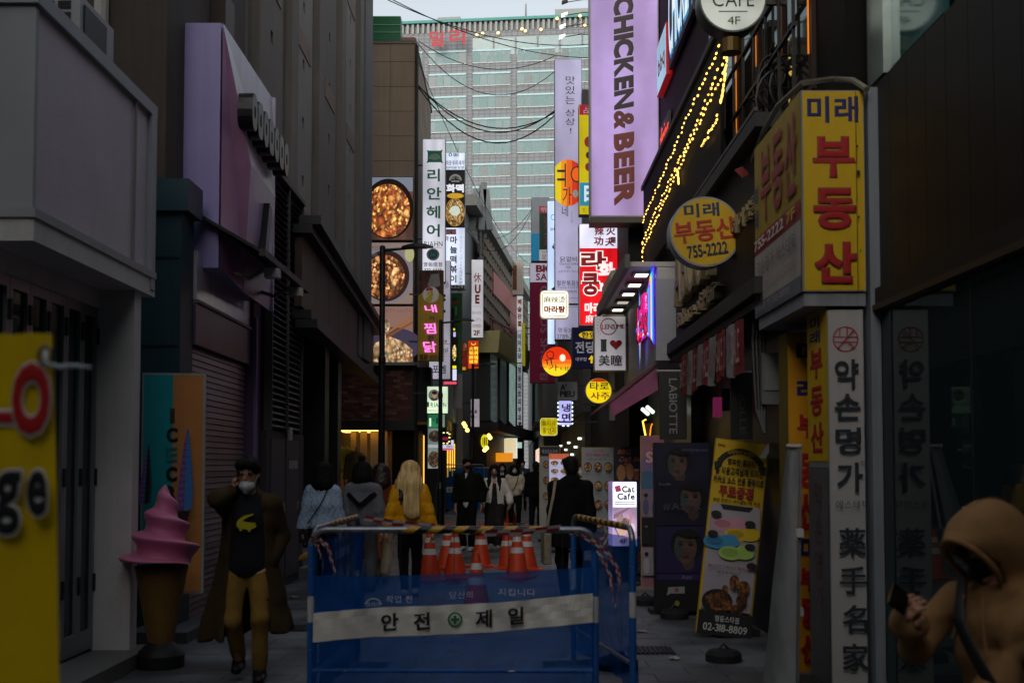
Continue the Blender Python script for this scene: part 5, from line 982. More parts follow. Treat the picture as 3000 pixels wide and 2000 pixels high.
for nm2, u0, u1, Yb, t in (('LABIOTTE', 1932, 2012, 13.6, 1), ('JOLLE', 2140, 2205, 10.4, 2)):
    g = Sign('shop_banner', 'dark bronze hanging banner lettered ' + nm2 + ' in grey', 'banner', (u0, 1086 if t == 1 else 1090, u1, 1287), Yb, th=.02, bgm=M('#2a2a26' if t == 1 else '#141414', rough=.6, var=.15), side=P('#2a2a26')); c_ = (u0 + u1) / 2
    g.text(nm2, c_ - 12, 1108 if t == 1 else 1150, c_ + 12, 1270, P('#8d8d8c' if t == 1 else '#3c3d3e'), .01, rot=-90); MB().tube([(-g.w / 2 - .03, .01, g.h / 2), (g.w / 2 + .1, .01, g.h / 2)], .015, 6).build('rod', P('#a5a5a2', metal=.7), g.root, local=True)
for i, (u, v, c) in enumerate(((2016, 1190, '#d9d4c0'), (2112, 1190, '#8a2a58'))):
    p = onx(u, v, 2.35); t = thing('wall_lamp', 'small box lamp on the dark salon shopfront, ' + ('pale lit' if i == 0 else 'magenta tinted'), 'lamp', p); bx('shade', E(c, .35), t, p.x - .08, p.x, p.y - .07, p.y + .07, p.z - .12, p.z + .1); bx('plate', BLK, t, p.x, p.x + .1, p.y - .03, p.y + .03, p.z - .05, p.z + .2)
# cup neon
p = at(1885, 1262, 15.2); t = thing('cup_neon', 'yellow neon drinking straw and cup outline above the pink banner', 'neon sign', p); MB().tube([at(1893, 1228, 15.2), at(1883, 1233, 15.2), at(1891, 1275, 15.2)], .013, 6).build('straw_tube', EM('#ffd84a', 1.8), t); MB().tube([at(1911, 1240, 15.2), at(1907, 1250, 15.2), at(1904, 1275, 15.2)], .008, 6).build('cup_tube', EM('#ff8a1e', 1.4), t); bx('cup', P('#3a2a14'), t, at(1890, 1240, 15.25).x, at(1906, 1240, 15.25).x, 15.22, 15.3, at(1890, 1275, 15.2).z, at(1890, 1240, 15.2).z)
# ---------------------------------------------------------------- string lights
bulbm = E('#ffc85a', 3.0)
bb = MB().lathe([(.003, -.03), (.011, -.018), (.013, .0), (.009, .022), (.003, .03)], (0, 0, 0), 7); bme = bpy.data.meshes.new('bulb'); bme.from_pydata(bb.v, [], bb.f); bme.materials.append(bulbm); bme.shade_smooth()
for k, (pts, N1, lb_) in enumerate((
    (((2121, 113), (2064, 226), (2020, 330), (1960, 470), (1916, 570), (1880, 655)), 46, 'top string of warm bulbs on the black balcony'),
    (((2126, 160), (2090, 240), (2036, 372), (1966, 520), (1885, 700)), 44, 'middle string of warm bulbs on the black balcony'),
    (((2124, 208), (2068, 320), (2010, 450), (1950, 580), (1888, 720), (1882, 742)), 48, 'lowest long string of warm bulbs on the black balcony'),
    (((2105, 335), (2084, 378), (2054, 434)), 12, 'short loose string of warm bulbs under the long strings'),
    (((2128, 130), (2129, 168), (2124, 210), (2118, 270), (2114, 300)), 12, 'drooping end of bulbs below the round CAFE sign'),
    (((1882, 700), (1881, 745), (1888, 780), (1880, 800), (1874, 812)), 10, 'dangling tail of bulbs beside the lilac sign'),
    (((1984, 500), (1985, 520), (1986, 540)), 6, 'single dangling bulb cluster under the strings'))):
    P3 = [onx(u, v, 2.12) for u, v in pts]; t = thing('string_light', lb_, 'string lights', P3[0], 0, None)
    L = [0]
    for a, b in zip(P3, P3[1:]): L.append(L[-1] + (b - a).length)
    def pos(d):
        for i in range(len(P3) - 1):
            if d <= L[i + 1] + 1e-6: return P3[i].lerp(P3[i + 1], (d - L[i]) / (L[i + 1] - L[i]))
        return P3[-1].copy()
    MB().tube(P3, .004, 5).build('wire', P('#3a2c14'), t)
    for i in range(N1):
        o = bpy.data.objects.new('bulb', bme); COL.objects.link(o); o.parent = t; o.location = pos(L[-1] * (i + .5) / N1) - t.location + Vector((random.uniform(-.012, .012), 0, random.uniform(-.015, .015))); dv_ = pos(L[-1] * min(1, (i + .8) / N1)) - pos(L[-1] * (i + .2) / N1); o.rotation_euler = dv_.to_track_quat('Z', 'Y').to_euler(); s_ = random.uniform(.85, 1.05); o.scale = (s_, s_, s_)
# ---------------------------------------------------------------- overhead cables
def cable(lb_, pts, r=.02, sag=0, cat='cable', grp=None, mat=None):
    P3 = [Vector(p) for p in pts]
    if sag:
        a, b = P3[0], P3[-1]; P3 = [a.lerp(b, t) - Vector((0, 0, sag * 4 * t * (1 - t))) for t in np.linspace(0, 1, 15)]
    o = MB().tube(P3, r, 5).build('overhead_cable', mat or P('#0d0e0f', rough=.5)); return tag(o, lb_, cat, grp)
for i, (a, b, sg_) in enumerate((((1225, 120, 30), (1625, 165, 30), .55), ((1222, 125, 30), (1625, 210, 30), 1.0), ((1225, 250, 30), (1625, 325, 30), .9), ((1225, 252, 30), (1625, 330, 30), .75), ((1225, 256, 30), (1625, 338, 30), 1.1), ((1135, 0, 24), (1730, 130, 30), .35), ((1150, 0, 24), (1725, 170, 30), .3), ((1365, 665, 46), (1560, 610, 42), .8), ((1365, 672, 46), (1560, 615, 42), 1.2), ((1225, 180, 30), (1545, 770, 58), .8), ((1700, 60, 28), (1625, 75, 60), .2))):
    cable('black cable sagging across the street from the stone building' if i < 5 else 'thin black wire strung high over the street', [at(*a), at(*b)], .018 if i in (2, 3, 4) else .011, sg_, grp='cables sagging from the stone building' if i < 5 else 'thin wires high over the street')
for i in range(9):
    P3 = []; u0 = 2300 + random.uniform(-30, 60); v0 = 60 + random.uniform(0, 160)
    for k in range(9): t_ = k / 8; P3.append(at(u0 - 120 * t_ + random.uniform(-34, 34), v0 + 330 * t_ + random.uniform(-30, 30), 10.2 + .4 * random.random()))
    cable('tangled black cable hanging beside the yellow corner box', P3, .016, 0, grp='tangled cables beside the yellow box')
for i in range(5):
    c = Vector(at(2265 + i * 12, 210 + 40 * (i % 3), 10.0)); rr2 = .12 + .05 * (i % 3); cable('coiled loop of black cable beside the yellow corner box', [c + Vector((rr2 * math.cos(a), .03 * a / 6, rr2 * 1.25 * math.sin(a))) for a in np.linspace(0, 6.6, 20)], .014, 0, grp='coiled cable loops')
for i in range(4):
    cable('black cable running down the wall behind the estate panel', [at(2235 + i * 9, 560, 9.9), at(2222 + i * 9, 800, 9.9), at(2205 + i * 11, 1000, 9.9), at(2216 + i * 8, 1200, 9.8), at(2240, 1270, 9.7)], .014, 0, grp='cables down the estate wall')
bxp = at(2263, 1110, 9.8); t = thing('meter_box', 'grey electric meter box among cables behind the estate panel', 'meter box', bxp); bx('case', M('#6f716e', rough=.6, var=.2, streak=.4), t, bxp.x - .1, bxp.x + .12, 9.75, 9.95, bxp.z - .22, bxp.z + .22); bx('lid', P('#7f817e'), t, bxp.x - .08, bxp.x + .1, 9.735, 9.75, bxp.z - .1, bxp.z + .2)
tg = at(2174, 504, 10); t = thing('red_tag', 'small tilted dark red tag plate hanging from the cables', 'tag', tg); MB().hexa([tg + Vector(p) for p in ((-.07, 0, .02), (0, 0, -.05), (.075, 0, -.02), (0, 0, .05))], [tg + Vector(p) for p in ((-.07, .01, .02), (0, .01, -.05), (.075, .01, -.02), (0, .01, .05))]).build('plate', P('#7a2420'), t); MB().tube([tg + Vector((.05, 0, .02)), tg + Vector((.15, 0, .1))], .006, 5).build('wire', BLK, t)
for i, (u, v) in enumerate(((1655, 46), (1650, 80), (1648, 110), (1656, 8))):
    q = at(u, v, 29.5); t = thing('floodlight', 'small white floodlight on a thin arm above the tall white sign', 'lamp', q, 0, 'floodlights above the tall sign'); MB().hexa([q + Vector(p) for p in ((-.09, 0, -.03), (.07, 0, .03), (.07, .1, .03), (-.09, .1, -.03))], [q + Vector(p) for p in ((-.09, 0, .05), (.07, 0, .1), (.07, .1, .1), (-.09, .1, .05))]).build('head', E('#eef2ee', 1.2) if i < 3 else BLK, t); MB().tube([q, q + Vector((.5, .1, .12)), q + Vector((.95, .1, .1))], .012, 5).build('arm', BLK, t)
# ================================================================ street furniture
# street lamps
lpm = P('#0c0d0f', rough=.4, var=.1)
def lamp(h=5.05):
    t = thing('street_lamp', '', 'street lamp')
    MB().lathe([(.13, 0), (.13, .06), (.1, .1), (.1, 1.05), (.085, 1.12), (.055, 1.2), (.05, 3.2), (.06, 3.22), (.06, 3.3), (.045, 3.32), (.045, h), (.02, h + .02)], n=14).build('pole', lpm, t, local=True, smooth=False)
    a = MB().tube([(-.03, 0, h - .06), (.12, 0, h - .05), (.36, 0, h - .03), (.5, 0, h - .02)], [.028, .024, .02, .02], 8).build('arm', lpm, t, local=True)
    hd_ = MB()
    for i in range(11):
        q = i / 10; x = .3 + q * .5; w = .085 * math.sin(math.pi * min(.98, q * .9 + .08)) + .012; z = h - .0
        hd_.v += [(x, -w, z - .02), (x, w, z - .02), (x, w * .5, z + .045 * math.sin(math.pi * q) + .004), (x, -w * .5, z + .045 * math.sin(math.pi * q) + .004)]
    for i in range(10):
        for k in range(4): hd_.f.append((i * 4 + k, i * 4 + (k + 1) % 4, i * 4 + 4 + (k + 1) % 4, i * 4 + 4 + k))
    hd_.f += [(3, 2, 1, 0), (40, 41, 42, 43)]; hd_.build('lamp_head', lpm, t, local=True)
    MB().box(.4, .7, -.05, .05, h - .03, h - .021).build('lens', P('#6a6c70', rough=.2), t, local=True); return t
l0 = lamp()
for i, (u, Y, lb_) in enumerate(((1118, 17.8, 'slim black street lamp with flat head before the brick wall'), (1290, 27.0, 'slim black street lamp beside the chicken and salon signs'), (1385, 38.8, 'slim black street lamp below the white massage sign'), (1398, 51, 'slim black street lamp before the coral building windows'), (1443, 64, 'slim black street lamp at the bend of the street'))):
    o = l0 if i == 0 else copy_tree(l0); o.location = ((u - 1500) / F * Y, Y, 0); o['label'] = lb_; o['group'] = 'street lamps along the left kerb'; o['category'] = 'street lamp'
# cones
ORm = M('#c8401a', rough=.5, var=.15, scale=8); CW = M('#c9c6c2', rough=.4, var=.1)
def cone_():
    t = thing('traffic_cone', '', 'traffic cone', (0, 0, 0)); f = lambda z: .165 - (.165 - .028) * (z - .05) / .65
    MB().add([(x * .22, y * .22, z) for z in (0, .03) for x, y in ((-1, -1), (1, -1), (1, 1), (-1, 1))], [(0, 3, 2, 1), (4, 5, 6, 7), (0, 1, 5, 4), (1, 2, 6, 5), (2, 3, 7, 6), (3, 0, 4, 7)]).build('base', ORm, t, local=True)
    MB().lathe([(.19, .03), (f(.05), .05), (f(.7), .7), (.012, .705)], n=24).build('body', ORm, t, local=True, smooth=False)
    for z0, z1 in ((.36, .44), (.52, .59)): MB().lathe([(f(z0) + .003, z0), (f(z1) + .003, z1)], n=24).build('reflective_band', CW, t, local=True)
    return t
k0 = cone_()
for i, (u, v, lb_, sc) in enumerate(((1258, 1700, 'orange cone with grey scuff beside the yellow jacket', 1.02), (1311, 1664, 'orange cone standing just behind its twin near the dark jacket man', 1.0), (1333, 1694, 'orange cone in front of its twin near the dark jacket man', 1.0), (1409, 1660, 'lone orange cone standing by itself mid street', 1.0), (1396, 1808, 'orange cone seen only through the blue barrier mesh', .98), (1491, 1664, 'leaning orange cone at the edge of the three cone cluster', 1.0), (1515, 1692, 'reddish cone in the middle of the three cone cluster', 1.0), (1543, 1668, 'orange cone on the far side of the three cone cluster', 1.0), (1497, 1535, 'distant red cone between walking people', 1.0))):
    o = k0 if i == 0 else copy_tree(k0); o.location = gnd(u, v); o.rotation_euler = (0, R(4) if i == 5 else 0, i * .7); o.scale = (sc,) * 3; o['label'] = lb_; o['group'] = 'orange traffic cones'; o['category'] = 'traffic cone'
# barriers
galv = M('#8d9298', rough=.35, metal=.7, var=.25, scale=12); stripe_y, stripe_k = P('#c99412', rough=.4), P('#141517', rough=.4)
def mesh_mat(col, a):
    key = ('mesh', col, a)
    if key in _M: return _M[key]
    m = bpy.data.materials.new('mesh'); m.use_nodes = True; _M[key] = m; n_ = m.node_tree.nodes; l_ = m.node_tree.links; n_.clear()
    o = n_.new('ShaderNodeOutputMaterial'); mx = n_.new('ShaderNodeMixShader'); tr = n_.new('ShaderNodeBsdfTransparent'); tr.inputs[0].default_value = (.45, .62, 1, 1)
    df = n_.new('ShaderNodeBsdfDiffuse'); tl = n_.new('ShaderNodeBsdfTranslucent'); ad = n_.new('ShaderNodeMixShader'); ad.inputs[0].default_value = .4
    for b in (df, tl): b.inputs[0].default_value = (*lin(col), 1)
    geo = n_.new('ShaderNodeNewGeometry'); ns = n_.new('ShaderNodeTexNoise'); ns.inputs['Scale'].default_value = 2.5; ns.inputs['Detail'].default_value = 3; l_.new(geo.outputs['Position'], ns.inputs['Vector'])
    mr = n_.new('ShaderNodeMapRange'); mr.inputs[3].default_value = a - .1; mr.inputs[4].default_value = a + .1; l_.new(ns.outputs['Fac'], mr.inputs[0]); l_.new(mr.outputs[0], mx.inputs[0])
    l_.new(df.outputs[0], ad.inputs[1]); l_.new(tl.outputs[0], ad.inputs[2]); l_.new(tr.outputs[0], mx.inputs[1]); l_.new(ad.outputs[0], mx.inputs[2]); l_.new(mx.outputs[0], o.inputs[0]); return m
BLU = mesh_mat('#1d66b8', .55)
def barrier(lb_, a, b, H=1.2, sag=(.0, .0), drop=.25, text=True, stripes=(.33, .8), mesh=True, band=True, solid=False, grp=None):
    """a, b: ends on the ground; local x runs along the barrier"""
    a = Vector(a); b = Vector(b); d = b - a; L = d.length
    t = thing('safety_barrier', lb_, 'barrier', a, math.atan2(d.y, d.x), grp); r = .1
    pts = [(0, 0, .05), (0, 0, H - r)] + [(r - r * math.cos(q), 0, H - r + r * math.sin(q)) for q in np.linspace(.3, 1.57, 5)] + [(L - r + r * math.sin(q), 0, H - r + r * math.cos(q)) for q in np.linspace(0, 1.27, 5)] + [(L, 0, H - r), (L, 0, .05)]
    MB().tube(pts, .021, 10).build('frame', galv, t, local=True, smooth=True)
    MB().tube([(0, 0, .3), (L, 0, .3)], .015, 8).build('lower_rail', galv, t, local=True)
    for x in (.0, L):
        for k in range(6): MB().tube([(x, -.001, .1 + k * .17), (x, -.001, .1 + k * .17 + .165)], .0235, 10).build('post_sleeve', P('#1a5aa0', rough=.5) if k != 3 else CW, t, local=True)
        MB().box(x - .03, x + .03, -.25, .25, .0, .05).build('foot', galv, t, local=True)
    x0, x1 = L * stripes[0], L * stripes[1]; n_ = max(4, int((x1 - x0) / .075))
    for k in range(n_):
        q0, q1 = x0 + (x1 - x0) * k / n_, x0 + (x1 - x0) * (k + 1) / n_; rr = .0245; mb = MB(); N_ = 12
        for e, xe in enumerate((q0, q1)):
            for j in range(N_): aa = 2 * math.pi * j / N_; mb.v.append((xe + .03 * math.sin(aa), rr * math.cos(aa), H + rr * math.sin(aa)))
        for j in range(N_): mb.f.append((j, (j + 1) % N_, N_ + (j + 1) % N_, N_ + j))
        mb.build('warning_stripe', stripe_y if k % 2 == 0 else stripe_k, t, local=True, smooth=True)
    NX, NZ = 90, 40; zt = lambda x: H - drop - sag[0] * math.sin(math.pi * x / L) + sag[1] * (x / L); wav = lambda x, z: -.045 + .02 * math.sin(x * 5 + z * 3) + .01 * math.sin(x * 13 - z * 7) + .006 * math.sin(x * 29 + 4 * math.sin(z * 9))
    if mesh:
        mb = MB()
        for i in range(NX + 1):
            for j in range(NZ + 1): x = .02 + (L - .04) * i / NX; z = .12 + (zt(x) - .12) * j / NZ; mb.v.append((x, wav(x, z), z))
        for i in range(NX):
            for j in range(NZ): k = i * (NZ + 1) + j; mb.f.append((k, k + NZ + 1, k + NZ + 2, k + 1))
        mb.build('mesh_sheet', BLU, t, local=True, smooth=True)
    for k in range(5): MB().tube([(L * (.12 + .19 * k), -.024, H), (L * (.12 + .19 * k) + .01, -.026, H - .02), (L * (.12 + .19 * k) + .01, wav(L * (.12 + .19 * k), zt(L * (.12 + .19 * k))) - .004, zt(L * (.12 + .19 * k)) - .01)], .003, 4).build('tie_cord', P('#2a2c30'), t, local=True)
    if band:
        bh = .185; bz = lambda x: .36 * H + .05 + .13 * x / L + .012 * math.sin(x * 4); mb = MB(); NB = 5
        for i in range(NX + 1):
            x = .02 + (L - .04) * i / NX
            for j in range(NB): z = bz(x) + bh * j / (NB - 1); mb.v.append((x, wav(x, z) - .012, z))
        for i in range(NX):
            for j in range(NB - 1): k = i * NB + j; mb.f.append((k, k + NB, k + NB + 1, k + 1))
        bo = mb.build('reflective_band', M('#e6e1d6', rough=.45, var=.16, scale=4, bump=.08, bscale=90), t, local=True)
        if text:
            for ch, q in (('안', .285), ('전', .4), ('제', .615), ('일', .725)):
                co, fs = glyphs(ch, .03); s_ = .125; xc = L * q
                MB().add([(xc + (x - .5) * s_, wav(xc, bz(xc) + bh / 2) - .03 - .002 * h, bz(xc) + bh / 2 + (y - .38) * s_ * .92 + (x - .5) * s_ * .07) for x, y, h in co], fs).build('lettering', P('#16171a'), bo, local=True)
            xc = L * .51; zc_ = bz(xc) + bh / 2; y_ = wav(xc, zc_) - .03; gm = P('#0f7a3c'); mb = MB(); N_ = 32
            for rr in (.036, .047): mb.v += [(xc + rr * math.cos(2 * math.pi * j / N_), y_, zc_ + rr * math.sin(2 * math.pi * j / N_)) for j in range(N_)]
            mb.f += [(j, (j + 1) % N_, N_ + (j + 1) % N_, N_ + j) for j in range(N_)]; mb.build('cross_ring', gm, bo, local=True)
            MB().box(xc - .027, xc + .027, y_ - .003, y_ - .001, zc_ - .008, zc_ + .008).build('cross_bar', gm, bo, local=True); MB().box(xc - .008, xc + .008, y_ - .006, y_ - .004, zc_ - .027, zc_ + .027).build('cross_bar', gm, bo, local=True)
            for tx, x0_, x1_, z_, hh, cm_ in (('작업 전', .27, .36, .74, .045, '#c9d6e6'), ('안전점검', .37, .47, .74, .04, '#4a6a74'), ('당신의', .49, .57, .765, .045, '#c9d6e6'), ('안전을', .59, .65, .775, .04, '#4a6a74'), ('지킵니다', .66, .79, .785, .045, '#c9d6e6'), ('코리아', .2, .25, .715, .03, '#c9d6e6')):
                co, fs = glyphs(tx, .0); lo = co.min(0); hi = co.max(0); xa, xb = L * x0_, L * x1_
                MB().add([(xa + (x - lo[0]) / (hi[0] - lo[0]) * (xb - xa), wav(xa + (x - lo[0]) / (hi[0] - lo[0]) * (xb - xa), z_ + hh / 2) - .012, z_ + (y - lo[1]) / (hi[1] - lo[1]) * hh) for x, y, h in co], fs).build('printed_lettering', P(cm_), t, local=True)
            mb = MB(); A = np.linspace(.3, 2.84, 14); xc = L * .225; mb.v = [(xc + rr * math.cos(q), wav(xc, .74) - .014, .715 + rr * math.sin(q)) for q in A for rr in (.05, .056)]; mb.f = [(2 * i, 2 * i + 1, 2 * i + 3, 2 * i + 2) for i in range(13)]; mb.build('printed_arc', P('#c9d6e6'), t, local=True)
    return t
Z12 = 1360 + .42 * F / 7.4
barrier('blue mesh safety barrier with white korean safety band facing the street end', ((915 - 1500) / F * 7.38, 7.38, 0), ((1742 - 1500) / F * 7.36, 7.36, 0), 1.2, (.02, .06), .29)
barrier('side barrier with dark blue mesh running back beside the gray jacket walker', (-1.3, 7.5, 0), (-1.24, 9.2, 0), 1.2, drop=.08, text=False, band=False, stripes=(.3, .95))
barrier('side barrier with dark blue mesh running back beside the black coat man', (.8, 7.6, 0), (.5, 9.3, 0), 1.2, drop=.08, text=False, band=False, stripes=(.1, .9))
barrier('far blue mesh barrier standing across the street beyond the walkers', at(1205, 1490, 38) - Vector((0, 0, at(1205, 1490, 38).z)), at(1418, 1490, 38.6) - Vector((0, 0, at(1418, 1490, 38).z)), 1.62, drop=.1, stripes=(.05, .5))
barrier('second far barrier parked just behind the far blue one', at(1300, 1480, 41) - Vector((0, 0, at(1300, 1480, 41).z)), at(1440, 1480, 41.5) - Vector((0, 0, at(1440, 1480, 41.5).z)), 1.5, drop=.1, text=False, band=False, stripes=(.1, .6))
# barrier tape
tr_, tw_ = P('#8f1a28', rough=.4), P('#b3afad', rough=.4)
def tape(lb_, pts, w=.05, tw=0.):
    P3 = [Vector(p) for p in pts]; fine = []
    for i in range(len(P3) - 1):
        for k in range(6): fine.append(P3[i].lerp(P3[i + 1], k / 6))
    fine.append(P3[-1]); t = thing('barrier_tape', lb_, 'tape', P3[0])
    for i in range(len(fine) - 1):
        a, b = fine[i], fine[i + 1]; o1 = Vector((0, .01, 1)).lerp(Vector((.6, -.5, .4)), .5 + .5 * math.sin(i * tw)) .normalized() * w / 2; o2 = Vector((0, .01, 1)).lerp(Vector((.6, -.5, .4)), .5 + .5 * math.sin((i + 1) * tw)).normalized() * w / 2
        for q, (f0, f1) in enumerate(((-1, 0), (0, 1))):
            MB().quad(a + o1 * f0, b + o2 * f0, b + o2 * f1, a + o1 * f1).build('tape_block', tr_ if (i // 2 + q) % 2 else tw_, t)
tape('twisted red and white tape tied along the barrier top rail', [at(1068, 1516, 9.1), at(1150, 1530, 8.6), at(1260, 1540, 8.0), at(1300, 1547, 7.6), at(1420, 1562, 7.33), at(1530, 1558, 7.33), at(1640, 1545, 7.33)], .045, .0)
tape('loose red and white tape dangling from the corner nearest the coat man', [at(908, 1575, 7.33), at(935, 1580, 7.33), at(960, 1600, 7.32), at(972, 1640, 7.32), at(983, 1678, 7.32)], .035, .5)
tape('short red and white tape end beside the dangling tape', [at(912, 1592, 7.33), at(930, 1596, 7.32), at(938, 1620, 7.32), at(940, 1634, 7.32)], .03, .4)
tape('long red and white tape hanging in folds at the right barrier corner', [at(1670, 1560, 7.3), at(1700, 1566, 7.3), at(1745, 1590, 7.28), at(1782, 1620, 7.26), at(1808, 1665, 7.26), at(1816, 1700, 7.26), at(1806, 1760, 7.26), at(1795, 1800, 7.26)], .032, .3)
tape('crumpled red and white tape knotted round the right barrier post', [at(1735, 1585, 7.3), at(1770, 1570, 7.26), at(1782, 1555, 7.28), at(1776, 1590, 7.24), at(1750, 1610, 7.25), at(1772, 1650, 7.25), at(1790, 1690, 7.25), at(1796, 1760, 7.25)], .03, .9)
# ---------------------------------------------------------------- standing boards on the right pavement
def stand(s, w=.5):
    z = -s.root.location.z; MB().box(-w / 2, w / 2, .02, .3, z, z + .05).build('base', P('#17181a'), s.root, local=True)
    MB().tube([(0, .12, z + .03), (0, .03, s.h / 2 - .03)], .012, 6).build('pole', P('#3a3b3d', metal=.6), s.root, local=True)
def zbot(Y): return 1360 + CAMH * F / Y
def dishes(s, u0, v0, u1, v1, nx, ny, k=.3, sc=40):
    du, dv = (u1 - u0) / nx, (v1 - v0) / ny
    for i in range(nx):
        for j in range(ny):
            u, v = u0 + du * (i + .5), v0 + dv * (j + .4); s.ell('plate', u, v, du * .4, dv * .26, P('#3a3330')); s.ell('dish', u, v, du * .34, dv * .2, food(('#8a4a20', '#6a3a20', '#7a6a30')[(i + j) % 3], '#b5763a', '#d9c090', sc, k, i * 3 + j)); s.rect(u - du * .25, v + dv * .36, u + du * .25, v + dv * .4, P('#7a7a80'))
s = Sign('menu_board', 'pale menu board with dark korean header and a yellow edge', 'menu board', (1580, 1306, 1642, 1560), 24, th=.03, bgm=P('#8d8d88', emit=.06), side=P('#a09a20')); s.rect(1582, 1308, 1640, 1336, P('#22262c')); s.text('북창동순두부', 1588, 1316, 1634, 1328, P('#9a9ca0'), .02); dishes(s, 1588, 1342, 1636, 1480, 2, 3, .1); stand(s)
s = Sign('menu_board', 'white and orange lit menu banner with six dish photos', 'menu board', (1608, 1328, 1668, 1570), 21, th=.02, bgm=lightbox('#a5a4c0', .8, 2, 1, .85), side=P('#8a8a90'), rz=R(6)); s.rect(1609, 1329, 1667, 1345, E('#c0562a', .7)); s.text('마라탕 세트메뉴', 1616, 1333, 1660, 1341, WHT, .01); dishes(s, 1611, 1346, 1666, 1418, 2, 3, .5); s.rect(1609, 1420, 1667, 1430, E('#c0562a', .7))
for i in range(5): s.rect(1614, 1440 + i * 12, 1655 - 6 * (i % 3), 1443 + i * 12, P('#6a6a80'))
stand(s)
s = Sign('menu_board', 'large white menu board in yellow frame with red korean heading', 'menu board', (1704, 1310, 1799, 1640), 18, th=.03, bgm=P('#87898c', emit=.05), side=P('#8a8424')); s.text('중국전통', 1738, 1316, 1768, 1325, RED, .01); s.text('마라탕 볶음탕 전문점', 1716, 1328, 1784, 1338, RED, .01); s.text('신메뉴 출시 배달 가능', 1722, 1342, 1776, 1348, INK, .0); dishes(s, 1708, 1346, 1796, 1510, 3, 3, .12); dishes(s, 1708, 1510, 1796, 1620, 3, 2, .12); stand(s)
s = Sign('beer_banner', 'dark blue banner lettered BBQ Craft Beer with fries and beer pictures', 'banner', (1801, 1308, 1878, 1650), 16.6, th=.02, bgm=P('#22263a', rough=.5), side=P('#1a1c28')); OG = P('#b8742a'); s.text('BBQ', 1811, 1317, 1849, 1332, OG, .02, shear=.1); s.text('Craft Beer', 1815, 1337, 1888, 1352, OG, .02, shear=.1); s.text('치킨', 1829, 1354, 1847, 1378, OG, .01); s.ell('fries_cup', 1820, 1385, 13, 24, P('#a5764a')); s.ell('fries_cup', 1846, 1382, 11, 24, P('#a5704a')); s.rect(1859, 1378, 1871, 1405, P('#8a4a24')); s.rect(1858, 1374, 1872, 1379, P('#b9a58a')); s.text('-8807', 1860, 1568, 1890, 1578, P('#8a8a90'), .01); s.ell('chicken', 1868, 1630, 14, 18, P('#8a5a30')); stand(s)
s = Sign('cat_cafe_lightbox', 'glowing white pavement lightbox lettered Cat Cafe 4F with cat photo', 'lightbox', (1794, 1411, 1866, 1598), 15.4, th=.32, bgm=lightbox('#cfc9e6', 1.0, 3, 2, .85), side=lightbox('#9a86b8', .7, 3, 2), rz=R(5))
s.rect(1795, 1412, 1865, 1484, lightbox('#eef0fb', 1.25, 3, 3, .95)); s.text('Cat', 1822, 1423, 1860, 1442, P('#1a2a4a'), .035); s.text('Cafe', 1808, 1444, 1860, 1463, P('#1a2a4a'), .035); s.poly([(1800, 1424), (1816, 1421), (1820, 1438), (1804, 1441)], E('#b01c5a', .8), 'red_stamp'); s.text('고양이', 1803, 1426, 1816, 1436, WHT, .01, ang=10)
for v in (1468, 1474): s.rect(1800, v, 1860, v + 2.5, P('#b9a8b0'))
s.rect(1795, 1485, 1865, 1597, lightbox('#b59ab8', .85, 4, 4)); s.poly([(1796, 1506), (1838, 1486), (1848, 1486), (1796, 1520)], E('#8a6a80', .8), 'beam'); s.ell('cat_body', 1826, 1530, 20, 16, food('#8a6a68', '#c0a09a', '#6a4a4c', 30, .7, 9)); s.ell('cat_head', 1814, 1518, 10, 9, E('#a5888a', .8)); s.poly([(1806, 1514), (1805, 1504), (1812, 1510)], E('#8a6a6c', .8), 'cat_ear'); s.poly([(1816, 1510), (1822, 1503), (1823, 1513)], E('#8a6a6c', .8), 'cat_ear'); s.ell('white_cat', 1848, 1548, 12, 16, E('#d6c9d4', .9)); s.ell('cat_head', 1822, 1556, 14, 11, E('#d8b09a', .8)); s.rect(1842, 1498, 1848, 1596, E('#c890a0', .7)); s.text('4F', 1812, 1576, 1834, 1591, INK, .02)
zf = -s.root.location.z; MB().box(-.13, .18, .05, .28, zf + .06, -s.h / 2).build('plinth', P('#131417'), s.root, local=True); MB().box(-.2, .24, -.02, .36, zf, zf + .06).build('foot', P('#1a1a1c'), s.root, local=True)
s = Sign('pink_banner', 'pink to blue banner with big letter S and group photos', 'banner', (1877, 1276, 1946, 1720), 14.9, th=.02, bgm=M('#9a6a78', rough=.5, var=.15), side=P('#b5a02a')); s.rect(1879, 1340, 1945, 1380, P('#7a6a90')); s.rect(1879, 1380, 1945, 1440, P('#4a6a8a')); s.text('S', 1891, 1322, 1914, 1357, P('#c9a0a8'), .06, outline=P('#6a3a50'), ow=.04)
for v0, cs in ((1432, ('#8a7a8c', '#5c5a78')), (1515, ('#14161c', '#1c2026')), (1602, ('#8d8890', '#a8a2a6'))):
    s.rect(1879, v0, 1945, v0 + 80, P(cs[0]))
    for i in range(2): s.ell('figure', 1892 + i * 26, v0 + 52, 9, 24, P(cs[1])); s.ell('figure_head', 1892 + i * 26, v0 + 22, 5, 7, P('#8a6a5c')); s.ell('figure_hair', 1892 + i * 26, v0 + 18, 6, 6, P('#1c1618'))
stand(s, .4)
s = Sign('cosmetics_poster', 'tall dark purple cosmetics poster stand with three face portraits', 'poster', (1918, 1297, 2082, 1785), 12.4, th=.12, bgm=P('#1a1830', rough=.4), side=P('#14131c')); FC, FS_, HR = P('#5c4740', var=.35, scale=9), P('#3a4a46', var=.4, scale=9), P('#110e15')
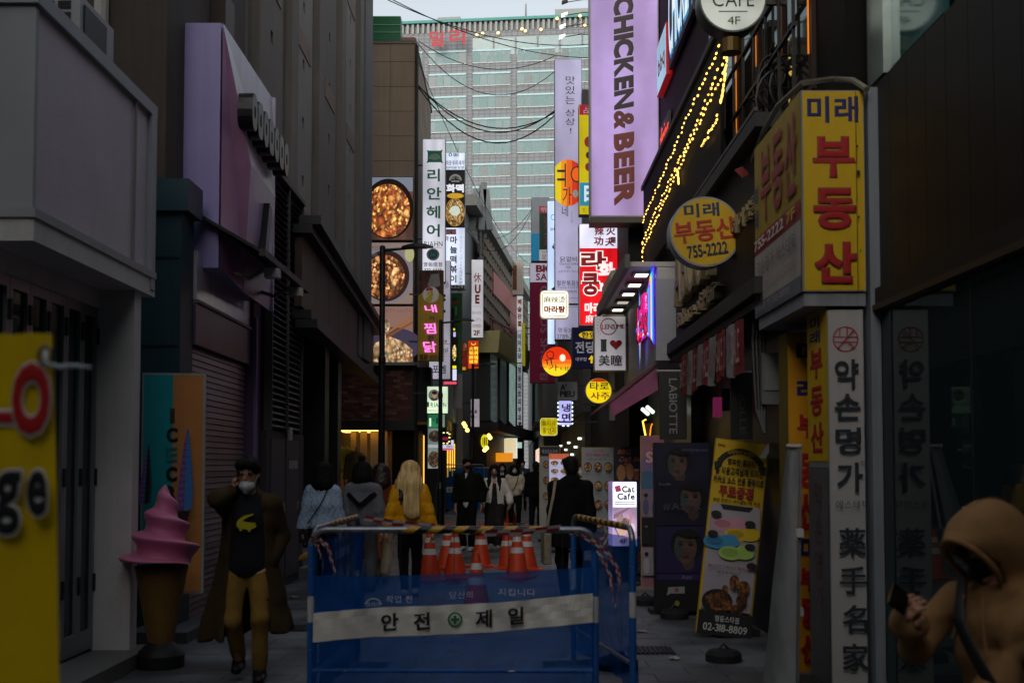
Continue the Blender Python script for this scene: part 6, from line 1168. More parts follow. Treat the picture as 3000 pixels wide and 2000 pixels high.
for i, (u, v, r_, ln_) in enumerate(((1985, 1358, 36, 10), (2022, 1462, 38, -6), (2005, 1600, 42, -8))):
    y0 = (1300, 1408, 1540)[i]; y1 = (1405, 1538, 1675)[i]; s.rect(1921, y0, 2079, y1, P(('#1c1a34', '#16142a', '#241a44')[i])); s.ell('hair', u + 4, v - 8, r_ * 1.15, r_ * 1.1, HR)
    s.ell('neck', u + 8, v + r_ * 1.05, r_ * .42, r_ * .55, P('#493832')); s.ell('face', u, v, r_ * .78, r_ * 1.12, FC); s.ell('teal_light', u - r_ * .5, v + 4, r_ * .28, r_ * .7, FS_)
    for k in (-1, 1): s.ell('eye', u + k * r_ * .34, v - r_ * .18, r_ * .17, r_ * .07, P('#1a1214')); s.ell('brow', u + k * r_ * .34, v - r_ * .36, r_ * .2, r_ * .04, P('#2a1c1a'))
    s.ell('nose', u, v + r_ * .2, r_ * .1, r_ * .14, P('#523e36')); s.ell('lips', u, v + r_ * .58, r_ * .22, r_ * .1, P('#562a2c')); s.poly([(u - r_ * .8, v - r_ * .9), (u, v - r_ * 1.22), (u + r_ * .9, v - r_ * .8), (u + r_ * .3, v - r_ * .62)], HR, 'fringe')
s.text('Estelle', 1928, 1413, 1962, 1421, P('#6a6a72'), .0); s.text('#ASTR', 1940, 1472, 2050, 1494, P('#4a4a5a'), .0); s.text('WATCH ME NOW', 1996, 1316, 2070, 1322, P('#6a6a8a'), .0); s.rect(1921, 1676, 2079, 1694, P('#2c2050')); s.text('Astr', 1992, 1679, 2024, 1691, P('#7a7a9a'), .0); s.rect(1921, 1695, 2079, 1783, P('#121218')); s.poly([(1952, 1722), (1952, 1714), (2000, 1712), (2000, 1732), (1960, 1732), (1948, 1738)], P('#8a8a8c'), 'sticker'); s.ell('sticker_dot', 1977, 1722, 6, 7, P('#8a4a44')); s.ell('sticker_dot', 1978, 1760, 7, 8, P('#8a8040')); stand(s, .7)
s = Sign('chicken_banner', 'leaning yellow event banner with coloured slippers and fried chicken pictures', 'banner', (2067, 1288, 2225, 1858), 10.9, th=.02, bgm=YEL, side=P('#8a7410')); s.root.rotation_euler = (R(-5), R(7), R(-4))
s.ring(2147, 1392, 62, 80, P('#1a150a'), 30, 30, 150, 'ribbon'); s.poly([(2070, 1360), (2098, 1346), (2092, 1372), (2074, 1384)], P('#1a150a'), 'ribbon_tail'); s.poly([(2222, 1360), (2196, 1346), (2202, 1372), (2220, 1384)], P('#1a150a'), 'ribbon_tail'); s.text('새해맞이 EVENT', 2106, 1318, 2190, 1334, P('#b09030'), .0); s.text('bbq', 2076, 1302, 2096, 1314, P('#8a3a20'), .03)
s.text('행복한 홈파티', 2108, 1344, 2190, 1364, INK, .03); s.text('홀 이용고객님께 드리는', 2076, 1370, 2216, 1394, INK, .03); s.text('카카오 소스 전용 플레이트', 2072, 1398, 2220, 1420, INK, .03); s.text('무료증정', 2092, 1424, 2192, 1460, P('#8a1c14'), .05); s.text('매장 방문시 테이블당 1개 한정', 2078, 1464, 2214, 1474, INK, .02)
s.rect(2074, 1480, 2218, 1786, P('#9a949c', rough=.5)); s.poly([(2100, 1481), (2196, 1481), (2186, 1496), (2110, 1496)], BLK, 'tab')
for i, (u, v, c) in enumerate(((2130, 1540, '#c08a9a'), (2170, 1566, '#c9a81a'), (2112, 1592, '#3a86b0'), (2158, 1620, '#9aba5a'))):
    m_ = P(c, rough=.4); m2 = P({'#c08a9a': '#a87080', '#c9a81a': '#a58810', '#3a86b0': '#2a6a90', '#9aba5a': '#7f9e44'}[c]); s.ell('slipper', u - 16, v, 34, 20, m_); s.ell('slipper_toe', u + 24, v - 6, 28, 20, m_); s.ell('slipper_opening', u - 18, v - 3, 24, 11, m2)
for u, v in ((2090, 1512), (2190, 1530), (2086, 1570), (2196, 1596), (2206, 1650)): s.ell('speech_bubble', u, v, 15, 10, BLK)
s.text('BBQ치킨 디핑소스 플레이트', 2082, 1656, 2206, 1666, P('#8a1c14'), .01); s.text('(4종 중 1종 랜덤증정)', 2106, 1674, 2176, 1682, INK, .0); FK = food('#5a3010', '#8a5018', '#a8702c', 26, .0, 11)
s.ell('black_pan', 2118, 1762, 44, 36, BLK)
for u, v, a, b_ in ((2100, 1756, 18, 14), (2128, 1748, 20, 16), (2118, 1774, 20, 14), (2142, 1768, 20, 16), (2160, 1700, 14, 20), (2188, 1714, 18, 20), (2186, 1750, 16, 18), (2136, 1728, 10, 16), (2174, 1778, 20, 14)): s.ell('fried_chicken', u, v, a, b_, FK, 14)
s.rect(2068, 1790, 2224, 1857, BLK); s.text('명동스타점', 2116, 1800, 2184, 1818, P('#b9b9b4'), .02); s.text('02-318-8809', 2084, 1824, 2210, 1846, P('#b9b9b4'), .02)
MB().tube([(0, .03, -s.h / 2), (0, .05, s.h / 2 - .1)], .012, 6).build('pole', P('#3a3b3d'), s.root, local=True); MB().box(-.1, .35, .0, .4, -s.h / 2 - .02, -s.h / 2 + .1).build('base', P('#101112'), s.root, local=True)
p = at(2244, 1316, 10.85); t = thing('white_tag', 'small white card clipped to the leaning yellow banner', 'tag', p); MB().hexa([p + Vector(q) for q in ((-.06, 0, -.07), (-.01, 0, -.09), (.07, 0, .04), (.02, 0, .06))], [p + Vector(q) for q in ((-.06, .004, -.07), (-.01, .004, -.09), (.07, .004, .04), (.02, .004, .06))]).build('card', P('#c9cbce'), t)
g0 = gnd(1850, 1712); t = thing('pavement_ramp', 'pale ribbed ramp board at the foot of the pink banner', 'ramp', g0); bx('board', M('#8d8478', rough=.7, var=.2), t, g0.x - .25, g0.x + .45, g0.y - .6, g0.y + .5, 0, .035)
for i in range(8): bx('rib', M('#8d8478', rough=.7, var=.2), t, g0.x - .22 + i * .085, g0.x - .18 + i * .085, g0.y - .55, g0.y + .45, .035, .042)
for i, (u, v) in enumerate(((1890, 1770), (1976, 1810), (2120, 1935))):
    g0 = gnd(u, v); t = thing('banner_weight', 'black rubber weight block at the foot of the ' + ('pink banner', 'purple cosmetics poster', 'leaning yellow banner')[i], 'weight', g0); MB().lathe([(.15, 0), (.15, .06), (.12, .09), (.04, .1)], g0, 16).build('block', P('#121314', rough=.8), t); MB().tube([g0 + Vector((-.05, 0, .09)), g0 + Vector((0, 0, .14)), g0 + Vector((.05, 0, .09))], .012, 6).build('handle', P('#1c1d1e'), t)
g0 = gnd(1807, 1958); t = thing('barrier_foot_weight', 'black rubber foot block beside the right barrier corner', 'weight', g0); MB().lathe([(.17, 0), (.17, .07), (.1, .1)], g0, 16).build('block', P('#121314', rough=.8), t); MB().lathe([(.06, .1), (.06, .14)], g0, 12).build('socket', P('#2a2b2c'), t)
# rooftop antenna cabinet on the coral building
p = at(1407, 610, 47); t = thing('phone_antenna', 'grey mobile phone antenna panels on the coral building roof', 'antenna', p)
for i, (dx, h, rr2) in enumerate(((-.35, 1.7, .2), (.05, 2.0, .1), (.4, 1.7, -.15))): MB().hexa([p + Vector((dx - .13, 0, -.9)), p + Vector((dx + .13, 0, -.9)), p + Vector((dx + .13, .15, -.9)), p + Vector((dx - .13, .15, -.9))], [p + Vector((dx - .13 + rr2, 0, h - .9)), p + Vector((dx + .13 + rr2, 0, h - .9)), p + Vector((dx + .13 + rr2, .15, h - .9)), p + Vector((dx - .13 + rr2, .15, h - .9))]).build('panel', P('#8a8f92'), t)
MB().tube([p + Vector((0, .2, -2.2)), p + Vector((0, .2, 1))], .05, 8).build('mast', P('#6a6e70'), t)
# plant hanging by the yellow sign

# ---------------------------------------------------------------- drains and litter
for i, (u, v) in enumerate(((1905, 1905), (850, 1840))):
    g0 = gnd(u, v); t = thing('drain_grate', 'iron drain grate in the paving ' + ('near the leaning yellow banner' if i == 0 else 'beside the long coat walker'), 'drain', g0); bx('frame', P('#1b1c1e', rough=.6, metal=.5), t, g0.x - .2, g0.x + .2, g0.y - .2, g0.y + .2, .003, .008)
    for k in range(9): bx('grate_bar', P('#34363a', rough=.5, metal=.7), t, g0.x - .17 + k * .04, g0.x - .15 + k * .04, g0.y - .17, g0.y + .17, .008, .016)
for i, (u, v, c, lb_) in enumerate(((1880, 1850, '#8d8d8a', 'crumpled pale receipt lying on the paving near the poster weight'), (860, 1750, '#9a8f80', 'torn scrap of paper on the paving by the stone step'), (1975, 1930, '#a9a39a', 'flattened paper cup sleeve on the paving near the drain'))):
    g0 = gnd(u, v); mb = MB(); n_ = 5
    for a in range(n_):
        for b in range(n_): mb.v.append((g0.x + (a - 2) * .022 + random.uniform(-.006, .006), g0.y + (b - 2) * .03 + random.uniform(-.006, .006), .006 + random.uniform(0, .018)))
    for a in range(n_ - 1):
        for b in range(n_ - 1): k = a * n_ + b; mb.f.append((k, k + n_, k + n_ + 1, k + 1))
    tag(mb.build('paper_scrap', P(c)), lb_, 'paper')
# ================================================================ people
V3 = lambda *a: np.array(a, float)
def unit(v): return v / (np.linalg.norm(v) + 1e-9)
class SDF:
    """smooth blend of round cones and ellipsoids, skinned as one continuous surface"""
    def __init__(s): s.p = []
    def cap(s, a, b, ra, rb=None, k=.02, sc=(1, 1, 1), sub=False):
        rb = ra if rb is None else rb; a = np.array(a, float); b = np.array(b, float); sc = np.array(sc, float); c = (a + b) / 2
        def f(P):
            q = (P - c) / sc + c; A = (a - c) / sc + c; B = (b - c) / sc + c; ba = B - A; t = np.clip(((q - A) @ ba) / (ba @ ba + 1e-9), 0, 1)
            return (np.linalg.norm(q - A - t[..., None] * ba, axis=-1) - (ra + (rb - ra) * t)) * sc.min()
        m = max(ra, rb) * sc.max() + .05; s.p.append((f, np.minimum(a, b) - m, np.maximum(a, b) + m, k, sub)); return s
    def ell(s, c, r, k=.02, rx=0, sub=False):
        c = np.array(c, float); r = np.array(r, float); ca, sa = math.cos(rx), math.sin(rx)
        def f(P):
            q = P - c
            if rx: q = np.stack([q[..., 0], q[..., 1] * ca + q[..., 2] * sa, -q[..., 1] * sa + q[..., 2] * ca], -1)
            k0 = np.linalg.norm(q / r, axis=-1); k1 = np.linalg.norm(q / (r * r), axis=-1); return k0 * (k0 - 1) / (k1 + 1e-6)
        m = r.max() + .05; s.p.append((f, c - m, c + m, k, sub)); return s
    def fn(s, f, lo, hi, k=.015, sub=False): s.p.append((f, np.array(lo, float), np.array(hi, float), k, sub)); return s
    def mesh(s, res, noise=None):
        lo = np.min([p[1] for p in s.p if not p[4]], 0) - res * 2; hi = np.max([p[2] for p in s.p if not p[4]], 0) + res * 2
        N = np.ceil((hi - lo) / res).astype(int) + 1; ax = [lo[i] + res * np.arange(N[i]) for i in range(3)]; D = np.full(N, .2, np.float32)
        for f, a, b, k, sub in s.p:
            i0 = np.clip(np.floor((a - lo) / res).astype(int) - 1, 0, N); i1 = np.clip(np.ceil((b - lo) / res).astype(int) + 2, 0, N)
            if (i1 <= i0).any(): continue
            G = np.stack(np.meshgrid(ax[0][i0[0]:i1[0]], ax[1][i0[1]:i1[1]], ax[2][i0[2]:i1[2]], indexing='ij'), -1); d = f(G); sl = tuple(slice(i0[i], i1[i]) for i in range(3)); o = D[sl]
            if sub: h = np.clip(.5 - .5 * (o + d) / k, 0, 1); D[sl] = o * (1 - h) + (-d) * h + k * h * (1 - h)
            else: h = np.clip(.5 + .5 * (o - d) / k, 0, 1); D[sl] = o * (1 - h) + d * h - k * h * (1 - h)
        if noise is not None:
            G = np.stack(np.meshgrid(*ax, indexing='ij'), -1); D += noise(G[..., 0], G[..., 1], G[..., 2])
        I = D < 0; acc = {}; nx, ny, nz = N; cid = lambda i, j, k: (i * ny + j) * nz + k
        pos = np.zeros((nx * ny * nz, 3), np.float32); cnt = np.zeros(nx * ny * nz, np.int32); quads = []
        for A in range(3):
            s0 = [slice(None)] * 3; s1 = [slice(None)] * 3; s0[A] = slice(0, -1); s1[A] = slice(1, None); d0, d1 = D[tuple(s0)], D[tuple(s1)]
            e = np.argwhere((d0 < 0) != (d1 < 0)); B, C = (A + 1) % 3, (A + 2) % 3; e = e[(e[:, B] > 0) & (e[:, C] > 0)]
            if len(e) == 0: continue
            a0 = d0[tuple(e.T)]; a1 = d1[tuple(e.T)]; t = a0 / (a0 - a1); p = e.astype(np.float32); p[:, A] += t; cs = []
            for b_, c_ in ((0, 0), (1, 0), (1, 1), (0, 1)):
                g = e.copy(); g[:, B] -= b_; g[:, C] -= c_; ci = cid(g[:, 0], g[:, 1], g[:, 2]); cs.append(ci)
                for q in range(3): pos[:, q] += np.bincount(ci, p[:, q], nx * ny * nz).astype(np.float32)
                cnt += np.bincount(ci, minlength=nx * ny * nz).astype(np.int32)
            Q = np.stack(cs, 1); fl = a0 > 0; Q[fl] = Q[fl][:, ::-1]; quads.append(Q)
        Q = np.concatenate(quads); u, inv = np.unique(Q, return_inverse=True); vs = pos[u] / cnt[u][:, None] * res + lo
        return vs.astype(np.float32), inv.reshape(-1, 4)
    def build(s, name, mat, parent, res, noise=None):
        v, q = s.mesh(res, noise); me = bpy.data.meshes.new(name); me.vertices.add(len(v)); me.vertices.foreach_set('co', v.ravel()); me.loops.add(q.size); me.polygons.add(len(q))
        me.loops.foreach_set('vertex_index', q.ravel().astype(np.int32)); me.polygons.foreach_set('loop_start', np.arange(0, q.size, 4, dtype=np.int32)); me.polygons.foreach_set('loop_total', np.full(len(q), 4, np.int32))
        me.update(calc_edges=True); me.validate(); me.materials.append(mat); me.shade_smooth(); o = bpy.data.objects.new(name, me); COL.objects.link(o); o.parent = parent; return o
def folds(amp, f=1., seed=[0]):
    """uneven creases: a few warped ridged waves in random directions"""
    seed[0] += 1; rg = np.random.RandomState(seed[0]); W = []
    for i in range(6):
        d = rg.normal(size=3) * (.75, .6, 1.0); d /= np.linalg.norm(d); W.append((d * rg.uniform(14, 42) * f, rg.uniform(0, 6), rg.normal(size=3) * 7, rg.uniform(.5, 1)))
    def g(x, y, z):
        r = 0
        for k, ph, w, a_ in W:
            m = np.clip(np.sin(w[0] * x + w[1] * y + w[2] * z + ph * 2) * 1.4, 0, 1); r = r + a_ * m * (np.abs(np.sin((k[0] * x + k[1] * y + k[2] * z) * .5 + ph + .9 * np.sin(w[2] * x + w[0] * z + ph))) - .55)
        return -amp * 1.15 * r
    return g
def drape(amp): return lambda x, y, z: amp * np.sin(np.arctan2(y, x) * 9 + 3 * z) * np.clip((1.0 - z) * 1.6, 0, 1)
def puffs(amp, n): return lambda x, y, z: -amp * np.abs(np.sin(z * n)) + amp * .5
def ik(a, b, l1, l2, pole):
    d = b - a; L = min(np.linalg.norm(d), (l1 + l2) * .999); u = unit(d); b = a + u * L; x = (l1 * l1 - l2 * l2 + L * L) / (2 * L); h = math.sqrt(max(l1 * l1 - x * x, 0)); p = np.array(pole, float); p = unit(p - u * (p @ u)); return a + u * x + p * h, b
SKIN = M('#b58468', rough=.5, var=.1, scale=20); SKIN2 = M('#c4957c', rough=.5, var=.1, scale=20)
class Fig:
    def __init__(s, label, pos, H=1.7, face=0., feet=((.07, 0, 0), (-.07, 0, 0)), hands=((.23, .0, .76), (-.23, .0, .76)), poles=((.4, 1, -.2), (-.4, 1, -.2)), turn=0., nod=0., res=.014, skin=None, lean=0., grp=None, wide=1.):
        s.H = H; s.res = res; s.root = thing('person', label, 'person', pos, R(face), grp); s.skin = skin or SKIN; h = H
        s.hip = [V3(.05 * h * wide, 0, .515 * h), V3(-.05 * h * wide, 0, .515 * h)]; s.knee = []; s.ank = []; s.turn = R(turn); ln = lean
        for i in (0, 1):
            t = V3(*feet[i]) + V3(0, .0, .05 * h); k, a = ik(s.hip[i], t, .245 * h, .24 * h, (0.12 * (1 - 2 * i), -1, .1)); s.knee.append(k); s.ank.append(a)
        s.chest = V3(0, .0 - ln * .6, .71 * h); s.neck = V3(0, .012 - ln, .83 * h); s.head = V3(0, -.012 * h - ln * 1.15, .924 * h - nod * .02)
        s.sh = [V3(.105 * h * wide, .01 - ln * .9, .784 * h), V3(-.105 * h * wide, .01 - ln * .9, .784 * h)]; s.elb = []; s.wr = []
        for i in (0, 1): e, w = ik(s.sh[i], V3(*hands[i]) * V3(1, 1, 1), .165 * h, .15 * h, poles[i]); s.elb.append(e); s.wr.append(w)
        s.nod = nod
    def hp(s, x, y, z):  # head-local point (x left, y back, z up), metres
        c, n = math.cos(s.turn), math.sin(s.turn); cn, sn = math.cos(s.nod), math.sin(s.nod); y2, z2 = y * cn - z * sn * -1 * -1, z
        y2 = y * cn + z * sn * -1; z2 = z * cn + y * sn
        return s.head + V3(x * c - y2 * n, x * n + y2 * c, z2)
    def hand(s, B, i, d, n, curl=.5, fine=True):
        w = s.wr[i]; d = unit(np.array(d, float)); n = unit(np.array(n, float) - d * (np.array(n, float) @ d)); sd = np.cross(d, n) * (1 if i == 0 else -1); q = s.H / 1.72
        for o in (-.026, 0, .026): B.cap(w + sd * o * .5, w + d * .085 * q + sd * o, .016, .014, .012)
        if fine:
            for o, L in ((-.036, .058), (-.012, .075), (.012, .08), (.034, .07)):
                a = w + d * .085 * q + sd * o; d1 = d * math.cos(curl) + n * math.sin(curl); d2 = d * math.cos(curl * 2.2) + n * math.sin(curl * 2.2); m = a + d1 * L * .55; B.cap(a, m, .0095, .009, .004).cap(m, m + d2 * L * .5, .009, .0075, .004)
            a = w + d * .03 + sd * .034; m = a + unit(d * .7 + sd * .6 + n * .35) * .04; B.cap(a, m, .012, .0105, .006).cap(m, m + unit(d * .9 + sd * .1 + n * .5) * .034, .0105, .008, .004)
        else: B.cap(w + d * .08, w + d * .14 + n * .03, .026, .018, .02).cap(w + d * .03 + sd * .03, w + d * .075 + sd * .045 + n * .02, .012, .01, .01)
    def body(s, hd=((0, 0, -1), (0, 0, -1)), hn=((-1, 0, 0), (1, 0, 0)), curl=(.45, .45), fine=False):
        h = s.H; B = SDF(); q = h / 1.72
        B.ell(s.hp(0, .008, .02), (.076 * q, .094 * q, .098 * q)).ell(s.hp(0, -.022, -.045), (.058 * q, .066 * q, .078 * q), .03).cap(s.hp(0, -.088 * q, -.002), s.hp(0, -.104 * q, -.03 * q), .009, .014, .012)
        B.cap(s.hp(0, -.082, -.075 * q), s.hp(0, -.078, -.1 * q), .02, .022, .02)
        for k in (-1, 1): B.ell(s.hp(k * .078 * q, .005, -.01), (.011, .02, .03), .006); B.ell(s.hp(k * .034, -.098 * q, .012), (.017, .012, .009), .008, sub=True); B.ell(s.hp(k * .034, -.083 * q, .012), (.013, .012, .011), .004)
        B.cap(s.hp(-.022, -.088 * q, -.062 * q), s.hp(.022, -.088 * q, -.062 * q), .008, None, .008)
        B.cap(s.neck + V3(0, 0, -.06), s.hp(0, .02, -.06), .056 * q, .052 * q, .03)
        B.cap(V3(0, 0, .53 * h), s.chest, .105 * q, .125 * q, .05, (1.15, .72, 1)).cap(s.chest, s.neck + V3(0, 0, -.06), .12 * q, .07 * q, .05, (1.1, .72, 1)).cap(s.sh[0] * V3(.85, 1, 1), s.sh[1] * V3(.85, 1, 1), .058 * q, None, .05)
        for i in (0, 1):
            B.cap(s.sh[i], s.elb[i], .05 * q, .038 * q, .03).cap(s.elb[i], s.wr[i], .038 * q, .026 * q, .02); s.hand(B, i, hd[i], hn[i], curl[i], fine)
            B.cap(s.hip[i] + V3(0, 0, -.02), s.knee[i], .082 * q, .056 * q, .04).cap(s.knee[i], s.ank[i], .055 * q, .036 * q, .03)
            B.cap(s.ank[i] + V3(0, .02, -.035), s.ank[i] + V3(0, -.15 * q, -.05 * q + .0), .03, .024, .02)
        return B.build('body', s.skin, s.root, s.res)
    def eyes(s, glasses=False):
        for k in (-1, 1):
            p = s.hp(k * .034, -.095 * s.H / 1.72, .012); MB().lathe([(.002, -.006), (.011, -.003), (.011, .003), (.002, .006)], p, 10).build('eye', P('#17110f', rough=.2), s.root, local=True)
            a, b = s.hp(k * .018, -.1, .034), s.hp(k * .052, -.092, .034); MB().tube([a, (Vector(a) + Vector(b)) / 2 + Vector((0, -.004, .005)), b], .004, 5).build('eyebrow', P('#141011'), s.root, local=True)
            if glasses: c = s.hp(k * .036, -.112, .008); MB().tube([(c[0] + .027 * math.cos(t), c[1], c[2] + .024 * math.sin(t)) for t in np.linspace(0, 6.29, 18)], .0022, 5).build('glasses_rim', P('#4a3a2c', rough=.3), s.root, local=True)
        if glasses: MB().tube([s.hp(-.01, -.115, .01), s.hp(.01, -.115, .01)], .002, 5).build('glasses_bridge', P('#4a3a2c'), s.root, local=True)
    def pants(s, mat, loose=1., short=0, res=None, nz=.007):
        h = s.H; q = h / 1.72; T = SDF(); T.cap(V3(0, 0, .585 * h), V3(0, 0, .52 * h), .118 * q * loose ** .4, .125 * q * loose ** .4, .05, (1.18, .82, 1))
        for i in (0, 1):
            a = s.ank[i]; T.cap(s.hip[i], s.knee[i], .096 * q * loose ** .5, .07 * q * loose, .04).cap(s.knee[i], a + V3(0, .01, .03 + short), .07 * q * loose, .056 * q * loose, .03)
        return T.build('trousers', mat, s.root, res or s.res, folds(nz))
    def shoes(s, mat):
        q = s.H / 1.72; T = SDF()
        for i in (0, 1):
            a = s.ank[i]; z0 = a[2] - .05 * s.H; T.cap(V3(a[0], a[1] + .03, z0 + .045), V3(a[0] * 1.05, a[1] - .15 * q, z0 + .036), .047 * q, .042 * q, .03, (1, 1, .85)).cap(a + V3(0, .01, .02), V3(a[0], a[1] + .01, z0 + .05), .045 * q, .05 * q, .03)
        T.fn(lambda P: P[..., 2] + 0 * P[..., 0] - .002, (-1, -1, -.2), (1, 1, .02), .004, True) if min(a[2] for a in s.ank) < .1 else None
        return T.build('shoes', mat, s.root, s.res * .8)
    def top(s, mat, thick=.0, hem=.5, sleeve=1., noise=None, name='jacket', flare=1., open_=None, collar=0., res=None, cuff=0.):
        h = s.H; q = h / 1.72; T = SDF(); t = thick
        T.cap(V3(0, 0, hem * h + .08), s.chest, (.118 + t) * q * flare, .132 * q + t, .06, (1.2, .8, 1)).cap(s.chest, s.neck + V3(0, .01, -.05), .122 * q + t, .066 * q + t * .5, .06, (1.1, .82, 1))
        for i in (0, 1): T.cap(s.neck + V3(0, .012, -.045), s.sh[i] * V3(.95, 1, 1), .06 * q + t * .5, .056 * q + t * .55, .05)
        if sleeve:
            for i in (0, 1):
                e = s.wr[i] + (s.elb[i] - s.wr[i]) * (1 - sleeve); T.cap(s.sh[i], s.elb[i], .062 * q + t * .7, .054 * q + t * .7, .022).cap(s.elb[i], e, .054 * q + t * .7, (.042 + cuff) * q + t * .6, .015)
        if collar: T.cap(s.neck + V3(0, .0, -.03), s.neck + V3(0, .0, collar), .075 * q, .07 * q, .015, (1.05, 1, 1)); T.cap(s.neck + V3(0, -.02, .02), s.neck + V3(0, -.02, .2), .056 * q, .062 * q, .01, sub=True)
        T.fn(lambda P: P[..., 2] - hem * h, (-1, -1, -1), (1, 1, hem * h + .1), .008, True) if True else None
        if open_:
            x0, x1, zz = open_; T.fn(lambda P: np.maximum(np.maximum(np.abs(P[..., 0] - (x0 + x1) / 2) - (x1 - x0) / 2 * np.clip(1.25 - (P[..., 2] - hem * h) / (zz - hem * h) * .75, .3, 1.3), P[..., 1] + .02), P[..., 2] - zz), (x0 - .2, -.5, 0), (x1 + .2, .03, zz + .05), .008, True)
        return T.build(name, mat, s.root, res or s.res, noise)
    def hair(s, mat, style='short', res=None):
        q = s.H / 1.72; T = SDF(); T.ell(s.hp(0, .018, .04), (.092 * q, .108 * q, .098 * q), .02)
        nz = lambda x, y, z: .004 * np.sin(x * 130 + 9 * np.sin(z * 9)) * np.sin(y * 90 + x * 40)
        if style == 'short': T.cap(s.hp(-.05, -.07, .075), s.hp(.05, -.07, .075), .035, None, .03).cap(s.hp(0, .07, -.03), s.hp(0, .06, -.07), .06, .05, .03, (1.2, 1, 1))
        if style == 'bob': T.cap(s.hp(0, .03, .03), s.hp(0, .05, -.13), .118 * q, .14 * q, .03, (1.1, .9, 1)).cap(s.hp(-.04, -.07, .07), s.hp(.04, -.07, .07), .03, None, .03)
        if style == 'bun': T.cap(s.hp(0, .03, .02), s.hp(0, .045, -.07), .116 * q, .124 * q, .03, (1.12, .95, 1)).ell(s.hp(-.0, .05, .165), (.045, .045, .042), .012)
        if style == 'long':
            T.cap(s.hp(0, .03, .02), s.hp(0, .06, -.16), .118 * q, .15 * q, .04, (1.12, .8, 1)).cap(s.hp(.02, .09, -.16), s.hp(-.03, .175, -.5), .145 * q, .09 * q, .04, (1.15, .5, 1))
            nz = lambda x, y, z: .0035 * np.sin(x * 170 + 2 * np.sin(z * 4))
        if style == 'longfront':
            T.cap(s.hp(0, .04, .0), s.hp(0, .06, -.2), .1 * q, .1 * q, .04, (1.1, .7, 1))
            for k in (-1, 1): T.cap(s.hp(k * .075, -.02, .02), s.hp(k * .1, -.05, -.2), .03, .04, .03).cap(s.hp(k * .1, -.05, -.2), s.hp(k * .105, -.09, -.36), .04, .022, .03)
            nz = lambda x, y, z: .004 * np.sin(x * 160 + 3 * np.sin(z * 8))
        if style != 'long': T.ell(s.hp(0, -.105 * q, -.035), (.07 * q, .075 * q, .088 * q), .012, sub=True)
        if style in ('bob', 'longfront'): T.ell(s.hp(0, -.12 * q, -.09), (.085 * q, .08 * q, .13 * q), .012, sub=True)
        return T.build('hair', mat, s.root, res or min(s.res, .011), nz)
    def mask(s, mat, low=0.):
        q = s.H / 1.72; T = SDF().ell(s.hp(0, -.045, -.05 - low), (.064 * q, .062 * q, .05 * q), .01).cap(s.hp(0, -.092, -.015 - low), s.hp(0, -.104, -.05 - low), .008, .012, .03).cap(s.hp(0, -.104, -.05 - low), s.hp(0, -.08, -.095 - low), .012, .016, .03); T.fn(lambda P: ((P - s.hp(0, -.03, 0)) @ unit(s.hp(0, -1, 0) - s.head)), s.head - .2, s.head + .2, .006, True)
        m = T.build('mask', mat, s.root, min(s.res, .01)); 
        for k in (-1, 1): MB().tube([s.hp(k * .06, -.06, -.03 - low), s.hp(k * .08, .0, .0)], .002, 4).build('ear_loop', mat, m, local=True)
        return m
    def wpos(s, p): return Vector(s.root.location) + Euler((0, 0, s.root.rotation_euler.z)).to_matrix() @ Vector(p)
    def strap(s, lb_, pts, w=.03, mat=None, bag=None, bm=None):
        t = thing('shoulder_bag', lb_, 'bag', s.root.location); t.rotation_euler = s.root.rotation_euler; mb = MB(); P3 = [Vector(p) for p in pts]
        mid = [P3[0]]
        for i in range(len(P3) - 1):
            for k in (1, 2, 3): mid.append(P3[i].lerp(P3[i + 1], k / 3))
        sm = [mid[0]] + [(mid[i - 1] + mid[i] * 2 + mid[i + 1]) / 4 for i in range(1, len(mid) - 1)] + [mid[-1]]; mb.tube([(p.x, p.y * 3, p.z) for p in sm], w / 2, 10); mb.v = [(x, y / 3, z) for x, y, z in mb.v]
        mb.build('strap', mat or BLK, t, local=True)
        if bag: c, d = bag; SDF().fn(lambda P: np.max(np.abs(P - V3(*c)) - V3(*d), -1) - .015, V3(*c) - V3(*d) - .06, V3(*c) + V3(*d) + .06).build('bag_body', bm or mat or BLK, t, .012, folds(.003))
        return t
cloth = lambda c, v=.18, sc=14, b=.35: M(c, rough=.9, var=v, scale=sc, bump=b, bscale=260, spec=.15)
HB = M('#100d0c', rough=.75, var=.4, scale=40, spec=.2); WM = M('#c6cacd', rough=.8, var=.06); BM = M('#101114', rough=.8)
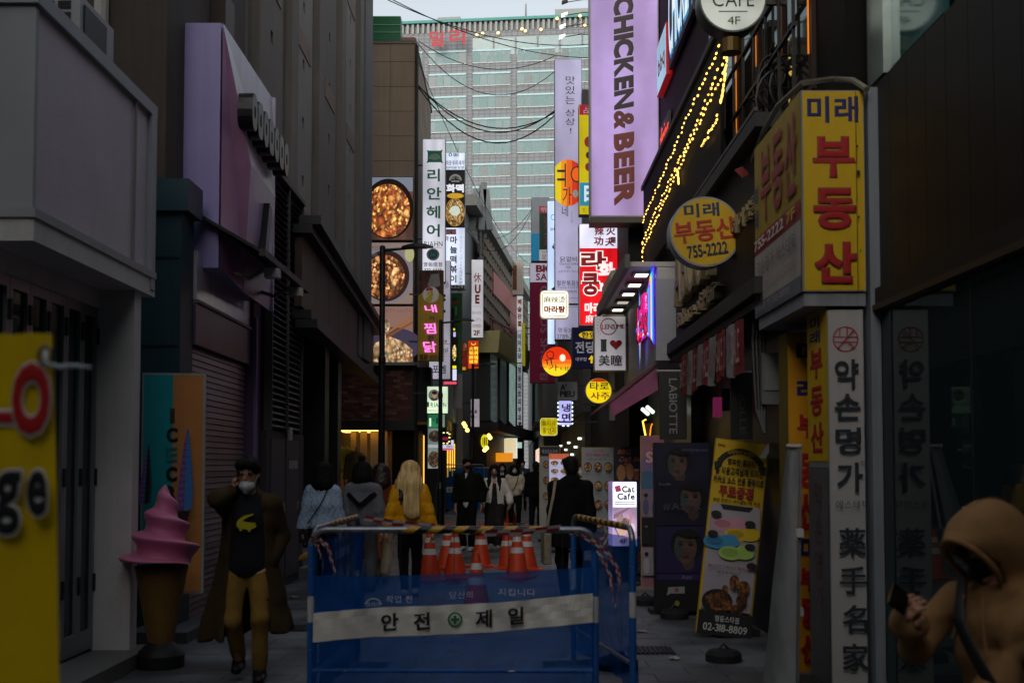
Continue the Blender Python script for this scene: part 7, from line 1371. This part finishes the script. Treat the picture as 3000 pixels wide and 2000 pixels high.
# --- man on the phone in the long coat
pm0 = gnd(722, 1992); H0 = 1.68
f = Fig('person in long olive brown coat and tan trousers talking on a phone', pm0, H0, 8, feet=((.1, -.06, 0), (-.07, .12, .05)), hands=((.17, -.02, .88), (-.115, -.03, 1.42)), poles=((.6, 1, -.2), (-.75, -.3, -1)), turn=-10, nod=.1, res=.009)
f.body(hd=((-.4, -.5, -.8), (.15, -.1, 1)), hn=((-1, 0, 0), (1, .2, 0)), curl=(.4, .9), fine=True); f.eyes(True)
f.hair(HB, 'short', .008); f.mask(WM, .035)
f.top(M('#0c0e16', rough=.9, var=.1), .014, .465, 0, folds(.003), 'shirt', 1.24); f.pants(cloth('#927034', .2), .95, nz=.007); f.shoes(P('#141416'))
COATM = cloth('#44351f', .2, 10)
def coat(f, mat, hem, rhem, op, thick=.02, collar=True, res=.012):
    h = f.H; q = h / 1.72; T = SDF()
    T.cap(V3(0, .01, .58 * h), f.chest + V3(0, .01, 0), .14 * q + thick, .135 * q + thick, .06, (1.2, .84, 1)).cap(f.chest, f.neck + V3(0, .01, -.04), .13 * q + thick, .075 * q + thick, .06, (1.14, .84, 1))
    T.cap(V3(0, .02, .6 * h), V3(0, .05, hem - .25), .15 * q + thick, rhem + .06, .05, (1.12, .72, 1))
    for i in (0, 1): T.cap(f.neck + V3(0, .015, -.04), f.sh[i] * V3(.96, 1, 1), .07 * q + thick * .4, .064 * q + thick * .4, .05).cap(f.sh[i], f.elb[i], .07 * q, .064 * q, .05).cap(f.elb[i], f.wr[i] + (f.elb[i] - f.wr[i]) * .12, .068 * q, .056 * q, .03)
    if collar:
        for k in (-1, 1): T.cap(f.neck + V3(k * .06, .03, .02), f.neck + V3(k * .085, -.08, -.06), .03, .03, .02, (1, .7, 1)).cap(f.neck + V3(k * .085, -.085, -.05), f.neck + V3(k * .1, -.115, -.12), .03, .012, .015, (1, .5, 1))
        T.cap(f.neck + V3(-.055, .045, .03), f.neck + V3(.055, .045, .03), .032, None, .02)
    T.fn(lambda P: P[..., 2] - hem - .10 * P[..., 0], (-1, -1, -1), (1, 1, hem + .15), .008, True)
    if op:
        T.fn(lambda P: np.maximum(np.maximum(np.abs(P[..., 0] - op[0]) - op[1] * np.clip(1.5 - P[..., 2] / (.8 * h) * .72, .55, 1.3), P[..., 1] + .04), P[..., 2] - .83 * h), (-.45, -.6, 0), (.45, .05, h), .01, True)
        T.cap(V3(0, .0, .5 * h), V3(0, .02, hem - .2), .12 * q, rhem - .02, .02, (1.1, .64, 1), sub=True).cap(f.chest + V3(0, -.02, .1), V3(0, -.02, .5 * h), .11 * q, .125 * q, .02, (1.12, .8, 1), sub=True).cap(f.neck + V3(0, -.05, -.1), f.neck + V3(0, -.03, .2), .05, .06, .02, sub=True)
    dr = drape(.012); fo = folds(.008, .8)
    return T.build('coat', mat, f.root, res, lambda x, y, z: dr(x, y, z) + fo(x, y, z))
coat(f, COATM, .34, .31, (.005, .13), res=.01)
CR = P('#c0b21c'); cro = [(-.075, 1.0), (-.07, .985), (-.055, .975), (-.05, .955), (-.035, .955), (-.035, .97), (.01, .965), (.015, .95), (.035, .95), (.03, .965), (.06, .975), (.075, .985), (.078, .998), (.06, 1.0), (.075, 1.012), (.045, 1.015), (.0, 1.02), (-.03, 1.03), (.0, 1.05), (.055, 1.075), (.05, 1.082), (-.02, 1.068), (-.06, 1.04), (-.075, 1.018)]
mb = MB(); cz = f.chest[2] - 1.0 - .02; mb.add([(x * .95 + .0, -.149 - .002, z * 1.0 + cz) for x, z in cro] + [(x * .95, -.13, z + cz) for x, z in cro], [tuple(range(len(cro)))] + [(i, (i + 1) % len(cro), len(cro) + (i + 1) % len(cro), len(cro) + i) for i in range(len(cro))]); mb.build('crocodile_emblem', CR, f.root, local=True)
for z in (.62, .92): MB().lathe([(.012, -.004), (.012, .004)], (.155, -.13, z), 10).build('coat_button', P('#120e0a'), f.root, local=True)
ph = thing('mobile_phone', 'dark mobile phone held to the ear by the coat wearer', 'phone', f.wpos(f.wr[1])); wq = f.wr[1] + V3(.045, -.02, .06); q = f.wpos(wq); MB().hexa([Vector(p) - f.wpos(f.wr[1]) + q for p in ((-.005, -.035, -.07), (.006, -.035, -.07), (.006, .035, -.07), (-.005, .035, -.07))], [Vector(p) - f.wpos(f.wr[1]) + q for p in ((-.005, -.035, .07), (.006, -.035, .07), (.006, .035, .07), (-.005, .035, .07))]).build('case', P('#0b0b0d', rough=.2), ph, local=True)
# --- hooded figure on the right with a phone
hd0 = (1.76, 4.1, 0); f = Fig('person in tan hooded sweatshirt with black cross strap looking at a phone', hd0, 1.45, -56, hands=((.02, -.25, .72), (-.16, -.33, 1.06)), poles=((.8, .3, -.3), (-.6, .3, -.8)), turn=-8, nod=.42, res=.008, lean=.06, wide=1.0)
HOM = cloth('#96714a', .16, 10); f.body(hd=((-.8, -.4, -.4), (.3, -.5, .55)), hn=((0, 0, 1), (.4, .6, .3)), curl=(.6, .8), fine=True); f.eyes(True); f.hair(HB, 'short', .01); f.mask(BM)
f.top(HOM, .014, .44, .97, folds(.018, .9), 'hooded_top', 1.08, res=.009, cuff=.012)
T = SDF(); T.ell(f.hp(0, .02, .03), (.118, .15, .128), .03).cap(f.hp(0, -.05, .07), f.hp(0, -.115, .075), .085, .05, .05, (1.15, 1, .7)).cap(f.hp(0, .05, -.02), f.neck + V3(0, .06, -.02), .11, .11, .06, (1.05, 1, 1)).cap(f.neck + V3(-.08, .0, -.03), f.neck + V3(.08, .0, -.03), .05, None, .04)
T.ell(f.hp(0, -.15, -.045), (.09, .15, .125), .02, sub=True).ell(f.hp(0, .0, .01), (.1, .115, .118), .01, sub=True).cap(f.hp(0, -.08, -.1), f.neck + V3(0, -.1, -.0), .07, .04, .02, sub=True); hoodo = T.build('hood', HOM, f.root, .008, folds(.009))
f.pants(cloth('#70747a'), 1.15, res=.014); f.shoes(P('#202022'))
for k in (-1, 1): a = f.neck + V3(k * .035, -.13, -.04); MB().tube([a, a + V3(k * .012, -.022, -.08), a + V3(k * .03, -.03, -.17 - .02 * k)], .0045, 6).build('drawstring', HOM, f.root, local=True)
rim = [f.hp(.09 * math.sin(t), -.1 - .05 * math.cos(t), -.02 + .118 * math.cos(t)) for t in np.linspace(-2.4, 2.4, 24)]
MB().tube([f.hp(0, .02 + .151 * math.cos(t), .03 + .13 * math.sin(t)) for t in np.linspace(.1, 2.3, 20)], .004, 5).build('hood_seam', cloth('#7d5d3c'), f.root, local=True)
MB().tube(rim, .011, 7).build('hood_rim', HOM, f.root, local=True, smooth=True)
for i in (0, 1): d_ = unit(f.wr[i] - f.elb[i]); MB().tube([f.wr[i] - d_ * .05, f.wr[i] - d_ * .02, f.wr[i] + d_ * .005], [.05, .043, .038], 14, cap=False).build('ribbed_cuff', cloth('#7d5d3c'), f.root, local=True, smooth=True)
f.strap('black cross body bag worn over the tan hooded sweatshirt', [f.neck + V3(-.07, -.09, -.0), f.chest + V3(-.03, -.19, .04), f.chest + V3(.06, -.2, -.1), f.chest + V3(.15, -.17, -.24), f.chest + V3(.2, -.06, -.32)], .045, P('#0c0d0f'), ((.24, .0, .7), (.03, .1, .06)))
ph = thing('mobile_phone', 'black mobile phone held out by the hooded person', 'phone', f.wpos(f.wr[1])); c = f.wpos(f.wr[1] + V3(.03, -.085, .095)); d = Euler((R(-62), R(35), R(-10))).to_matrix(); MB().add([tuple(c + d @ Vector((x, y, z))) for z in (-.07, .07) for x, y in ((-.034, -.005), (.034, -.005), (.034, .005), (-.034, .005))], [(0, 3, 2, 1), (4, 5, 6, 7), (0, 1, 5, 4), (1, 2, 6, 5), (2, 3, 7, 6), (3, 0, 4, 7)]).build('case', P('#0a0b0d', rough=.15), ph)
# --- walkers seen from behind
B = 180
f = Fig('person in pale blue cable knit sweater with crossbody strap walking away', gnd(943, 1740) + Vector((0, .0, 0)), 1.64, B + 6, hands=((.25, .02, .74), (-.23, -.04, .76)), feet=((.07, -.15, 0), (-.07, .15, .02)), res=.012, wide=.86)
f.body(); f.hair(HB, 'bob'); f.top(M('#b4cbe6', rough=.95, var=.35, scale=45, bump=.9, bscale=70, spec=.1), .035, .5, .92, lambda x, y, z: .004 * np.sin(x * 95 + np.sin(z * 60) * 1.5) + .004 * np.sin(z * 25 + y * 18), 'sweater', 1.1, cuff=.03, collar=.02); f.pants(cloth('#15161a'), 1.0); f.shoes(P('#1a1a1c')); f.strap('thin black crossbody strap over the pale blue sweater', [f.neck + V3(-.07, .09, -.03), f.chest + V3(-.02, .165, .02), f.chest + V3(.12, .15, -.2), f.chest + V3(.2, .08, -.3)], .014, BLK, ((.24, -.04, .72), (.03, .08, .06)))
f = Fig('person in gray jacket with black chevron and hair bun walking away', gnd(1062, 1735), 1.66, B - 5, hands=((.25, .0, .78), (-.25, -.02, .78)), feet=((.07, .12, .02), (-.07, -.12, 0)), res=.012, turn=-18, wide=.92)
f.body(); f.hair(HB, 'bun'); f.top(cloth('#70727a', .2), .04, .49, .95, folds(.010), 'jacket', 1.08, collar=.05); f.pants(cloth('#5c5e66'), 1.25); f.shoes(P('#2a2a2c'))
for k in (-1, 1): mb = MB(); pts = [f.chest + V3(k * .2, .05, .09), f.chest + V3(k * .13, .155, .045), f.chest + V3(k * .05, .178, -.03), f.chest + V3(0, .182, -.075)]; [mb.bar(pts[i], pts[i + 1], .05, .02, up=(0, 1, 0)) for i in range(3)]; mb.build('chevron_stripe', cloth('#101114'), f.root, local=True)
f = Fig('person with dark bobbed hair and rust top carrying a brown paper bag', gnd(1115, 1705), 1.62, B, hands=((.2, .0, .76), (-.2, .0, .76)), feet=((.07, -.1, 0), (-.07, .12, .02)), res=.014); f.body(); f.hair(M('#24140f', rough=.5, var=.3, scale=30), 'bob'); f.top(cloth('#6a3420'), .02, .47, .95, folds(.008), 'top', 1.15); f.pants(cloth('#b8a98c'), 1.2, .0); f.shoes(P('#8a8478'))
c = f.wpos(f.wr[0] + V3(-.02, 0, -.25)); t = thing('paper_bag', 'brown paper carrier bag carried by the bobbed hair walker', 'bag', c); MB().add([tuple(c + Vector(p)) for p in ((-.2, -.07, -.18), (.2, -.07, -.18), (.2, .07, -.18), (-.2, .07, -.18), (-.17, -.05, .18), (.17, -.05, .18), (.17, .05, .18), (-.17, .05, .18))], [(0, 3, 2, 1), (0, 1, 5, 4), (1, 2, 6, 5), (2, 3, 7, 6), (3, 0, 4, 7)]).build('bag_body', M('#b5641c', rough=.7, var=.2), t); MB().tube([c + Vector((-.07, 0, .17)), c + Vector((0, 0, .27)), c + Vector((.07, 0, .17))], .006, 5).build('handle', P('#3a2412'), t)
f = Fig('person with long blond hair in mustard yellow puffer jacket walking away', gnd(1200, 1745), 1.66, B + 4, hands=((.29, .02, .78), (-.29, .0, .78)), feet=((.06, .06, .0), (-.07, -.08, 0)), res=.011, wide=.88)
f.body(); f.hair(M('#dcb878', rough=.45, var=.5, scale=18, streak=.8), 'long'); f.top(M('#e09c0a', rough=.6, var=.12, scale=9, spec=.2), .036, .52, .96, lambda x, y, z: -.012 * np.abs(np.sin(z * 19)) ** .5 + .009 + .0015 * np.sin(x * 90 + 5 * np.sin(z * 20)), 'puffer_jacket', 1.05, collar=.04, cuff=.01); f.pants(cloth('#0c0d10', .1), .92); f.shoes(P('#8d8f94')); f.strap('black strap over the shoulder of the yellow puffer jacket', [f.sh[0] + V3(-.03, .06, .07), f.chest + V3(.1, .19, .05), f.chest + V3(.12, .19, .0)], .05, BLK)
# --- people walking towards the camera
f = Fig('tall person in dark green zip jacket with white shirt hem and black mask', gnd(1370, 1612), 1.76, -12, hands=((.26, .04, .88), (-.23, -.04, .82)), feet=((.1, -.1, 0), (-.1, .06, 0)), turn=28, res=.014); f.body(); f.eyes(); f.hair(HB, 'short'); f.mask(BM)
f.top(cloth('#c4c6d2', .06), .012, .455, 0, folds(.004), 'shirt', 1.12); f.top(cloth('#14180f', .15), .05, .52, .95, folds(.010), 'zip_jacket', 1.1, collar=.05); f.pants(cloth('#0c0c0e', .1), 1.2); f.shoes(P('#b4b4b0')); MB().quad(f.neck + V3(-.03, -.115, .0), f.neck + V3(.03, -.115, .0), f.neck + V3(.004, -.165, -.1), f.neck + V3(-.004, -.165, -.1)).build('shirt_collar', cloth('#c4c6d2', .06), f.root, local=True)
f = Fig('person with long black hair in white fleece jacket and grey mask', gnd(1448, 1606), 1.62, 0, hands=((.3, -.2, .9), (-.22, .0, .82)), feet=((.07, -.12, 0), (-.06, .1, .02)), res=.014); f.body(); f.eyes(); f.hair(HB, 'longfront'); f.mask(M('#6a5f58', rough=.8)); f.top(cloth('#28231e'), .0, .45, 0, folds(.004), 'dress'); f.top(M('#ddd6cc', rough=1, var=.25, scale=40, bump=.8, bscale=90), .035, .47, .95, folds(.009), 'fleece_jacket', 1.1, open_=(-.055, .06, 1.32), collar=.04); f.pants(cloth('#2a2622'), 1.45); f.shoes(P('#8a8680'))
f = Fig('person in beige hoodie with thin black strap and white mask', gnd(1508, 1540), 1.62, 0, hands=((.16, -.18, .98), (-.24, .0, .8)), feet=((.1, -.05, 0), (-.1, .05, 0)), res=.016); f.body(); f.eyes(); f.hair(HB, 'bob'); f.mask(WM); f.top(cloth('#cdbfa6'), .04, .49, .95, folds(.010), 'hoodie', 1.08, collar=.05); f.pants(cloth('#101114'), 1.1); f.shoes(P('#6a6864')); f.strap('thin black strap across the beige hoodie', [f.neck + V3(.1, -.1, .0), f.chest + V3(.04, -.175, -.08), f.chest + V3(-.12, -.16, -.28)], .02, BLK, ((-.2, -.06, .82), (.05, .06, .06)))
f = Fig('person in black coat with white scarf and white mask behind the fleece jacket', gnd(1470, 1530) + Vector((0, 1.5, 0)), 1.66, 0, feet=((.07, -.1, 0), (-.07, .1, 0)), res=.018); f.body(); f.eyes(); f.hair(HB, 'longfront'); f.mask(WM); f.top(cloth('#0e1016'), .03, .3, .95, folds(.009), 'coat', 1.15); f.top(cloth('#b9b4ac'), .0, .74, 0, None, 'scarf', collar=.05); f.pants(cloth('#121316')); f.shoes(BLK)
f = Fig('person in slate grey coat with light shirt far behind', gnd(1533, 1500) + Vector((0, 2, 0)), 1.78, 0, feet=((.08, -.1, 0), (-.08, .1, 0)), res=.02, skin=SKIN2); f.body(); f.hair(HB, 'short'); f.mask(M('#8d98a4', rough=.8)); f.top(cloth('#a9adb4'), .0, .5, 0, None, 'shirt'); f.top(cloth('#3c444c'), .03, .35, .95, folds(.009), 'coat', 1.15, open_=(-.05, .05, 1.4)); f.pants(cloth('#14151a')); f.shoes(BLK)
f = Fig('person all in black carrying a black tote, walking away', gnd(1570, 1545), 1.7, B - 8, hands=((.24, .0, .76), (-.28, -.02, .8)), feet=((.1, .08, 0), (-.09, -.08, 0)), res=.016); f.body(); f.hair(HB, 'short'); f.top(cloth('#0b0d12', .1), .05, .46, .96, folds(.009), 'jacket', 1.1); f.pants(cloth('#0c0d10', .1), 1.2); f.shoes(BLK)
c = f.wpos(f.wr[1] + V3(0, 0, -.3)); t = thing('black_tote', 'black tote bag in the hand of the all black walker', 'bag', c); MB().add([tuple(c + Vector(p)) for p in ((-.17, -.07, -.2), (.17, -.07, -.2), (.17, .07, -.2), (-.17, .07, -.2), (-.12, -.03, .14), (.12, -.03, .14), (.12, .03, .14), (-.12, .03, .14))], [(0, 3, 2, 1), (4, 5, 6, 7), (0, 1, 5, 4), (1, 2, 6, 5), (2, 3, 7, 6), (3, 0, 4, 7)]).build('bag_body', P('#0c0d10'), t); MB().tube([c + Vector((-.08, 0, .13)), c + Vector((-.03, 0, .24)), c + Vector((.03, 0, .24)), c + Vector((.08, 0, .13))], .008, 5).build('handle', BLK, t)
f = Fig('person in long black coat with cream tote strap seen from behind', gnd(1672, 1755), 1.72, B + 5, hands=((.24, .0, .8), (-.26, .05, .8)), feet=((.08, .08, 0), (-.08, -.1, 0)), res=.012, turn=10, wide=1.1); f.body(); f.hair(HB, 'short'); coat(f, cloth('#0d0e12', .12), .62, .2, None, .03); f.pants(cloth('#0c0d10', .1), 1.1); f.shoes(BLK)
f.strap('cream canvas tote on the shoulder of the long black coat', [f.sh[0] + V3(.0, .1, .07), f.sh[0] + V3(.03, .13, -.12), f.sh[0] + V3(.09, .08, -.42), f.sh[0] + V3(.1, .04, -.62)], .035, cloth('#a89a86'), ((.3, .03, .62), (.03, .16, .17)), cloth('#8d8270'))
f = Fig('person with long brown hair in cream coat and white mask by the menu boards', gnd(1708, 1640), 1.66, -10, feet=((.06, -.08, 0), (-.06, .08, 0)), turn=-20, res=.014, skin=SKIN2); f.body(); f.eyes(); f.hair(M('#3a1d12', rough=.5, var=.3, scale=30), 'longfront'); f.mask(WM); f.top(cloth('#dcb184'), .04, .3, .95, folds(.010), 'coat', 1.15, collar=.05); f.pants(cloth('#1c1a1a')); f.shoes(BLK)
f = Fig('person in dark navy jacket behind the far blue barrier', gnd(1385, 1478) + Vector((0, 2.2, 0)), 1.7, -60, res=.022); f.body(); f.hair(HB, 'short'); f.top(cloth('#16202e'), .04, .48, .95, folds(.009), 'jacket'); f.pants(cloth('#14151a')); f.shoes(BLK)
# mannequin, hanging coat
p = at(1012, 1340, 29.6); T = SDF(); t = thing('mannequin', 'headless mannequin in a yellow jumper inside the clothes shop door', 'mannequin', (p.x, 29.5, 0)); z = p.z
T.cap((0, 0, z - .25), (0, 0, z + .12), .15, .17, .04, (1.1, .7, 1)).cap((-.15, 0, z + .15), (.15, 0, z + .15), .06).cap((.18, 0, z + .12), (.22, 0, z - .3), .055, .045).cap((-.18, 0, z + .12), (-.22, 0, z - .3), .055, .045); T.build('jumper', cloth('#a8902e'), t, .02, folds(.009)); MB().lathe([(.2, 0), (.2, .02), (.02, .04), (.02, z - .2)], n=14).build('stand', BLK, t, local=True); MB().lathe([(.05, z + .18), (.05, z + .3), (.0, z + .32)], n=12).build('neck', P('#2a2420'), t, local=True)
p = at(1042, 1370, 27.6); t = thing('hanging_coat', 'tan patterned coat on a hanger outside the clothes shop', 'coat', (p.x, 27.6, 0)); z = p.z
SDF().cap((-.17, 0, z + .28), (0, 0, z + .36), .05).cap((.17, 0, z + .28), (0, 0, z + .36), .05).cap((0, 0, z + .25), (0, 0, z - .55), .15, .2, .05, (1.1, .5, 1)).cap((.2, 0, z + .26), (.25, 0, z - .25), .055, .045).cap((-.2, 0, z + .26), (-.26, 0, z - .25), .055, .045).build('coat_body', M('#8a7048', rough=.95, var=.5, scale=18), t, .018, drape(.01)); MB().tube([(0, 0, z + .4), (.02, 0, z + .46), (0, 0, z + .5), (-.02, 0, z + .47)], .006, 5).build('hook', P('#7a7a7a', metal=.7), t, local=True); MB().tube([(0, 0, z + .5), (0, .02, z + .52), (0, 0, 0)], .012, 6).build('rail', BLK, t, local=True)
# ---------------------------------------------------------------- tidy
bpy.data.objects.remove(_to); bpy.data.curves.remove(_tc); bpy.data.scenes.remove(_ts)
